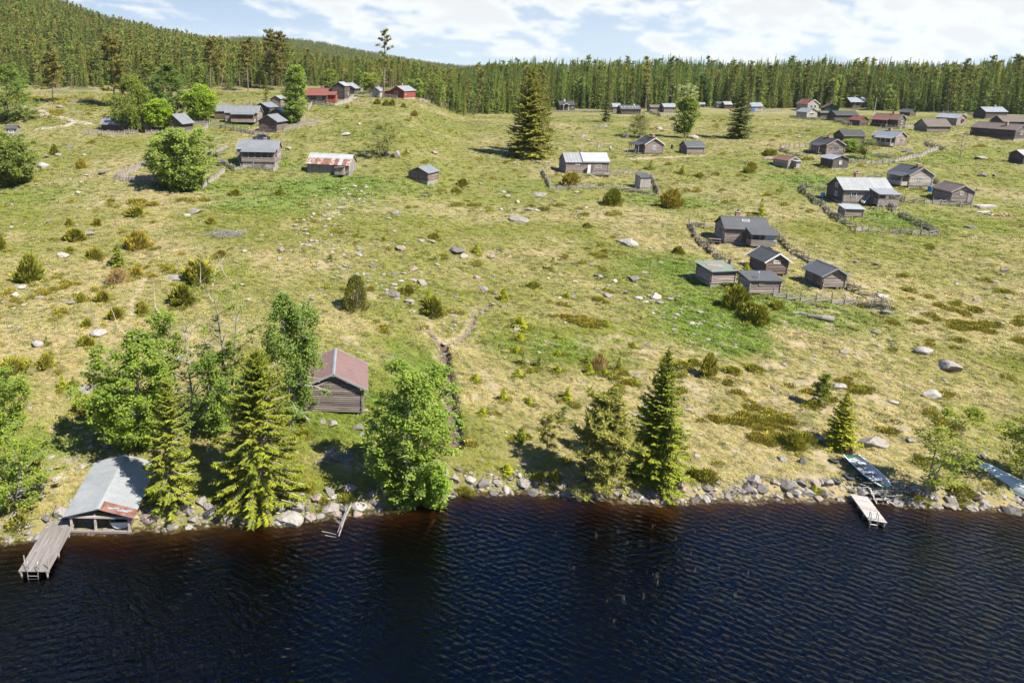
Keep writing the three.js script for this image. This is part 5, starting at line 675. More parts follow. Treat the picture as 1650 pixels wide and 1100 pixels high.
far({ label: 'dark raised cottage with a wide pale blue roof under the forest', name: 'cottage', cat: 'cottage', at: [1374, 174], c: [-1, 1], a: 3, L: 5.0, W: 4.6, H: 3.0, rise: 1.5, wall: 'logs_dark', roof: 'blue_roof', overGable: 1.6, over: 0.8, chimney: [-0.4, -0.3, 0.8, 0.5, 'mortar'], windows: [['+z', -1.5, 1.7, 0.9, 1.1], ['+z', 1.2, 1.9, 1.1, 0.8]] });
far({ label: 'little hut with red roof beside the white flagpole', name: 'hut', cat: 'hut', at: [1385, 203], a: 78, L: 3.8, W: 3.4, H: 1.8, rise: 1.0, wall: 'logs_dark', roof: 'tile_red' });
far({ label: 'dark cottage with brown-red roof right of the flagpole', name: 'cottage', cat: 'cottage', at: [1446, 205], a: 64, L: 7.4, W: 4.6, H: 2.4, rise: 1.5, wall: 'logs_dark', roof: 'tile_rust', verge: 'blue_roof', chimney: [1.0, -0.2, 0.8, 0.6], windows: [['+x', 0.1, 1.5, 1.0, 1.1]], veranda: [-3.4, 1.4, 1.6, { wall: 0.8, posts: 5, drop: 0.3, mat: 'boards_dark', roof: 'tile_red' }] });
far({ label: 'low dark hut by the forest edge right of the flagpole', name: 'hut', cat: 'hut', at: [1466, 187], a: 70, L: 3.4, W: 3.4, H: 1.5, rise: 1.0, wall: 'logs_dark', roof: 'felt_charcoal' });
far({ label: 'grey log barn with steep brown roof in the upper right meadow', name: 'log_barn', cat: 'barn', at: [1494, 213], c: [-1, 1], a: 3, L: 6.8, W: 5, H: 1.7, rise: 1.9, wall: 'logs_grey', roof: 'felt_brown' });
far({ label: 'grey board barn with a red ring on its gable', name: 'board_barn', cat: 'barn', at: [1541, 203], a: 76, L: 6.4, W: 4.2, H: 2.5, rise: 1.1, logs: false, wall: 'boards_grey', roof: 'tin_grey', more: (g, o) => { const m = obj('ring', finish(new THREE.TorusGeometry(0.55, 0.16, 8, 18).scale(0.7, 1, 1), 1).rotateY(Math.PI / 2), 'red_boards', g); m.position.set(o.L / 2 + 0.2, 1.6, -0.3); } });
far({ label: 'cottage with a pale blue-grey roof at the forest edge, far right', name: 'cottage', cat: 'cottage', at: [1588, 191], c: [-1, 1], a: 2, L: 7.6, W: 5, H: 2.4, rise: 1.5, wall: 'logs_dark', roof: 'blue_roof', chimney: [1.2, 0, 0.8, 0.6, 'mortar'] });
far({ label: 'long dark longhouse with brown roof cut by the right edge', name: 'longhouse', cat: 'longhouse', at: [1634, 227], a: 74, L: 11, W: 5.4, H: 2.5, rise: 1.4, wall: 'logs_dark', roof: 'felt_brown', verge: 'blue_roof', chimney: [2.2, 1.0, 0.6, 0.5, 'brick', false], windows: [['+x', 0, 1.6, 0.9, 1.0]] });
far({ label: 'brown-roofed barn behind the long dark longhouse', name: 'barn', cat: 'barn', at: [1640, 208], c: [0, 1], a: 10, L: 8.5, W: 5.4, H: 2.4, rise: 1.5, wall: 'logs_dark', roof: 'felt_brown' });
far({ label: 'pale-roofed hut just entering at the right edge', name: 'hut', cat: 'hut', at: [1648, 265], c: [-1, 1], a: 8, L: 4, W: 4, H: 2, rise: 0.9, wall: 'logs_dark', roof: 'tin_white' });
// --- the barn by the shore
cabin({ near: 1, name: 'log_barn', cat: 'barn', label: 'log barn with pinkish-red sheet roof near the shore', at: [583, 672], c: [1, -1], a: 94, L: 5.2, W: 5.3, H: 2.55, rise: 1.25, row: 0.2, wall: 'logs_weathered', roof: 'sheet_pink', seams: 0.3, verge: 'tin_grey', ridge: 'tin_pale', over: 0.55, overGable: 0.35, stilts: 1, sit: 0.3,
  more: (g) => { const e = sub('purlin_ends', g); for (const [y, z] of [[3.72, 0], [3.15, -1.3], [3.15, 1.3], [2.5, -2.55]]) obj('purlin_end', rod([2.55, y, z], [2.98, y, z], 0.11, 0.11, 8, 1), 'yellow_wood', e); obj('corner_board', bx(0.2, 2.5, 0.12, 2.62, 1.25, -2.75), 'boards_grey', g); } });

// ---------------------------------------------------------------- the boathouse, jetties and boats
{
  const pl = spot(120, 852), W = 4.5, L = 6.6, H = 1.32, rise = 0.6;
  const b = thing('boathouse', 'boathouse with a grey tin roof and open front over the water', 'boathouse', pl.x + W / 2 - 0.1, 0, pl.z - L / 2 + 0.45, rad(-1.5));
  // its ridge runs along z, so the roof parts are built in place
  const k = rise / (W / 2), ov = 0.38, run = W / 2 + ov, len = Math.hypot(run, run * k), ang = Math.atan2(rise, W / 2), LL = L + 0.7, y0 = H + 0.25;
  const roof = sub('roof', b);
  for (const s of [-1, 1]) {
    obj('roof_deck', bx(len - 0.04, 0.04, LL - 0.06, s * run / 2, y0 + rise - run * k / 2 - 0.04, 0, 0, 0, -s * ang), 'boards_grey', roof);
    const n = 7, dz = LL / n;
    for (let i = 0; i < n; i++) { const rust = s > 0 && i === n - 1; obj('roof_sheet', bx(len, 0.022, dz + 0.02, s * run / 2, y0 + rise - run * k / 2 + 0.012 + 0.014 * (i & 1), -LL / 2 + dz * (i + 0.5), 0, 0, -s * ang, 0.93 + 0.12 * RH()), rust ? 'rusty' : 'tin_grey', roof); }
    if (s > 0) for (let i = 0; i < 7; i++) obj('flake', bx(0.18 + 0.28 * RH(), 0.012, 0.12 + 0.12 * RH(), run * (0.32 + 0.08 * i) , y0 + rise - run * (0.32 + 0.08 * i) * k + 0.055, LL / 2 - 0.35 - 0.35 * RH(), RH() * 0.3, 0, -ang), 'tin_grey', roof);
  }
  obj('ridge_cap', [bx(0.2, 0.025, LL + 0.02, -0.09, y0 + rise + 0.035, 0, 0, 0, ang, 1.05), bx(0.2, 0.025, LL + 0.02, 0.09, y0 + rise + 0.035, 0, 0, 0, -ang, 1.05)], 'tin_grey', roof);
  const wl = sub('wall', b); for (const s of [-1, 1]) for (let i = 0; i < 6; i++) obj('board', bx(0.06, 0.2, L - 0.3, s * (W / 2 - 0.1), 0.35 + i * 0.215, -0.1), 'logs_dark', wl);
  const wb = sub('wall', b); for (let i = 0; i < 6; i++) obj('board', bx(W - 0.35, 0.2, 0.06, 0, 0.35 + i * 0.215, -L / 2 + 0.05), 'logs_dark', wb);
  for (const x of [-W / 2 + 0.12, -0.35, W / 2 - 0.12]) obj('post', bx(0.15, 2.3, 0.15, x, 0.45, L / 2 - 0.02), 'poles', b);
  for (const x of [-W / 2 + 0.12, W / 2 - 0.12]) for (const z of [-L / 2 + 0.2, -1, 1.2]) obj('post', bx(0.15, 2.3, 0.15, x * 0.98, 0.45, z), 'poles', b);
  obj('sill_beam', bx(W + 0.1, 0.16, 0.18, 0, 0.12, L / 2 + 0.02), 'planks', b); obj('tie_beam', bx(W + 0.3, 0.16, 0.14, 0, H + 0.02, L / 2 + 0.05), 'poles', b);
  for (const s of [-1, 1]) obj('rafter', bx(len + 0.05, 0.13, 0.1, s * run / 2, y0 + rise - run * k / 2 - 0.13, L / 2 + 0.1, 0, 0, -s * ang), 'poles', b);
  obj('floor', bx(W / 2 - 0.3, 0.08, L * 0.8, -W / 4 - 0.1, 0.3, -0.3), 'planks', b);
  for (let i = 0; i < 4; i++) obj('brace', rod([-1.9 + i * 0.5, 0.2, 2.2 + 0.2 * (i & 1)], [-1.5 + i * 0.4, 0.9, 1.2], 0.06, 0.06, 5), 'poles', b);
  obj('shelf', bx(1.6, 0.05, 0.5, -1.25, 0.95, 1.4), 'planks', b);
}
// a hull from ribs: half-breadths and heights along its length
function hullGeo(L, B, D, opts = {}) {
  const n = 16, m = 7, { flat = 0.55, rise = 0.35, trans = 0.62, tint = 1, blunt = 0 } = opts, T = new TB(), in_ = new TB(), rim = new TB();
  const at = (i, j, sh) => { const t = i / n, u = j / m, bw = B / 2 * Math.pow(Math.sin(Math.PI * (0.5 * Math.pow(1 - t, 0.85) * (1 - 0) + 0)), 1) * (t < 0.5 ? lerp(trans, 1, Math.sqrt(t * 2)) : 1) * (blunt ? 0 : 1) + (blunt ? B / 2 * (t < 0.5 ? lerp(trans, 1, Math.sqrt(t * 2)) : 1 - (1 - blunt) * Math.pow(2 * t - 1, 2.6)) : 0), top = D * (1 + rise * t * t), keel = D * 0.55 * Math.pow(t, 5), w = Math.max(0, bw - sh), a = Math.pow(u, flat); return [L * (t - 0.5) - (t > 0.9 ? sh : 0), lerp(keel + sh * 0.6, top, Math.pow(u, 1.6)), w * Math.min(1, a * 1.02)]; };
  const K = [tint, tint, tint];
  for (let i = 0; i < n; i++) for (let j = 0; j < m; j++) for (const s of [-1, 1]) { const f = (p) => [p[0], p[1], p[2] * s], a = f(at(i, j, 0)), b = f(at(i + 1, j, 0)), c = f(at(i + 1, j + 1, 0)), d = f(at(i, j + 1, 0)); T.quad(a, b, c, d, K); const a2 = f(at(i, j, 0.05)), b2 = f(at(i + 1, j, 0.05)), c2 = f(at(i + 1, j + 1, 0.05)), d2 = f(at(i, j + 1, 0.05)); in_.quad(a2, d2, c2, b2, K); if (j === m - 1) { const up = (p, e) => [p[0], p[1] + 0.03, p[2] + e * s]; rim.quad(up(d, 0.03), up(c, 0.03), up(c2, -0.03), up(d2, -0.03), K); rim.quad(d, c, up(c, 0.03), up(d, 0.03), K); rim.quad(d2, c2, up(c2, -0.03), up(d2, -0.03), K); } }
  for (let j = 0; j < m; j++) { const a = at(0, j, 0), b = at(0, j + 1, 0); T.quad([a[0], a[1], -a[2]], [a[0], a[1], a[2]], [b[0], b[1], b[2]], [b[0], b[1], -b[2]], K); }
  if (blunt) for (let j = 0; j < m; j++) { const a = at(n, j, 0), b = at(n, j + 1, 0); T.quad([a[0], a[1], -a[2]], [a[0], a[1], a[2]], [b[0], b[1], b[2]], [b[0], b[1], -b[2]], K); const a2 = at(n, j, 0.05), b2 = at(n, j + 1, 0.05); in_.quad([a2[0], a2[1], -a2[2]], [a2[0], a2[1], a2[2]], [b2[0], b2[1], b2[2]], [b2[0], b2[1], -b2[2]], K); }
  return { out: T.geo(), inside: in_.geo(), rim: rim.geo() };
}
{
  const p = spot(194, 843); const h = hullGeo(4.2, 1.8, 0.62, { trans: 0.9, blunt: 0.55 });
  const b = thing('rowing_boat', 'white boat with a pale blue inside moored in the boathouse', 'boat', p.x + 0.05, -0.02, p.z - 1.35, rad(-90)); b.rotation.y = rad(92);
  obj('hull', h.out, 'hull_white', b); obj('lining', h.inside, 'tarp_blue', b); obj('gunwale', h.rim, 'hull_white', b); for (const x of [-1.2, 0.2]) obj('thwart', bx(0.35, 0.05, 1.4, x, 0.42, 0), 'hull_white', b);
  b.position.y = 0.2; b.rotation.z = 0.05; b.scale.setScalar(0.9);
}
function jetty(name, label, pts, width, n, mat, lengthwise, y, ladder) {
  const a = pts[0], c = pts[1], d = c.clone().sub(a), L = d.length(), g = thing(name, label, 'jetty', (a.x + c.x) / 2, 0, (a.z + c.z) / 2, Math.atan2(-d.z, d.x));
  if (lengthwise) { const w = width / n, cuts = [0, 0.36, 0.7, 1]; for (let i = 0; i < n; i++) for (let k = 0; k < 3; k++) { const o = (i % 3) * 0.07, x0 = k ? cuts[k] - o : 0, x1 = k < 2 ? cuts[k + 1] - o : 1; obj('plank', bx((x1 - x0) * L - 0.015, 0.04, w * 0.93, ((x0 + x1) / 2 - 0.5) * L, y + 0.004 * (i & 1), -width / 2 + w * (i + 0.5)), mat, g); } }
  else { const w = L / n; for (let i = 0; i < n; i++) obj('plank', bx(w * 0.92, 0.04, width, -L / 2 + w * (i + 0.5), y, 0), mat, g); }
  for (const s of [-1, 1]) obj('bearer', bx(L - 0.05, 0.16, 0.1, 0, y - 0.1, s * (width / 2 - 0.12)), 'poles', g);
  for (let i = 0; i < 4; i++) for (const s of [-1, 1]) obj('pile', rod([-L / 2 + 0.15 + (L - 0.3) * i / 3, -2.2, s * (width / 2 - 0.14)], [-L / 2 + 0.15 + (L - 0.3) * i / 3, y - 0.05, s * (width / 2 - 0.14)], 0.07, 0.07, 7), 'poles', g);
  if (ladder) { const lg = sub('ladder', g); for (const s of ladder) { const pts2 = []; for (let i = 0; i <= 12; i++) { const t = i / 12 * Math.PI; pts2.push(new THREE.Vector3(L / 2 - 0.22 + 0.3 * (1 - Math.cos(t)) / 2, y + 0.12 + 0.6 * Math.sin(t), s)); } pts2.unshift(new THREE.Vector3(L / 2 - 0.22, y, s)); pts2.push(new THREE.Vector3(L / 2 + 0.09, y - 1.0, s)); obj('hand_rail', finish(new THREE.TubeGeometry(new THREE.CatmullRomCurve3(pts2), 26, 0.028, 6), 1), 'zinc', lg); } for (let k = 0; k < 3; k++) obj('rung', rod([L / 2 + 0.09, y - 0.25 - 0.28 * k, ladder[0]], [L / 2 + 0.09, y - 0.25 - 0.28 * k, ladder[1]], 0.02, 0.02, 6, 1), 'zinc', lg); }
  return g;
}
{
  const onWater = (px, py, y = 0.45) => { const d = rayOf(px, py), k = (y - EYE) / d[1]; return new THREE.Vector3(d[0] * k, y, d[2] * k); };
  const j = jetty('jetty', 'long grey plank jetty running out from the boathouse', [onWater(108, 826), onWater(53, 921)], 2.05, 12, 'planks', true, 0.45, [-0.35, 0.35]);
  for (const [x, z] of [[2.9, -0.95], [2.7, 0.75]]) obj('mooring_pole', rod([x, 0.2, z], [x + 0.05, 1.35, z], 0.04, 0.035, 6), 'poles', j);
  jetty('jetty', 'short pale jetty with a bathing ladder on the right', [onWater(1385, 797), onWater(1416, 839)], 1.15, 15, 'boards_pale', false, 0.38, [0.05, 0.5]);
  const sh = onWater(1387, 796, 0.4);
  // the beached motor boat
  const p = spot(1400, 764), h = hullGeo(4.7, 1.95, 0.55, { trans: 0.8, blunt: 0.5, rise: 0.2 }), b = thing('motor_boat', 'grey and green motor boat pulled up on the shore', 'boat', p.x, p.y + 0.12, p.z, 0), e0 = spot(1379, 750), e1 = spot(1415, 784);
  b.position.set((e0.x + e1.x) / 2, (e0.y + e1.y) / 2 + 0.1, (e0.z + e1.z) / 2); b.rotation.set(0, Math.atan2(-(e1.z - e0.z), e1.x - e0.x), -Math.atan2(e0.y - e1.y, e0.distanceTo(e1)), 'YXZ'); b.scale.setScalar(0.82);
  obj('hull', h.out, 'hull_green', b); obj('lining', h.inside, 'hull_grey', b); obj('gunwale', h.rim, 'hull_white', b);
  for (const x of [-1.2, 0.1, 1.1]) obj('thwart', bx(0.32, 0.06, 1.5 - 0.25 * Math.max(0, x), x, 0.42, 0), 'hull_white', b);
  obj('floor_board', bx(3.0, 0.04, 0.8, -0.2, 0.14, 0), 'boards_pale', b); obj('oar', [rod([-1.6, 0.55, 0.35], [0.8, 0.6, 0.2], 0.03, 0.025, 6), bx(0.5, 0.03, 0.14, 1.0, 0.6, 0.19)], 'yellow_wood', b);
  const mo = sub('outboard_motor', b); obj('cowling', finish(new THREE.SphereGeometry(0.26, 12, 9).scale(0.75, 1.15, 0.7), 1).translate(-2.5, 1.05, 0), 'plastic_black', mo); obj('leg', bx(0.14, 0.9, 0.12, -2.52, 0.45, 0, 0, 0, 0, 1), 'plastic_black', mo); obj('tiller', rod([-2.4, 0.95, 0], [-1.9, 1.0, 0.05], 0.03, 0.025, 6, 1), 'plastic_black', mo); obj('clamp', bx(0.2, 0.3, 0.3, -2.4, 0.68, 0, 0, 0, 0, 1), 'dark_metal', mo);
  // the covered boat at the right edge
  const q = spot(1640, 790), h2 = hullGeo(5.0, 1.8, 0.6, { trans: 0.9, blunt: 0.5 }), c = thing('covered_boat', 'pale blue-green upturned boat under the birch at the right edge', 'boat', q.x, q.y + 0.72, q.z, 0), f0 = spot(1614, 766), f1 = spot(1662, 806); c.position.set((f0.x + f1.x) / 2, (f0.y + f1.y) / 2 + 0.72, (f0.z + f1.z) / 2); c.rotation.set(Math.PI, Math.atan2(f1.z - f0.z, f1.x - f0.x), 0);
  obj('hull', h2.out, 'hull_aqua', c); obj('lining', h2.inside, 'hull_grey', c); obj('gunwale', h2.rim, 'hull_white', c); obj('keel', bx(3.6, 0.07, 0.06, -0.4, -0.02, 0, 0, 0, 0, 1), 'hull_white', c); for (const s of [-1, 1]) obj('rub_strake', bx(3.6, 0.05, 0.04, -0.4, 0.16, s * 0.5, 0, 0, 0, 1), 'hull_white', c);
  // old tyres used as fenders, lying in the grass
  [[1344, 744, 'leftmost old tyre on the grass beside the beached motor boat'], [1347, 776, 'old tyre lying nearest the water left of the short jetty'], [1368, 770, 'old tyre in the grass between the short jetty and motor boat'], [1387, 772, 'old tyre half under the beached motor boat']].forEach(([x, y, l], i) => { const s = spot(x, y), t = thing('tyre', l, 'tyre', s.x, s.y + 0.1, s.z, i, 'old tyres on the shore'); t.rotation.set(-Math.PI / 2 + 0.12 * i - 0.2, 0.1, i); obj('tread', new THREE.TorusGeometry(0.27, 0.115, 10, 22), 'rubber', t); obj('sidewall_rib', new THREE.TorusGeometry(0.2, 0.03, 6, 20).translate(0, 0, 0.09), 'rubber', t); });
  // yellow jerry cans by the motor
  [[1366, 727, 'yellow fuel can by the outboard motor, the left one'], [1373, 730, 'yellow fuel can by the outboard motor, the right one']].forEach(([x, y, l], i) => { const s = spot(x, y), t = thing('fuel_can', l, 'fuel can', s.x, s.y + 0.02, s.z, i, 'fuel cans on the shore'); obj('body', finish(new THREE.BoxGeometry(0.42, 0.36, 0.26, 3, 3, 3), 1).translate(0, 0.18, 0), 'plastic_yellow', t); obj('handle', finish(new THREE.TorusGeometry(0.1, 0.025, 6, 12, Math.PI), 1).translate(0, 0.36, 0), 'plastic_black', t); obj('cap', rod([0.15, 0.36, 0], [0.15, 0.42, 0], 0.05, 0.05, 8, 1), 'plastic_black', t); });
  // boat rails on the shore
  const rr = thing('boat_slip', 'two timber slip rails running into the water beside the short jetty', 'slipway', 0, 0, 0), s0 = spot(1409, 785), s1 = onWater(1423, 812, 0.1); for (const k of [-0.45, 0.45]) obj('rail', rod([s0.x + k, s0.y + 0.12, s0.z], [s1.x + k, 0.1, s1.z], 0.07, 0.06, 6), 'poles', rr); for (let i = 0; i < 3; i++) { const f = 0.2 + 0.3 * i; obj('sleeper', bx(1.2, 0.1, 0.14, lerp(s0.x, s1.x, f), lerp(s0.y + 0.2, 0.2, f), lerp(s0.z, s1.z, f)), 'boards_pale', rr); }
  // the picnic bench on the left shore
  const bp = spot(50, 802), be = thing('picnic_bench', 'weathered grey picnic bench under the willow at left', 'bench', bp.x, bp.y, bp.z, rad(18)); for (let i = 0; i < 3; i++) obj('table_board', bx(2.0, 0.05, 0.22, 0, 0.74, -0.25 + 0.25 * i), 'planks', be); for (const s of [-1, 1]) { obj('seat', bx(2.0, 0.05, 0.26, 0, 0.45, s * 0.78), 'planks', be); for (const x of [-0.75, 0.75]) obj('leg', rod([x, 0, s * 0.65], [x, 0.74, s * 0.2], 0.05, 0.05, 5), 'poles', be); } for (const x of [-0.75, 0.75]) obj('cross_beam', bx(0.08, 0.1, 1.6, x, 0.4, 0), 'planks', be);
  // table with benches beside the veranda cabin
  const tp = spot(1152, 392), ta = thing('garden_table', 'dark garden table with benches left of the glazed-veranda cabin', 'table', tp.x, tp.y, tp.z, rad(-20)); for (let i = 0; i < 3; i++) obj('table_board', bx(1.7, 0.05, 0.25, 0, 0.75, -0.27 + 0.27 * i), 'logs_dark', ta); for (const s of [-1, 1]) obj('seat', bx(1.7, 0.05, 0.28, 0, 0.45, s * 0.75), 'logs_dark', ta); for (const x of [-0.6, 0.6]) { obj('trestle', bx(0.08, 0.75, 1.1, x, 0.37, 0), 'logs_dark', ta); obj('beam', bx(0.08, 0.08, 1.7, x, 0.4, 0), 'logs_dark', ta); }
}

// ---------------------------------------------------------------- pole fences
const poleV = [0, 1, 2, 3].map((i) => rod([0, 0, 0], [0, 1, 0], 1, 0.8, 5, [0.85, 1, 1.12, 0.95][i]));
function pole(name, parent, a, b, r, k) {
  const m = new THREE.Mesh(poleV[k & 3], M.poles); m.name = name; m.castShadow = m.receiveShadow = true; const d = b.clone().sub(a), L = d.length(); m.position.copy(a); m.quaternion.setFromUnitVectors(new THREE.Vector3(0, 1, 0), d.normalize()); m.scale.set(r, L, r); parent.add(m); return m;
}
function poleGeo(a, b, r, k) { const d = b.clone().sub(a), L = d.length(), q = new THREE.Quaternion().setFromUnitVectors(new THREE.Vector3(0, 1, 0), d.clone().normalize()); return poleV[k & 3].clone().applyMatrix4(new THREE.Matrix4().compose(a, q, new THREE.Vector3(r, L, r))); }
const RF = rng(909);
function fence(label, px, o = {}) {
  const { h = 1.15, gap = 1.5, rails = 6, near = false, slats = false } = o, P = px.map(([x, y]) => spot(x, y)), g = thing('pole_fence', label, 'fence', 0, 0, 0), loose = [];
  let k = 0;
  for (let i = 1; i < P.length; i++) {
    const a = P[i - 1], b = P[i], len = Math.hypot(b.x - a.x, b.z - a.z), n = Math.max(1, Math.round(len / gap)), dx = (b.x - a.x) / len, dz = (b.z - a.z) / len;
    const pt = (s, up, side = 0) => { const x = a.x + (b.x - a.x) * s + -dz * side, z = a.z + (b.z - a.z) * s + dx * side; return new THREE.Vector3(x, ground(x, z) + up, z); };
    for (let j = 0; j <= n; j++) { if (j === n && i < P.length - 1) continue; for (const s of [-0.1, 0.1]) { const top = h * (1.02 + 0.28 * RF()); pole('post', g, pt(j / n, -0.15, s), pt(j / n + 0.04 * (RF() - 0.5), top, s + 0.08 * (RF() - 0.5)), 0.055, k++); } }
    const bays = n, put = (p0, p1, r) => { if (near && bays * rails < 280) pole('rail', g, p0, p1, r, k++); else loose.push(poleGeo(p0, p1, r, k++)); };
    if (slats) { const m = Math.round(len / 0.16); for (let j = 0; j < m; j++) { const s = (j + 0.5) / m; put(pt(s, 0.02, 0.03), pt(s + 0.06 * (RF() - 0.5) / len, h * (0.85 + 0.25 * RF()), 0.03), 0.05); } put(pt(0, h * 0.3), pt(1, h * 0.3), 0.04); put(pt(0, h * 0.75), pt(1, h * 0.75), 0.04); }
    else for (let j = 0; j < bays; j++) for (let q = 0; q < rails; q++) { const s0 = (j + (q + RF() * 0.5) / rails - 0.75) / n, s1 = s0 + (1.75 + 0.4 * RF()) / n; put(pt(clamp(s0, 0, 1), 0.06 + (s0 < 0 ? -s0 * n * 0.5 : 0), (q & 1 ? 0.04 : -0.04)), pt(clamp(s1, 0, 1), Math.min(h * 0.98, 0.95 * h * (0.75 + 0.3 * RF())) * (s1 > 1 ? 0.7 : 1), (q & 1 ? 0.05 : -0.05)), 0.043); }
  }
  if (loose.length) { const m = obj('rails', loose, 'poles', g); stuff(m); }
  return g;
}
fence('grey pole fence down the left side of the glazed-veranda cabin yard', [[1110, 364], [1122, 385], [1150, 412], [1175, 431]], { near: true });
fence('short pole fence behind the glazed-veranda cabin', [[1110, 363], [1135, 367], [1155, 367]], { near: true });
fence('pole fence descending the right side of the glazed-veranda cabin yard', [[1243, 375], [1275, 407], [1312, 430]], { near: true });
fence('dense pole fence running from the slate-roofed storehouse to the stone heap', [[1358, 458], [1385, 474], [1410, 487], [1432, 502]], { near: true });
fence('low pole fence along the front of the glazed-veranda cabin yard', [[1246, 478], [1290, 488], [1340, 490], [1380, 493], [1428, 502]], { near: true });
fence('slat fence along the left side of the pale-tin farmhouse yard', [[1289, 302], [1300, 315], [1327, 335], [1356, 358], [1378, 372]], { near: true });
fence('slat fence behind the pale-tin farmhouse yard', [[1289, 301], [1312, 305], [1335, 309]], { rails: 4 });
fence('short fence panel closing the front of the pale-tin farmhouse yard', [[1379, 373], [1400, 373], [1422, 375]], { near: true });
fence('fence panel right of the gateway of the pale-tin farmhouse yard', [[1434, 376], [1470, 378], [1512, 381]], { near: true });
fence('slat fence along the right side of the pale-tin farmhouse yard', [[1448, 346], [1475, 360], [1513, 380]], { near: true });
fence('short fence between the pale-tin farmhouse and its yard gate', [[1426, 333], [1442, 344]], { near: true });
fence('paled fence in front of the grey log barn with brown roof', [[1458, 327], [1490, 328], [1530, 331], [1565, 334]], { near: true });
fence('fence going down left of the grey log barn yard', [[1428, 309], [1442, 318], [1458, 327]], { near: true });
fence('fence behind the pale grey log cabin', [[1390, 289], [1420, 290], [1438, 293]], {});
fence('short fence right of the pale grey log cabin', [[1503, 292], [1515, 300]], {});
fence('curved pole fence sweeping past the half-dead apple tree', [[1360, 262], [1395, 264], [1442, 262], [1480, 255], [1512, 242]], {});
fence('pole fence behind the curved fence by the apple tree', [[1405, 252], [1440, 256]], {});
fence('dark pole fence right of the grey-roofed cabin with porch', [[1490, 232], [1506, 238], [1524, 243]], {});
fence('pole fence left of the junk-filled porch', [[1257, 242], [1272, 248], [1295, 254]], {});
fence('back fence left of the junk-filled porch', [[1258, 240], [1280, 238], [1298, 238]], { rails: 3 });
fence('long low pole fence along the front of the two-step-roof cabin', [[886, 305], [920, 304], [960, 304], [1000, 306], [1048, 314]], { near: true, h: 0.9 });
fence('pole fence down the left side of the two-step-roof cabin', [[874, 276], [880, 290], [886, 304]], { near: true });
fence('pole fence behind the two-step-roof cabin yard', [[975, 279], [1005, 280], [1028, 279]], { h: 0.9 });
fence('pole fence beside the narrow board privy', [[1048, 286], [1056, 300], [1061, 313]], {});
fence('short fence at the right corner of the narrow privy yard', [[1049, 316], [1062, 317]], {});
fence('two-bay fence left of the black-roofed cabin with post porch', [[1011, 250], [1024, 249]], {});
fence('lone fence panel behind the walking person', [[963, 238], [973, 237]], {});
fence('pole fence round the front of the broad leafy tree', [[188, 289], [230, 291], [270, 298], [325, 305]], { near: true, slats: true });
fence('pole fence right of the broad leafy tree', [[325, 305], [345, 291], [362, 278]], { near: true, slats: true });
fence('pole fence left of the broad leafy tree', [[188, 289], [215, 276], [240, 262]], { slats: true, near: true });
fence('pole fence in front of the steel-roofed farmhouse with dark veranda', [[350, 262], [378, 275], [398, 272], [440, 277], [450, 272]], {});
fence('fence behind the broad leafy tree by the timber stack', [[330, 250], [348, 246], [368, 240]], {});
fence('paling in front of the long open-fronted shed', [[136, 214], [165, 217], [200, 217], [222, 216]], { slats: true });
fence('paling under the small vivid maple', [[235, 217], [262, 217], [285, 215]], { slats: true });
fence('paling between the two vivid maples', [[300, 214], [318, 216], [335, 206]], { slats: true });
fence('paling below the larger vivid maple', [[306, 202], [330, 201], [352, 203]], { slats: true });
fence('wire-thin paling along the orange-railed farmhouse garden', [[352, 207], [385, 212], [410, 218], [425, 218]], { slats: true });
fence('pole fence right of the reddish-brown barn', [[457, 213], [480, 205], [512, 197]], { slats: true });
fence('pole fence beside the tall two-part tree', [[462, 196], [478, 197], [490, 192]], { slats: true });
fence('fence in front of the red-tiled hilltop cottage', [[496, 178], [503, 168], [540, 171], [560, 164], [570, 156]], {});
fence('fence along the red-walled cottage', [[576, 152], [600, 152], [640, 160]], { rails: 4 });
fence('fence at the forest edge right of the red-walled cottage', [[676, 163], [700, 166], [720, 170]], { rails: 4 });
fence('fence on the heath beside the gravel track', [[108, 164], [135, 165], [160, 165]], { slats: true });
fence('fence against the forest above the gravel track', [[60, 148], [110, 144], [155, 145]], { rails: 4 });
fence('fence below the black cabin with porch gable', [[890, 181], [935, 181], [985, 181]], { rails: 4 });
fence('fence right of the long dark longhouse with skylights', [[1035, 184], [1040, 188], [1033, 192]], { rails: 4 });
fence('fence below the turf-roofed hut', [[1047, 181], [1065, 188], [1090, 186]], { rails: 4 });
fence('fence right of the whitewashed cottage', [[1232, 181], [1260, 180]], { rails: 4 });
fence('fence left of the white-fronted cabin', [[1272, 189], [1290, 192], [1318, 194]], { rails: 4 });
fence('fence left of the dark cabin with white fascia', [[1318, 192], [1345, 195], [1372, 203]], { rails: 4 });
fence('fence below the brown-red roofed cottage', [[1420, 207], [1450, 208], [1482, 203]], { rails: 4 });
fence('fence at the far right forest edge', [[1520, 182], [1560, 184], [1586, 188]], { rails: 4 });

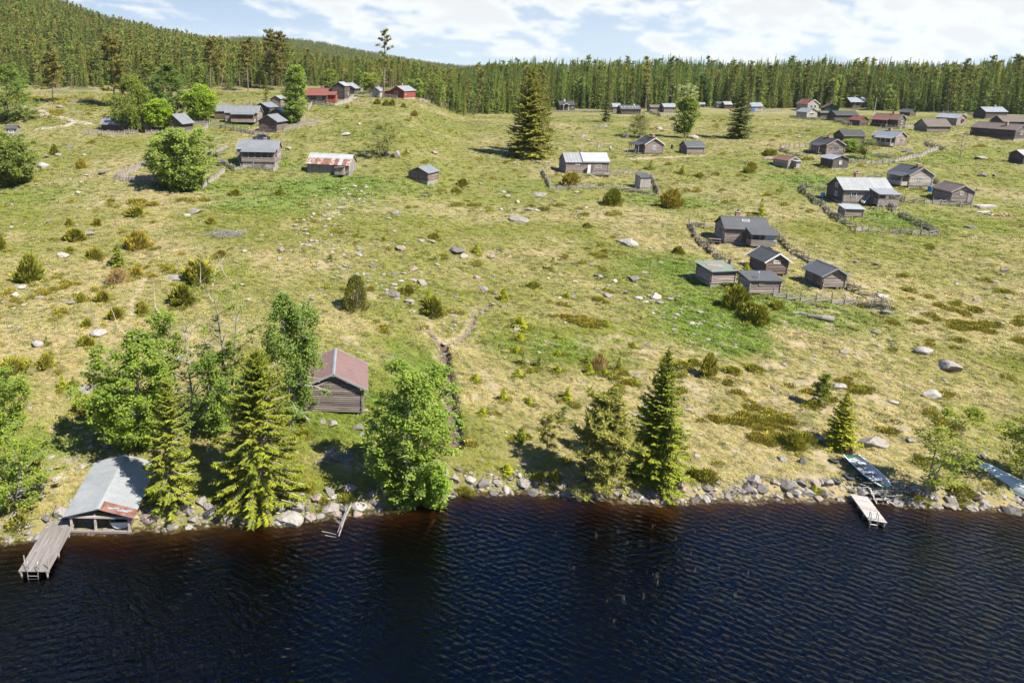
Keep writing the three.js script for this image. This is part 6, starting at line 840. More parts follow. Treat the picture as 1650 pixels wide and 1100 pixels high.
// ---------------------------------------------------------------- stones
function rockGeo(seed, detail, flat = 0.75) {
  const g = new THREE.IcosahedronGeometry(1, detail), p = g.attributes.position, r = rng(seed), ox = r() * 90, oy = r() * 90, cuts = Array.from({ length: 12 }, () => { const v = new THREE.Vector3(r() - 0.5, r() * 0.9 - 0.25, r() - 0.5).normalize(); return [v, 0.52 + 0.32 * r()]; }), v = new THREE.Vector3();
  for (let i = 0; i < p.count; i++) { v.fromBufferAttribute(p, i); for (const [n, d] of cuts) { const k = v.dot(n); if (k > d) v.addScaledVector(n, (d - k) * 0.97); } const q = 1.12 + 0.26 * (n3(v.x * 1.3 + ox, v.y * 1.3 + oy, v.z * 1.3) - 0.5) + 0.10 * (n3(v.x * 4 + ox, v.y * 4, v.z * 4 + oy) - 0.5); v.multiplyScalar(q); v.y *= flat; p.setXYZ(i, v.x, v.y, v.z); }
  g.computeVertexNormals(); return finish(g, 1, r() * 5, r() * 5);
}
const ROCK = Array.from({ length: 8 }, (_, i) => rockGeo(100 + i, 3, 0.6 + 0.05 * i)), PEB = Array.from({ length: 4 }, (_, i) => rockGeo(300 + i, 1, 0.6));
const RS = rng(31337), STONE = ['granite', 'granite', 'granite_pale', 'granite_warm', 'granite_dark'];
function rock(name, label, cat, group, x, y, z, w, h, mat, geo = ROCK[Math.floor(RS() * 8)], depth) {
  const m = new THREE.Mesh(geo, M[mat]); m.name = numbered(name); m.castShadow = m.receiveShadow = true; m.position.set(x, y, z); m.rotation.set((RS() - 0.5) * 0.25, RS() * 6.28, (RS() - 0.5) * 0.25); m.scale.set(w / 2, h, (depth || w * (0.75 + 0.35 * RS())) / 2); scene.add(m); tag(m, label, cat, group); return m;
}
// boulders surveyed one by one: place, breadth, height, material, and a description of their own for the large ones
const G_ = 'granite', P_ = 'granite_pale', W_ = 'granite_warm', D_ = 'granite_dark';
const BOULDERS = [
  [1544, 600, 48, 24, G_, 'largest grey boulder in the meadow at the lower right'], [1015, 396, 33, 17, P_, 'big pale lichen-spotted boulder alone above the scree at centre'], [838, 358, 36, 13, G_, 'long low grey boulder in the middle of the meadow'], [640, 254, 22, 22, G_, 'taller half of the split boulder under the sparse rowan'], [624, 252, 18, 17, D_, 'darker half of the split boulder under the sparse rowan'], [157, 541, 28, 15, P_, 'white-topped boulder above the rounded rowan'], [139, 635, 38, 18, G_, 'broad grey boulder left of the rounded rowan'], [467, 848, 42, 28, P_, 'huge pale boulder at the water under the large spruce'], [779, 470, 17, 15, G_, 'round blue-grey boulder above the white stream stones'], [1416, 723, 42, 18, G_, 'long flat-topped boulder above the beached motor boat'], [1510, 640, 30, 14, P_, 'pale rounded boulder below the largest boulder'], [1435, 507, 24, 13, D_, 'dark stone heap ending the front yard fence'], [314, 344, 28, 12, G_, 'flat grey boulder below the yard of the broad leafy tree'], [872, 316, 24, 9, G_, 'low grey boulder below the two-step-roof cabin fence'], [69, 270, 24, 12, P_, 'pale broken boulder on the upper left slope'], [283, 450, 36, 9, G_, 'long grey slab above the spiky juniper'], [453, 406, 18, 14, W_, 'rounded pinkish boulder above the sparse birch'], [149, 668, 22, 9, 'stone_orange', 'orange lichen-covered stone left of the rounded rowan'], [98, 414, 24, 10, P_, 'white boulder beside the brown junipers on the left'], [1358, 627, 20, 12, P_, 'pale pointed boulder behind the young green pine'], [1119, 224, 18, 9, P_, 'pale boulder at the foot of the lone green birch'], [1011, 222, 16, 10, D_, 'dark boulder behind the black-roofed cabin'], [834, 533, 15, 10, P_, 'white stone under the bright young spruces'], [1585, 741, 20, 12, D_, 'boulder in the shade of the right-hand birches'], [556, 219, 22, 8, P_, 'pale broken rocks in the upper left meadow'], [1060, 481, 24, 12, P_, 'cluster rock in the pale stone spread right of centre'], [1299, 749, 16, 18, D_, 'upright dark stone above the right shore'], [1263, 744, 15, 14, G_, 'upright grey stone left of the dark one above the right shore'], [1282, 784, 13, 15, P_, 'smooth egg-shaped boulder on the right shore'], [532, 829, 34, 22, G_, 'big rounded grey boulder at the water left of the fallen log'],
  ...[[18, 330, 9], [125, 311, 11], [278, 312, 7], [140, 337, 6], [18, 366, 9], [122, 363, 10], [145, 377, 18], [33, 463, 19], [19, 464, 8], [116, 488, 18], [96, 491, 9], [65, 480, 12], [230, 333, 8], [3, 487, 8], [78, 358, 8], [24, 478, 18], [61, 556, 24], [164, 619, 11], [12, 514, 8], [27, 506, 7], [167, 638, 8], [412, 303, 9], [302, 348, 14], [361, 354, 7], [469, 405, 8], [422, 380, 9], [408, 394, 9], [394, 405, 10], [450, 418, 12], [401, 483, 11], [374, 399, 8], [495, 396, 12], [501, 389, 12], [533, 380, 8], [523, 366, 12], [476, 363, 12], [489, 355, 9], [522, 348, 10], [547, 336, 12], [529, 331, 12], [505, 346, 8], [504, 482, 11], [523, 475, 8], [496, 489, 9], [516, 468, 10], [531, 462, 9], [308, 377, 8], [291, 379, 6], [325, 391, 7], [683, 316, 13], [811, 310, 10], [817, 316, 13], [834, 326, 10], [775, 339, 5], [592, 351, 9], [627, 352, 11], [640, 345, 18], [635, 373, 10], [678, 389, 16], [695, 389, 16], [645, 401, 18], [580, 402, 15], [578, 411, 14], [601, 430, 13], [742, 377, 10], [738, 405, 28], [747, 413, 18], [765, 405, 8], [793, 414, 14], [705, 427, 10], [667, 435, 20], [636, 441, 12], [650, 441, 12], [666, 453, 15], [645, 454, 13], [633, 459, 16], [680, 457, 18], [635, 476, 26], [624, 474, 14], [659, 487, 20], [675, 482, 10], [770, 449, 16], [796, 444, 8], [818, 453, 10], [844, 446, 9], [798, 474, 12], [694, 347, 7], [807, 338, 8], [929, 310, 9], [865, 340, 13], [852, 338, 14], [933, 341, 11], [945, 335, 9], [995, 378, 11], [1068, 366, 8], [1055, 425, 8], [967, 448, 16], [960, 444, 12], [927, 454, 11], [1022, 451, 22], [1040, 440, 14], [990, 453, 13], [979, 477, 19], [1029, 480, 16], [1040, 487, 10], [1065, 488, 14], [1084, 479, 8], [1112, 446, 11], [1102, 448, 10], [953, 426, 10], [1009, 472, 8], [924, 478, 9], [901, 480, 11], [1080, 308, 8], [1228, 655, 17], [1247, 661, 8], [1247, 626, 11], [1207, 652, 14], [1358, 576, 9], [1360, 567, 18], [1108, 660, 16], [1265, 588, 12], [1315, 581, 4], [1182, 546, 4], [1163, 534, 4], [1154, 515, 5], [1361, 504, 6], [1421, 477, 20], [1576, 485, 15], [1625, 481, 8], [1409, 535, 13], [1490, 569, 26], [1542, 458, 9], [1602, 454, 14], [1621, 436, 14], [1415, 557, 12], [1492, 518, 8], [1413, 425, 9], [1378, 422, 9], [1500, 614, 9], [1523, 613, 12], [1442, 649, 15], [1468, 710, 16], [1326, 709, 20], [1263, 786, 13], [1330, 657, 7], [1124, 734, 11], [976, 635, 12], [966, 629, 6], [1042, 557, 16], [1018, 553, 7], [1023, 632, 5], [465, 240, 12], [590, 250, 13], [700, 247, 14], [579, 201, 9], [644, 172, 12], [775, 297, 9], [939, 220, 12], [960, 203, 9], [973, 204, 16], [867, 262, 12], [882, 262, 10], [829, 263, 8], [924, 220, 7], [948, 227, 9], [1186, 246, 8], [1239, 257, 18], [1063, 208, 10], [1288, 221, 8], [1207, 261, 8], [1584, 283, 14], [1604, 284, 9], [1463, 246, 18], [1582, 256, 18], [1564, 367, 18], [75, 253, 14], [93, 250, 14], [111, 237, 14], [135, 250, 10], [163, 280, 16], [138, 283, 11], [207, 233, 5], [59, 297, 8], [96, 173, 12], [68, 188, 16], [520, 680, 14], [537, 684, 20], [577, 690, 20], [588, 662, 12], [592, 640, 12], [584, 700, 12], [500, 834, 24], [585, 815, 20], [608, 813, 18], [716, 554, 10], [722, 634, 9], [729, 632, 11], [716, 575, 5], [718, 600, 5], [716, 650, 6], [757, 540, 6], [760, 528, 5], [767, 520, 7], [764, 505, 5], [772, 495, 6], [785, 492, 7], [795, 490, 7], [690, 530, 7], [697, 542, 6], [700, 548, 5], [777, 487, 6], [801, 488, 5], [45, 716, 8], [120, 690, 9], [110, 700, 6], [80, 720, 7], [150, 700, 10], [148, 716, 9]].map(([x, y, w]) => [x, y, w, 0, null, null])];
const regionOf = (px, py) => py > 640 ? (px < 620 ? 'on the bank near the pink-roofed barn' : px < 1150 ? 'on the grassy bank at centre' : 'on the slope above the right-hand jetty') : py > 480 ? (px < 450 ? 'on the dry slope above the shore rowans' : px < 830 ? 'along the little ditch and stream bed' : px < 1150 ? 'among the young spruces right of the ditch' : 'in the dry meadow below the right farm') : py > 340 ? (px < 440 ? 'in the left meadow among the junipers' : px < 870 ? 'in the stony streak across the middle meadow' : px < 1150 ? 'in the meadow left of the fenced right farm' : 'in the meadow right of the fenced farm') : py > 240 ? (px < 400 ? 'on the slope below the left farms' : px < 760 ? 'round the rust-roofed barn meadow' : px < 1150 ? 'round the two-step-roof cabin' : 'among the upper right farms') : 'in the far meadow near the forest';
for (const [px, py, w, h, mat, label] of BOULDERS) {
  const p = spot(px, py), k = mpp(p), W = w * k * (label ? 1 : 0.85), Hh = h ? h * k * 0.62 : W * (0.24 + 0.2 * RS()), mt = mat || STONE[Math.floor(RS() * 5)];
  if (label) rock('boulder', label, 'boulder', 'boulders in the meadow', p.x, p.y + Hh * 0.28, p.z - W * 0.3, W, Hh, mt, undefined, W * 0.8);
  else { const tone = mt === P_ ? 'pale' : mt === D_ ? 'dark grey' : mt === W_ ? 'brownish' : 'grey', rg = regionOf(px, py); rock('field_stone', `${tone} ${w > 11 ? 'large' : 'small'} stone ${rg}`, 'stone', `${tone} ${w > 11 ? 'large' : 'small'} stones ${rg}`, p.x, p.y + Hh * 0.3, p.z, W * 1.05, Hh, mt); }
}
// the stone edging along the water
for (let i = 0; i < 268; i++) {
  const px = -15 + 1690 * (i + RS()) / 268; if ((px > 108 && px < 228) || (px > 635 && px < 700 && RS() < 0.8) || (px > 1383 && px < 1396)) continue;
  const a = spot(px, 700), x = a.x; const D = (() => { const d = rayOf(px, 800); const s = shoreD(d[0] / -d[2] * 50); return s; })(), xx = D * rayOf(px, 805)[0] / -rayOf(px, 805)[2], sd = shoreD(xx), back = Math.pow(RS(), 1.4) * (px > 760 ? 1.5 : 2.3) - 0.25, z = -(sd + back), w = (0.4 + 0.85 * Math.pow(RS(), 1.6)) * (back < 0.4 ? 0.85 : 1.05), y = Math.max(-0.05, ground(xx, z));
  const st = px < 110 ? 'left of the boathouse' : px < 420 ? 'under the two left-hand spruces' : px < 640 ? 'beside the fallen log' : px < 960 ? 'right of the leaning birch' : px < 1100 ? 'under the dark shore spruce' : px < 1390 ? 'left of the short jetty' : 'right of the short jetty', mt = STONE[Math.floor(RS() * 5)], tone = mt === P_ ? 'pale' : mt === D_ ? 'dark' : mt === W_ ? 'brown' : 'grey';
  rock('shore_rock', `${tone} rounded rock in the waterside edging ${st}`, 'rock', `${tone} waterside rocks ${st}`, xx, y + w * 0.12, z, w, w * 0.42, mt);
}
const BUSHES = [];
// ---------------------------------------------------------------- bushes and seedlings, surveyed one by one
{
  const J = [0, 1, 2].map((i) => bushGeo(600 + i, { H: 1, R: 0.55, n: 900, cols: [[0.11, 0.125, 0.02], [0.20, 0.205, 0.034]], cone: 0.2, spray: 0.24, wide: 0.05, brown: 0.06 })), JD = [0, 1].map((i) => bushGeo(610 + i, { H: 1, R: 0.42, n: 1100, cols: [[0.09, 0.11, 0.018], [0.17, 0.185, 0.03]], cone: 0.45, spray: 0.2, wide: 0.045 })), JO = [0, 1].map((i) => bushGeo(620 + i, { H: 1, R: 0.75, n: 800, cols: [[0.14, 0.13, 0.02], [0.235, 0.205, 0.036]], cone: 0.1, spray: 0.26, wide: 0.05, brown: 0.1 })), HB = [0, 1].map((i) => bushGeo(630 + i, { H: 1, R: 1.1, n: 700, cols: [[0.12, 0.135, 0.022], [0.195, 0.205, 0.035]], cone: 0.05, spray: 0.34, wide: 0.07, brown: 0.06 })), BR = [bushGeo(640, { H: 1, R: 1.0, n: 500, cols: [[0.15, 0.11, 0.06], [0.21, 0.16, 0.085]], cone: 0.05, spray: 0.34, wide: 0.03, brown: 0.5 })];
  const SS = [0, 1, 2].map((i) => spruceGeo(650 + i, { H: 2, R: 0.78, step: 0.17, twig: 0.09, wide: 0.12, cols: [[0.12, 0.16, 0.012], [0.25, 0.275, 0.022]], n0: 8, gap: 0.05, base: 0.02, hang: 0.3, power: 0.7, wood: 3 })), SD = [0, 1].map((i) => spruceGeo(660 + i, { H: 2, R: 0.75, step: 0.17, twig: 0.09, wide: 0.12, cols: SPRUCE_G, n0: 8, gap: 0.06, base: 0.02, hang: 0.3, power: 0.75, wood: 3 })), PP = [0, 1].map((i) => pineGeo(670 + i, { H: 2, R: 0.75, base: 0.1, limbs: 12, tufts: 4, spikes: 16, tuft: 0.3, spike: 0.03, cols: [[0.075, 0.11, 0.04], [0.14, 0.18, 0.06]], dead: 0 }));
  const kinds = { j: [J, 'juniper_bush', 'olive juniper bush', 1, 0.55, 'bush'], d: [JD, 'juniper_bush', 'dark upright juniper', 1, 0.42, 'bush'], o: [JO, 'juniper_bush', 'orange-brown juniper bush', 1, 0.75, 'bush'], h: [HB, 'heath_bush', 'low green heath bush', 1, 1.1, 'bush'], b: [BR, 'dead_bush', 'brown dry leafless bush', 1, 1, 'bush'], s: [SS, 'spruce_sapling', 'bright yellow-green spruce sapling', 2, 0.78, 'tree'], e: [SD, 'spruce_sapling', 'green spruce sapling', 2, 0.75, 'tree'], p: [PP, 'pine_sapling', 'bluish pine sapling', 2, 0.75, 'tree'] };
  const LIST = [[48, 452, 46, 44, 'd', 'large egg-shaped olive juniper in the left meadow'], [120, 387, 38, 20, 'j'], [152, 417, 30, 17, 'j'], [190, 429, 38, 38, 'e', 'green conical spruce beside the orange-brown juniper on the left'], [222, 400, 44, 27, 'o', 'broad orange-brown juniper in the left meadow'], [111, 363, 14, 12, 'j'], [157, 364, 20, 13, 'j'], [220, 346, 34, 13, 'j'], [190, 455, 40, 22, 'b'], [220, 444, 24, 14, 'o'], [293, 488, 42, 32, 'd', 'round dark juniper below the long grey slab'], [112, 406, 18, 9, 'h'], [165, 485, 30, 17, 'j'], [130, 486, 20, 14, 'h'], [228, 498, 18, 13, 'j'], [0, 402, 22, 28, 'd'], [186, 512, 28, 18, 'j'], [230, 505, 18, 16, 'j'], [140, 526, 18, 14, 'j'], [138, 557, 28, 17, 'j'], [75, 554, 10, 14, 'p'], [75, 592, 28, 24, 'j'], [100, 627, 22, 26, 's'], [118, 624, 16, 20, 'e'], [140, 663, 48, 24, 'h', 'spreading juniper mat above the orange stone'], [20, 600, 60, 22, 'h'], [378, 315, 22, 11, 'j'], [452, 314, 22, 17, 'e'], [339, 359, 18, 9, 'o'], [320, 453, 54, 34, 'j', 'spiky wide juniper right of the long grey slab'], [355, 411, 26, 9, 'o'], [533, 419, 16, 11, 'e'], [768, 407, 22, 16, 's'], [620, 387, 10, 9, 's'], [697, 507, 36, 30, 'd'], [690, 490, 26, 24, 's'], [657, 472, 24, 14, 'j'], [812, 483, 22, 21, 's'], [577, 381, 14, 12, 'p'], [700, 384, 20, 9, 'h'], [987, 330, 30, 27, 'd', 'conical dark juniper below the two-step-roof cabin fence'], [1082, 334, 36, 28, 'o', 'brownish juniper right of the narrow privy'], [946, 367, 14, 9, 'j'], [890, 436, 14, 22, 'p'], [915, 479, 13, 11, 's'], [914, 494, 12, 9, 's'], [1093, 409, 18, 13, 'j'], [860, 463, 20, 10, 'h'], [838, 526, 32, 19, 's'], [838, 550, 22, 16, 's'], [832, 567, 16, 14, 's'], [843, 587, 14, 21, 'p'], [870, 590, 18, 17, 'p'], [835, 607, 20, 16, 's'], [858, 600, 10, 8, 's'], [900, 572, 14, 11, 's'], [900, 599, 15, 13, 's'], [767, 613, 18, 14, 's'], [811, 645, 20, 24, 's'], [853, 651, 17, 13, 's'], [915, 643, 22, 22, 's'], [908, 676, 24, 24, 'p'], [778, 669, 20, 16, 's'], [841, 710, 28, 26, 'e'], [818, 761, 26, 17, 's'], [946, 586, 16, 16, 'e'], [950, 601, 20, 18, 's'], [966, 597, 26, 26, 'b'], [997, 597, 17, 24, 'e'], [975, 604, 14, 12, 's'], [979, 526, 15, 11, 's'], [1021, 558, 14, 10, 's'], [897, 546, 12, 10, 'e'], [1024, 617, 14, 10, 's'], [995, 628, 16, 10, 'h'], [1142, 604, 24, 36, 'j', 'pale upright juniper in the dry meadow at right'], [1118, 588, 22, 10, 'h'], [1180, 600, 30, 10, 'h'], [1215, 597, 26, 10, 'h'], [1275, 721, 36, 26, 'j'], [1298, 715, 34, 18, 'h'], [1186, 497, 40, 38, 'j', 'big juniper clump in front of the green-roofed shed'], [1170, 488, 26, 30, 's'], [1222, 521, 38, 30, 'j', 'juniper clump right of the one before the green-roofed shed'], [1206, 512, 30, 26, 'd'], [1252, 497, 24, 12, 'h'], [1202, 446, 26, 24, 's'], [1208, 452, 24, 18, 'j'], [1226, 347, 17, 29, 's', 'bright spruce sapling right of the brick chimney cabin'], [1049, 273, 15, 17, 's'], [1100, 279, 17, 14, 's'], [1210, 273, 18, 12, 'o'], [1207, 277, 18, 9, 'j'], [1128, 285, 14, 7, 'h'], [1240, 249, 24, 9, 'j'], [745, 299, 20, 12, 'j'], [735, 309, 16, 7, 'h'], [920, 300, 34, 22, 'o', 'brownish juniper by the barrel at the two-step-roof cabin'], [131, 271, 18, 16, 'o'], [87, 249, 15, 17, 'd'], [655, 248, 11, 11, 's'], [608, 168, 12, 9, 'j'], [622, 170, 13, 9, 'j'], [632, 170, 13, 10, 'j'], [650, 173, 10, 7, 'j'], [668, 187, 13, 9, 'o'], [560, 174, 9, 5, 'h'], [1313, 793, 13, 15, 's'], [1140, 773, 34, 17, 'h'], [1120, 768, 22, 16, 'd'], [313, 225, 13, 13, 'o'], [870, 775, 26, 14, 'h'], [895, 782, 20, 26, 'j'], [748, 795, 26, 12, 'h'], [1478, 806, 20, 10, 'h'], [1550, 796, 40, 14, 'h'], [30, 846, 40, 14, 'h'], [560, 806, 30, 12, 'h'], [520, 810, 26, 10, 'h'], [1330, 640, 18, 12, 'h'], [1310, 655, 24, 10, 'h'], [1100, 590, 30, 8, 'h'], [490, 700, 20, 10, 'h'], [1360, 722, 12, 14, 'h'], [1345, 712, 20, 14, 'h'], [1570, 500, 24, 7, 'h'], [1480, 520, 24, 6, 'h'], [1455, 445, 14, 5, 'h'], [1465, 468, 16, 5, 'h'], [1500, 400, 14, 5, 'h'], [1620, 470, 20, 5, 'h'], [1555, 525, 22, 8, 'h'], [1540, 490, 18, 5, 'h']];
  const R0 = rng(8);
  for (const [px, py, w] of LIST) BUSHES.push([spot(px, py), w]);
  for (const [px, py, w, h, k, label] of LIST) {
    const [G, name, words, H0, r0, kind] = kinds[k], p = spot(px, py), q = mpp(p), sy = h * q * 0.95 / H0, sx = Math.max(w * q / 2 / r0 * 0.84, sy * 0.35), rg = regionOf(px, py);
    const t = plant(name, label || `${words} ${rg}`, kind === 'bush' ? 'bush' : 'sapling', label ? null : `${words} ${rg}`, G[Math.floor(R0() * G.length)], p, R0() * 6.28, [sx, sy, sx], 'bark_grey', 'needles', kind);
  }
}

// ---------------------------------------------------------------- the forest
{
  const EDGE = [[-420, 150], [-200, 148], [0, 142], [100, 145], [160, 143], [250, 141], [330, 146], [420, 143], [480, 140], [540, 140], [600, 146], [660, 153], [700, 172], [745, 187], [800, 184], [850, 184], [900, 175], [1000, 174], [1100, 169], [1200, 170], [1300, 168], [1340, 164], [1450, 181], [1550, 183], [1650, 185], [1900, 190], [2300, 195]];
  const edgeD = table(EDGE.map(([px, py]) => { const d = rayOf(px, py), p = spot(px, py); return [d[0] / -d[2], Math.min(-p.z, 330) + 4]; }));
  const r = rng(2024);
  const SP = Array.from({ length: 6 }, (_, i) => spruceGeo(700 + i, { H: 18, R: [1.7, 2.1, 2.4, 1.9, 2.7, 2.2][i], step: 0.62, twig: 0.42, wide: 0.42, n0: 6, cols: [[0.075, 0.125, 0.026], [0.15, 0.20, 0.042]], gap: 0.08, base: 0.01 + 0.015 * (i % 3), hang: 0.7, power: 1.02, wood: 3, lean: 0.02 }));
  const PN = Array.from({ length: 5 }, (_, i) => pineGeo(720 + i, { H: 18, R: 2.1, base: 0.22 + 0.08 * (i % 3), limbs: 20, tufts: 5, spikes: 13, tuft: 0.8, spike: 0.17, cols: [[0.09, 0.12, 0.036], [0.175, 0.195, 0.064]], dead: 6, seg: 5 }));
  const BI = Array.from({ length: 3 }, (_, i) => leafGeo(740 + i, { H: 13, R: 2.6, base: 0.25, limbs: 8, clusters: 90, leaves: 14, size: 0.62, rc: 0.95, cols: [[0.095, 0.15, 0.03], [0.17, 0.23, 0.05]], gaps: 0.4, trunkR: 0.011 }));
  const V = [...SP.map((g) => ['spruce', g, 'bark_spruce', 'needles']), ...PN.map((g) => ['pine', g, 'bark_pine', 'needles']), ...BI.map((g) => ['birch', g, 'bark_birch', 'leaves'])];
  const pick = (b) => { const left = b < 0.2, q = r(); return q < (left ? 0.5 : 0.86) ? Math.floor(r() * 6) : q < (left ? 0.90 : 0.96) ? 6 + Math.floor(r() * 5) : 11 + Math.floor(r() * 3); };
  const trees = [];
  const add = (b, D, depth) => { const x = b * D, z = -D; if (D < 420 && CABINS.some(([cx, cz]) => Math.hypot(x - cx, z - cz) < 7 || (Math.abs(b - cx / -cz) * D < 5.5 && D < -cz && -cz - D < 60))) return; const y = ground(x, z), v = pick(b), sc = (b < -0.04 ? 0.84 : 0.62 + 0.46 * sstep(0.15, 0.30, b) + 0.22 * sstep(0.03, -0.04, b)) * (D > 420 ? 1.1 : 1) * (0.52 + 0.62 * Math.pow(r(), 0.9)) * (0.86 + 0.28 * fbm(x * 0.05, z * 0.05, 2)) * (depth < 8 && r() < 0.55 ? 0.2 + 0.4 * r() : 1); trees.push([x, y, z, v, sc, depth]); };
  // front ranks, then the mass behind, then the hills
  for (let b = -0.62; b < 1.25; ) { const D0 = edgeD(b) + 9 * (fbm(b * 38, 1.5, 2) - 0.45); for (let k = 0; k < 11; k++) if (r() < 0.9) add(b + (r() - 0.5) * 0.012, D0 + k * 3.4 + r() * 3.6, k * 3.4); b += 2.5 / D0 * (0.7 + 0.6 * r()); }
  for (let i = 0; i < 12000; i++) { const b = lerp(-0.7, 1.3, r()), D0 = edgeD(b), D = D0 + 38 + 190 * Math.pow(r(), 0.9); add(b, D, 50); }
  for (let i = 0; i < 26000; i++) { const D = 420 + 560 * Math.sqrt(r()), b = lerp(-0.72, 0.26, r()); add(b, D, 200); }
  for (let i = 0; i < 24000; i++) { const D = 980 + 960 * r(), b = lerp(-0.32, 0.34, r()); add(b, D, 500); }
  const front = trees.map((t, i) => [t[5] + (t[0] / -t[2] < -0.46 || t[0] / -t[2] > 1.03 ? 1000 : 0), i]).sort((a, b) => a[0] - b[0] || a[1] - b[1]).slice(0, 300).map((q) => q[1]), isFront = new Set(front);
  for (const i of front) {
    const [x, y, z, v, sc] = trees[i], [kind, G, bark, fol] = V[v], b = x / -z, px = PX + F * b, part = px < 170 ? 'above the gravel track' : px < 350 ? 'behind the weeping birch' : px < 480 ? 'above the brown heath slope' : px < 600 ? 'behind the red-tiled hilltop cottage' : px < 730 ? 'behind the red-walled cottage' : px < 900 ? 'behind the huge meadow spruce' : px < 1040 ? 'behind the long dark longhouse' : px < 1260 ? 'behind the dark meadow spruce' : px < 1420 ? 'behind the pale blue roofed cottage' : 'along the far right meadow', lb = `${kind} ${sc < 0.62 ? 'sapling ' : ''}at the front of the forest ${part}`;
    const t = plant(`forest_${kind}`, lb, 'tree', lb.replace(kind, kind === 'birch' ? 'birches' : kind + 's'), G, new THREE.Vector3(x, y, z), r() * 6.28, [sc * (0.85 + 0.4 * r()), sc * (0.94 + 0.12 * r()), sc * (0.85 + 0.4 * r())], bark, fol === 'needles' ? ['needles', 'needles_olive', 'needles_deep', 'needles'][Math.floor(r() * 4)] : fol);
  }
  const mass = new THREE.Group(); mass.name = 'forest'; stuff(mass, 'dense mixed spruce and pine forest covering the plateau and hills', 'forest'); scene.add(mass);
  const mt = new THREE.Matrix4(), qt = new THREE.Quaternion(), up = new THREE.Vector3(0, 1, 0), cl = new THREE.Color();
  V.forEach(([kind, G, bark, fol], v) => {
    const list = trees.filter((t, i) => t[3] === v && !isFront.has(i)); if (!list.length) return;
    for (const [geo, mat, nm] of [[G.wood, bark, 'trunks'], [G.crown, fol, 'crowns']]) { const im = new THREE.InstancedMesh(geo, M[mat], list.length); im.name = `${kind}_${nm}`; im.castShadow = im.receiveShadow = true; const rr = rng(v * 7 + 1); list.forEach(([x, y, z, , sc], i) => { qt.setFromAxisAngle(up, rr() * 6.28); mt.compose(new THREE.Vector3(x, y - 0.2, z), qt, new THREE.Vector3(sc * (0.8 + 0.45 * rr()), sc * (0.92 + 0.16 * rr()), sc * (0.8 + 0.45 * rr()))); im.setMatrixAt(i, mt); const k = 0.68 + 0.62 * rr(), h = rr(); im.setColorAt(i, cl.setRGB(k * (0.78 + 0.45 * h), k * (1.0), k * (0.95 + 0.1 * h))); }); mass.add(im); stuff(im); }
  });
}
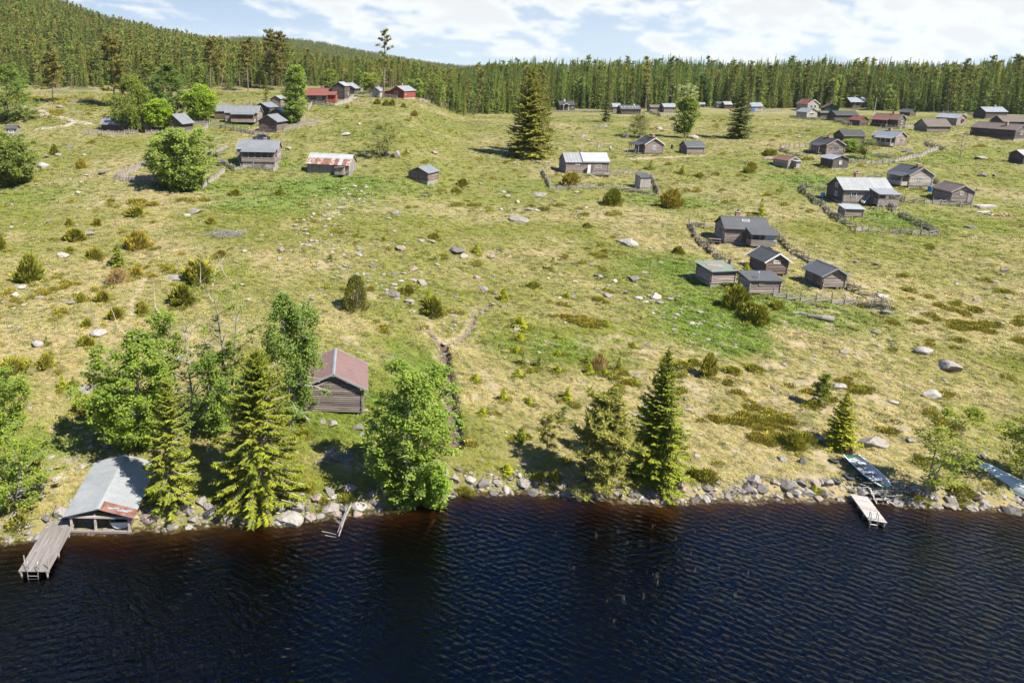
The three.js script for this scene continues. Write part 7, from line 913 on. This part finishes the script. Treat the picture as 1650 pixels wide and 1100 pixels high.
// ---------------------------------------------------------------- grass, heather, small stones
{
  const r = rng(555), up = new THREE.Vector3(0, 1, 0), q = new THREE.Quaternion(), m4 = new THREE.Matrix4(), cl = new THREE.Color(), col = [0, 0, 0];
  const tuft = (seed, n, spread, h, w, lean) => { const T = new TB(), k = rng(seed); for (let i = 0; i < n; i++) { const a = k() * 6.283, d = Math.sqrt(k()) * spread, x = Math.cos(a) * d, z = Math.sin(a) * d, b = k() * 6.283, l = h * (0.55 + 0.7 * k()), e = lean * (0.4 + k()), wx = Math.cos(b + 1.57) * w, wz = Math.sin(b + 1.57) * w, s = 0.8 + 0.45 * k(); T.tri([x - wx, -0.02, z - wz], [x + wx, -0.02, z + wz], [x + Math.cos(b) * e, l, z + Math.sin(b) * e], [s, s, s * (0.85 + 0.2 * k())]); } const g = T.geo(), nn = g.attributes.normal; for (let i = 0; i < nn.count; i++) { const x = nn.getX(i), y = Math.abs(nn.getY(i)), z = nn.getZ(i), L = Math.hypot(x * 0.55, y * 0.55 + 0.8, z * 0.55); nn.setXYZ(i, x * 0.55 / L, (y * 0.55 + 0.8) / L, z * 0.55 / L); } return g; };
  const grass = new THREE.Group(); grass.name = 'grass'; stuff(grass, 'rough tussocky pasture grass covering the whole meadow', 'grass'); scene.add(grass);
  const bands = [[46, 74, 105000, 0.15, 0.10, 0.026, 0.15, 16], [74, 122, 95000, 0.27, 0.13, 0.045, 0.24, 16], [122, 285, 90000, 0.55, 0.17, 0.09, 0.38, 16]];
  bands.forEach(([d0, d1, n, spread, h, w, lean, blades], bi) => {
    const vars = [0, 1, 2].map((i) => tuft(800 + bi * 5 + i, blades, spread, h, w, lean)), lists = vars.map(() => []);
    let tries = 0; while (lists[0].length + lists[1].length + lists[2].length < n && tries++ < n * 3) {
      const D = Math.sqrt(lerp(d0 * d0, d1 * d1, r())), b = lerp(-0.56, 1.13, r()), x = b * D, z = -D; if (D < shoreD(x) + 1.2) continue;
      cover(x, z, CV); if (CV[4] > 0.25 || (CV[3] > 0.5 && r() < 0.8)) continue;
      const clump = fbm(x * 0.9 + 7, z * 0.9, 2); if (r() > 0.35 + 1.1 * clump) continue;
      groundColour(x, z, col); const straw = 1 - CV[0], k = 1.3 + 0.7 * r(), yel = r();
      lists[Math.floor(r() * 3)].push([x, ground(x, z), z, (0.6 + 0.75 * r()) * (0.75 + 0.5 * clump) * (0.8 + 0.35 * CV[1]), col[0] * k * lerp(0.85, 1.14, yel) * 1.05, col[1] * k * lerp(1.02, 1.1, yel) * 1.08, col[2] * k]);
    }
    lists.forEach((L, i) => { const im = new THREE.InstancedMesh(vars[i], M.blades, L.length); im.name = 'grass_tufts'; im.castShadow = im.receiveShadow = true; L.forEach(([x, y, z, s, cr, cg, cb], j) => { q.setFromAxisAngle(up, r() * 6.28); m4.compose(new THREE.Vector3(x, y, z), q, new THREE.Vector3(s, s * (0.7 + 0.5 * r()), s)); im.setMatrixAt(j, m4); im.setColorAt(j, cl.setRGB(cr, cg, cb)); }); grass.add(im); stuff(im); });
  });
  // heather and dwarf shrubs in the darker patches
  const hg = [0, 1].map((i) => bushGeo(880 + i, { H: 0.26, R: 0.42, n: 130, cols: [[0.8, 0.8, 0.8], [1.15, 1.15, 1.15]], cone: 0.05, spray: 0.13, wide: 0.035 }).crown), hl = [[], []];
  for (let i = 0; i < 260000 && hl[0].length + hl[1].length < 15000; i++) { const D = 46 + 225 * Math.pow(r(), 1.4), b = lerp(-0.56, 1.13, r()), x = b * D, z = -D; if (D < shoreD(x) + 1.5) continue; cover(x, z, CV); if (CV[2] < 0.35 + 0.6 * r() || CV[1] > 0.3) continue; const hue = vn(x * 0.9 + 7, z * 0.9), k = 0.75 + 0.5 * r(), red = r() < 0.2 ? 1.1 : 1; hl[i & 1].push([x, ground(x, z), z, (0.7 + 0.8 * r()) * (D > 120 ? 1.5 : 1), lerp(0.145, 0.185, hue) * k * red, lerp(0.16, 0.165, hue) * k, 0.034 * k]); }
  for (const [p, w] of BUSHES) { const R = w * mpp(p) * 0.5; for (let i = 0; i < 5; i++) { const a = r() * 6.28, d = R * (0.55 + 0.8 * r()), x = p.x + Math.cos(a) * d, z = p.z + Math.sin(a) * d, k = 0.8 + 0.5 * r(); hl[i & 1].push([x, ground(x, z), z, 0.45 + 0.5 * r() + R * 0.3, 0.15 * k, 0.165 * k, 0.034 * k]); } }
  const hs = new THREE.Group(); hs.name = 'heather'; stuff(hs, 'low brown-green heather and dwarf shrubs in patches over the meadow', 'heather'); scene.add(hs);
  hl.forEach((L, i) => { const im = new THREE.InstancedMesh(hg[i], M.needles, L.length); im.name = 'heather_tufts'; im.castShadow = im.receiveShadow = true; L.forEach(([x, y, z, s, a, b, c], j) => { q.setFromAxisAngle(up, r() * 6.28); m4.compose(new THREE.Vector3(x, y - 0.03, z), q, new THREE.Vector3(s, s, s)); im.setMatrixAt(j, m4); im.setColorAt(j, cl.setRGB(a, b, c)); }); hs.add(im); stuff(im); });
  // scattered small stones, and rubble in the streaks, ditch and along the water
  const ss = new THREE.Group(); ss.name = 'small_stones'; stuff(ss, 'countless small stones scattered over the meadow and stream bed', 'stones'); scene.add(ss); const sl = [[], [], [], []];
  const drop = (x, z, s, sink = 0.25) => sl[Math.floor(r() * 4)].push([x, ground(x, z) + s * sink, z, s]);
  for (let i = 0; i < 60000; i++) { const D = 46 + 225 * Math.pow(r(), 1.2), b = lerp(-0.56, 1.13, r()), x = b * D, z = -D; if (D < shoreD(x) + 2) continue; const sc = screeAt(x, z); if (r() < 0.04 + sc * 0.6) drop(x, z, (0.07 + 0.22 * Math.pow(r(), 2.2)) * (1 + 0.6 * sc) * (D > 130 ? 1.35 : 1)); }
  for (const [P, w] of DITCH) for (let i = 0; i < 130; i++) { const k = Math.floor(r() * (P.length - 1)), t = r(), x = lerp(P[k][0], P[k + 1][0], t) + (r() - 0.5) * w * 2, z = lerp(P[k][1], P[k + 1][1], t) + (r() - 0.5) * w * 2; drop(x, z, 0.05 + 0.14 * r() * r()); }
  for (let i = 0; i < 3200; i++) { const x = lerp(-27, 62, r()), z = -(shoreD(x) - 0.5 + 2.0 * Math.pow(r(), 1.3)); drop(x, z, 0.06 + 0.2 * r() * r(), 0.1); }
  sl.forEach((L, i) => { const im = new THREE.InstancedMesh(PEB[i], M.granite, L.length); im.name = 'stone_pieces'; im.castShadow = im.receiveShadow = true; L.forEach(([x, y, z, s], j) => { q.setFromAxisAngle(up, r() * 6.28); m4.compose(new THREE.Vector3(x, y, z), q, new THREE.Vector3(s, s * (0.5 + 0.4 * r()), s * (0.7 + 0.5 * r()))); im.setMatrixAt(j, m4); const k = 0.75 + 0.75 * r(), wm = 0.9 + 0.15 * r(); im.setColorAt(j, cl.setRGB(k, k * (0.9 + 0.1 * wm), k * 0.88)); }); ss.add(im); stuff(im); });
  // reeds standing in the shallow lake
  const rt = new TB(); { const k = rng(4); for (let i = 0; i < 2; i++) { const x = gauss(k) * 0.12, z = gauss(k) * 0.12, h = 0.6 + 0.5 * k(); rt.tube([[x, -0.4, z], [x + 0.03, h * 0.6, z], [x + 0.10 * (k() - 0.5), h, z + 0.04]], [0.009, 0.007, 0.003], 3, [1, 1, 1]); } }
  const reeds = new THREE.InstancedMesh(rt.geo(), std('reed', { color: rgb(0.44, 0.40, 0.24), vertexColors: true }), 30); reeds.name = 'reeds'; stuff(reeds, 'thin pale reed stems scattered in the dark water', 'reeds');
  for (let i = 0; i < 30; i++) { const c = i < 20 ? [1020 + 95 * gauss(r), 905 + 50 * gauss(r)] : [1250 + 220 * gauss(r), 930 + 60 * gauss(r)], d = rayOf(clamp(c[0], 700, 1640), Math.max(838, c[1])), k = -EYE / d[1]; q.setFromAxisAngle(up, r() * 6.28); const s = 0.22 + 0.3 * r(); m4.compose(new THREE.Vector3(d[0] * k, 0, d[2] * k), q, new THREE.Vector3(s, s, s)); reeds.setMatrixAt(i, m4); }
  reeds.castShadow = true; scene.add(reeds);
}

// ---------------------------------------------------------------- tracks and small things
function track(name, px, w, mat) {
  const P = px.map(([x, y]) => spot(x, y)), c = new THREE.CatmullRomCurve3(P), n = 60, across = 6, pos = [], uv = [], idx = [];
  for (let i = 0; i <= n; i++) { const p = c.getPoint(i / n), t = c.getTangent(i / n), L = Math.hypot(t.x, t.z); for (let j = 0; j <= across; j++) { const s = (j / across - 0.5) * w * (0.85 + 0.3 * vn(i * 0.4, 3)), x = p.x - t.z / L * s, z = p.z + t.x / L * s; pos.push(x, ground(x, z) + (j === 0 || j === across ? -0.02 : 0.07), z); uv.push(x * 0.5, z * 0.5); } }
  for (let i = 0; i < n; i++) for (let j = 0; j < across; j++) { const a = i * (across + 1) + j, b = a + 1, d = a + across + 1, e = d + 1; idx.push(a, b, e, a, e, d); }
  const g = new THREE.BufferGeometry(); g.setAttribute('position', new THREE.Float32BufferAttribute(pos, 3)); g.setAttribute('uv', new THREE.Float32BufferAttribute(uv, 2)); g.setIndex(idx); g.computeVertexNormals(); const m = new THREE.Mesh(g, mat); m.name = numbered(name); m.receiveShadow = true; structure(m); scene.add(m);
}
{
  const gravel = std('gravel', { color: rgb(0.27, 0.235, 0.20), map: stoneMap, bumpMap: stoneBump, bumpScale: 0.03, side: THREE.DoubleSide });
  track('gravel_road', [[-40, 160], [10, 166], [47, 173], [80, 183], [118, 194], [146, 201]], 3.0, gravel); track('gravel_road', [[122, 196], [99, 203], [56, 208]], 2.2, gravel); track('path', [[574, 156], [560, 164], [545, 168], [505, 170]], 1.6, gravel);
  const S = (px, py) => spot(px, py);
  // flagpole
  { const p = S(1408, 191), [, top] = tall(1408, 191, 159), t = thing('flagpole', 'white flagpole in front of the forest at upper right', 'flagpole', p.x, p.y, p.z); obj('pole', rod([0, -0.2, 0], [0, top, 0], 0.1, 0.05, 8, 1), 'white_paint', t); obj('knob', finish(new THREE.SphereGeometry(0.14, 10, 8), 1).translate(0, top + 0.1, 0), 'white_paint', t); obj('footing', bx(0.5, 0.9, 0.5, 0, 0.2, 0), 'tarp_blue', t); }
  // barrels
  const barrel = (px, py, label, mat, h = 0.9, rr = 0.3) => { const p = S(px, py), t = thing('barrel', label, 'barrel', p.x, p.y - 0.03, p.z); obj('body', finish(new THREE.LatheGeometry([[0, 0], [rr * 0.95, 0], [rr, 0.06], [rr * 1.04, h * 0.33], [rr, h * 0.36], [rr * 1.04, h * 0.66], [rr, h * 0.69], [rr, h - 0.04], [rr * 0.94, h]].map(([a, b]) => new THREE.Vector2(a, b)), 16), 1), mat, t); obj('lid', rod([0, h - 0.06, 0], [0, h - 0.01, 0], rr * 0.93, rr * 0.93, 16, 0.8), mat, t); };
  barrel(1500, 309, 'blue plastic barrel at the back of the brown-roofed log barn', 'plastic_blue', 1.3, 0.5); barrel(911, 299, 'grey wooden barrel beside the brownish juniper in the cabin yard', 'boards_grey', 1.1, 0.5); barrel(1083, 240, 'dark barrel right of the black-roofed cabin', 'dark_metal', 1.2, 0.3); barrel(1326, 318, 'blue barrel in the shade of the pale-tin farmhouse', 'plastic_blue', 1.0, 0.35); barrel(1175, 434, 'dark tar post standing in the glazed-veranda cabin yard', 'logs_dark', 1.5, 0.2);
  // timber and woodpiles
  const stack = (name, label, px, py, turn, n, L, w, mat, cat = 'timber stack') => { const p = S(px, py), t = thing(name, label, cat, p.x, p.y, p.z, turn); for (let i = 0; i < n; i++) { const row = Math.floor(i / 4), k = i % 4; obj('timber', bx(L * (0.85 + 0.25 * RH()), 0.13, w / 4 * 0.9, (RH() - 0.5) * 0.3, 0.1 + row * 0.14, -w / 2 + w / 4 * (k + 0.5), (RH() - 0.5) * 0.06), mat, t); } for (const x of [-L * 0.3, L * 0.3]) obj('bearer', bx(0.15, 0.14, w, x, 0.0, 0), 'poles', t); };
  stack('plank_stack', 'pale plank stack inside the broad leafy tree yard', 220, 289, 0.1, 16, 3.8, 1.2, 'boards_pale'); stack('plank_stack', 'grey crate-like timber stack at the left corner of the broad tree yard', 190, 288, 0.2, 24, 1.2, 1.0, 'planks'); stack('plank_stack', 'grey timber heap on the grass below the larger maple', 343, 225, -0.1, 8, 3.6, 2.2, 'planks'); stack('plank_stack', 'long grey beams lying right of the brown-roofed log barn', 1596, 346, -0.55, 3, 4.6, 1.3, 'planks'); stack('plank_stack', 'crossed beams on the grass right of the brown-roofed log barn', 1588, 342, 0.3, 3, 3.2, 1.6, 'boards_pale');
  stack('plank_stack', 'pallet and pole heap at the end of the paled fence', 1588, 334, 0.15, 12, 3.6, 1.4, 'boards_pale');
  { const p = S(1618, 347), t = thing('firewood_heap', 'heap of split reddish firewood in the right-hand meadow', 'firewood', p.x, p.y, p.z), r = rng(3); for (let i = 0; i < 60; i++) { const a = r() * 6.28, d = Math.sqrt(r()); obj('billet', bx(0.4, 0.14, 0.14, Math.cos(a) * d * 2.2, 0.08 + 0.35 * (1 - d) * r(), Math.sin(a) * d * 0.9, r() * 3, r() * 0.6, r() * 0.5), i % 3 ? 'yellow_wood' : 'orange_wood', t); } }
  // fallen logs and driftwood
  const trunkLog = (label, pts, r0, mat, cat = 'log', twigs = 0) => { const r = rng(Math.round(pts[0][0])), P = pts.map(([x, y, up]) => { const q = S(x, y); return [q.x, Math.max(q.y, -0.1) + up, q.z]; }), T = new TB(); T.tube(P, P.map((_, i) => r0 * (1 - 0.5 * i / (P.length - 1))), 8, [1, 1, 1]); for (let i = 0; i < twigs; i++) { const k = Math.floor(r() * (P.length - 1)), t = r(), a = P[k].map((v, j) => lerp(v, P[k + 1][j], t)), az = r() * 6.28, l = 0.3 + 0.7 * r(); T.tube([a, [a[0] + Math.cos(az) * l, a[1] + 0.2 + 0.3 * r(), a[2] + Math.sin(az) * l]], [r0 * 0.35, r0 * 0.08], 4, [1, 1, 1]); } const m = obj('fallen_log', T.geo(), mat); tag(m, label, cat); return m; };
  trunkLog('bleached hollow log lying below the front yard fence', [[1343, 518, 0.25], [1325, 515, 0.28], [1303, 511, 0.2]], 0.42, 'bark_dead'); trunkLog('shorter bleached log beside the hollow log', [[1300, 509, 0.15], [1288, 506, 0.15], [1277, 505, 0.1]], 0.25, 'bark_dead');
  trunkLog('broken grey log sloping from the rocks into the water', [[566, 820, 0.5], [556, 838, 0.28], [546, 864, 0.02]], 0.10, 'bark_dead', 'log', 9); trunkLog('second grey pole beside the broken log in the water', [[560, 822, 0.4], [550, 845, 0.15], [544, 858, 0.02]], 0.055, 'bark_dead', 'pole', 4);
  trunkLog('white stick floating left of the broken log', [[519, 857, 0.05], [530, 859, 0.05], [542, 862, 0.04]], 0.04, 'bark_dead', 'stick'); trunkLog('second white stick floating below the first', [[524, 863, 0.04], [534, 865, 0.04], [542, 866, 0.04]], 0.035, 'bark_dead', 'stick'); trunkLog('thin white driftwood branch on the right bank', [[1203, 771, 0.1], [1222, 770, 0.15], [1240, 769, 0.1]], 0.05, 'bark_dead', 'driftwood', 5); trunkLog('grey pole lying on the bank under the bushy pine', [[882, 792, 0.15], [895, 797, 0.15], [912, 800, 0.1]], 0.06, 'bark_dead', 'pole');
  trunkLog('sunken log showing under the water below the leaning birch', [[700, 832, -0.35], [680, 865, -0.6], [655, 905, -0.9]], 0.14, 'bark_pine', 'log');
  const brush = (label, px, py, R, n, H, mat = 'bark_dead') => { const p = S(px, py), T = new TB(), r = rng(px); for (let i = 0; i < n; i++) { const a = r() * 6.28, d = Math.sqrt(r()) * R, az = r() * 6.28, l = R * (0.4 + 0.6 * r()), y = 0.05 + H * r() * (1 - d / R); T.tube([[Math.cos(a) * d, y, Math.sin(a) * d * 0.6], [Math.cos(a) * d + Math.cos(az) * l * 0.5, y + 0.12, Math.sin(a) * d * 0.6 + Math.sin(az) * l * 0.4], [Math.cos(a) * d + Math.cos(az + 0.4) * l, y + 0.05, Math.sin(a) * d * 0.6 + Math.sin(az + 0.4) * l * 0.6]], [0.035, 0.025, 0.006], 4, [1, 1, 1].map((v) => v * (0.75 + 0.4 * r()))); } const m = obj('brush_pile', T.geo(), mat); m.position.set(p.x, p.y, p.z); tag(m, label, 'brush pile'); };
  brush('wide heap of grey brushwood on the slope below the left farms', 365, 378, 3.0, 150, 0.8); brush('tangle of bleached roots in the shade left of the leaning birch', 540, 740, 1.5, 60, 0.5); brush('dark branch heap right of the beached motor boat', 1432, 786, 1.7, 90, 0.5, 'bark_grey'); brush('few grey branches among the rocks below the thin birch', 1462, 806, 1.2, 30, 0.3); brush('small brushwood heap left of the white-stone patch', 1185, 792, 1.0, 26, 0.2);
  // a parked dark car behind the farmhouse chimney
  { const p = S(421, 226), t = thing('parked_car', 'dark car parked behind the steel-roofed farmhouse', 'car', p.x, p.y, p.z, rad(8)); const sh = new THREE.Shape([[-2.1, 0.35], [-2.15, 0.8], [-1.9, 0.95], [-1.2, 1.0], [-0.75, 1.45], [0.9, 1.48], [1.5, 1.02], [2.05, 0.92], [2.15, 0.6], [2.1, 0.35]].map(([a, b]) => new THREE.Vector2(a, b))); obj('body', finish(new THREE.ExtrudeGeometry(sh, { depth: 1.55, bevelEnabled: true, bevelSize: 0.08, bevelThickness: 0.08, bevelSegments: 2 }).translate(0, 0, -0.78), 1), 'car_paint', t); for (const x of [-1.35, 1.3]) for (const z of [-0.8, 0.8]) { const w = sub('wheel', t); obj('tyre', finish(new THREE.TorusGeometry(0.24, 0.1, 8, 18), 1).translate(x, 0.33, z), 'plastic_black', w); obj('rim', rod([x, 0.33, z - 0.05], [x, 0.33, z + 0.05], 0.2, 0.2, 12, 1), 'zinc', w); } for (const s of [-1, 1]) obj('side_window', bx(1.7, 0.34, 0.03, 0.15, 1.22, s * 0.87, 0, 0, 0, 1), 'glass_dark', t); obj('windscreen', bx(0.03, 0.5, 1.3, -1.02, 1.24, 0, 0, 0, -0.75, 1), 'glass_blue', t); }
  // small roof shelter box left of the broad tree's back fence
  { const p = S(357, 266), t = thing('tool_box', 'dark slanted-lid box by the fence right of the broad leafy tree', 'box', p.x, p.y, p.z, 0.3); obj('body', bx(1.3, 0.8, 1.0, 0, 0.4, 0), 'boards_dark', t); obj('lid', bx(1.5, 0.06, 1.3, 0, 0.9, 0, 0, 0.35), 'felt_charcoal', t); }
  { const p = S(348, 252), t = thing('tool_box', 'dark tilted board cover behind the broad leafy tree', 'box', p.x, p.y, p.z, -0.5); obj('body', bx(1.6, 0.5, 0.9, 0, 0.25, 0), 'boards_dark', t); obj('lid', bx(1.8, 0.06, 1.2, 0, 0.68, 0, 0, 0, 0.3), 'felt_charcoal', t); }
  // dead white stump of a post in the middle meadow
  // the walking person
  {
    const p = S(983, 245), n = 44, mc = new MarchingCubes(n, new THREE.MeshBasicMaterial(), false, false, 60000); mc.isolation = 0;
    const bones = [[[0, 1.0, 0], [0.03, 1.42, 0.04], 0.15, 0.17], [[0.03, 1.42, 0.04], [0.05, 1.56, 0.07], 0.07, 0.06], [[0.05, 1.66, 0.09], [0.05, 1.72, 0.08], 0.1, 0.1], [[-0.09, 0.97, 0], [-0.13, 0.52, 0.12], 0.1, 0.075], [[-0.13, 0.52, 0.12], [-0.15, 0.08, -0.02], 0.07, 0.05], [[-0.15, 0.06, -0.02], [-0.15, 0.04, 0.16], 0.05, 0.045], [[0.09, 0.97, 0], [0.11, 0.52, -0.06], 0.1, 0.075], [[0.11, 0.52, -0.06], [0.13, 0.1, -0.24], 0.07, 0.05], [[0.13, 0.07, -0.25], [0.13, 0.04, -0.08], 0.05, 0.045], [[-0.19, 1.38, 0.03], [-0.27, 1.1, -0.08], 0.065, 0.05], [[-0.27, 1.1, -0.08], [-0.25, 0.86, 0.06], 0.05, 0.04], [[-0.25, 0.84, 0.07], [-0.24, 0.74, 0.1], 0.045, 0.03], [[0.22, 1.38, 0.05], [0.31, 1.12, 0.1], 0.065, 0.05], [[0.31, 1.12, 0.1], [0.27, 0.95, 0.28], 0.05, 0.04], [[0.27, 0.95, 0.28], [0.25, 0.92, 0.37], 0.042, 0.03], [[-0.19, 1.38, 0.03], [0.22, 1.38, 0.05], 0.08, 0.08], [[0.05, 1.64, 0.18], [0.05, 1.62, 0.21], 0.025, 0.015]];
    const cap = (q, a, b, r0, r1) => { const ba = [b[0] - a[0], b[1] - a[1], b[2] - a[2]], pa = [q[0] - a[0], q[1] - a[1], q[2] - a[2]], t = clamp((pa[0] * ba[0] + pa[1] * ba[1] + pa[2] * ba[2]) / (ba[0] ** 2 + ba[1] ** 2 + ba[2] ** 2)); return Math.hypot(pa[0] - ba[0] * t, pa[1] - ba[1] * t, pa[2] - ba[2] * t) - lerp(r0, r1, t); };
    for (let k = 0; k < n; k++) for (let j = 0; j < n; j++) for (let i = 0; i < n; i++) { const q = [(i / n * 2 - 1) * 0.95, (j / n * 2 - 1) * 0.95 + 0.92, (k / n * 2 - 1) * 0.95]; let d = 9; for (const [a, b, r0, r1] of bones) { const e = cap(q, a, b, r0, r1), h = clamp(0.5 + 0.5 * (d - e) / 0.04); d = lerp(d, e, h) - 0.04 * h * (1 - h); } mc.field[i + j * n + k * n * n] = -d; }
    mc.update(); const c = mc.count, g = new THREE.BufferGeometry(), pos = mc.positionArray.slice(0, c * 3), nor = mc.normalArray.slice(0, c * 3), cols = new Float32Array(c * 3);
    for (let i = 0; i < c; i++) { pos[3 * i] *= 0.95; pos[3 * i + 1] = pos[3 * i + 1] * 0.95 + 0.92; pos[3 * i + 2] *= 0.95; const y = pos[3 * i + 1], x = Math.abs(pos[3 * i]), k = y > 1.72 ? [0.08, 0.05, 0.03] : y > 1.5 ? [0.5, 0.32, 0.24] : y < 0.09 ? [0.02, 0.02, 0.02] : (x > 0.2 && y < 0.98) ? [0.5, 0.32, 0.24] : y > 0.98 ? [0.75, 0.73, 0.68] : [0.035, 0.045, 0.06]; cols.set(k, 3 * i); }
    g.setAttribute('position', new THREE.BufferAttribute(pos, 3)); g.setAttribute('normal', new THREE.BufferAttribute(nor, 3)); g.setAttribute('color', new THREE.BufferAttribute(cols, 3));
    const m = obj('person', g, 'person'); m.position.set(p.x, p.y, p.z); m.rotation.y = -0.9; tag(m, 'person in a white top and dark trousers walking across the meadow', 'person');
  }
}
// things of a kind that lie together are told apart by their order across the view
{
  const fromLeft = ['leftmost', 'second', 'third', 'fourth', 'fifth', 'sixth', 'seventh', 'eighth', 'ninth', 'tenth', 'eleventh', 'twelfth', 'thirteenth', 'fourteenth', 'fifteenth', 'sixteenth', 'seventeenth', 'eighteenth', 'nineteenth', 'twentieth'], same = new Map();
  for (const o of scene.children) if (o.userData.label && !o.userData.kind) { const l = o.userData.label; if (!same.has(l)) same.set(l, []); same.get(l).push(o); }
  for (const [l, list] of same) { if (list.length < 2) continue; list.sort((a, b) => a.position.x / -a.position.z - b.position.x / -b.position.z); list.forEach((o, i) => { if (i < 20 && l.split(/\s+/).length < 14) o.userData.label = i ? `${l}, ${fromLeft[i]} from left` : `${l}, leftmost of them`; }); }
}
// thin summer haze over the distant hills
scene.fog = new THREE.FogExp2(0xc9d8e6, 0.00004);
renderer.render(scene, camera);
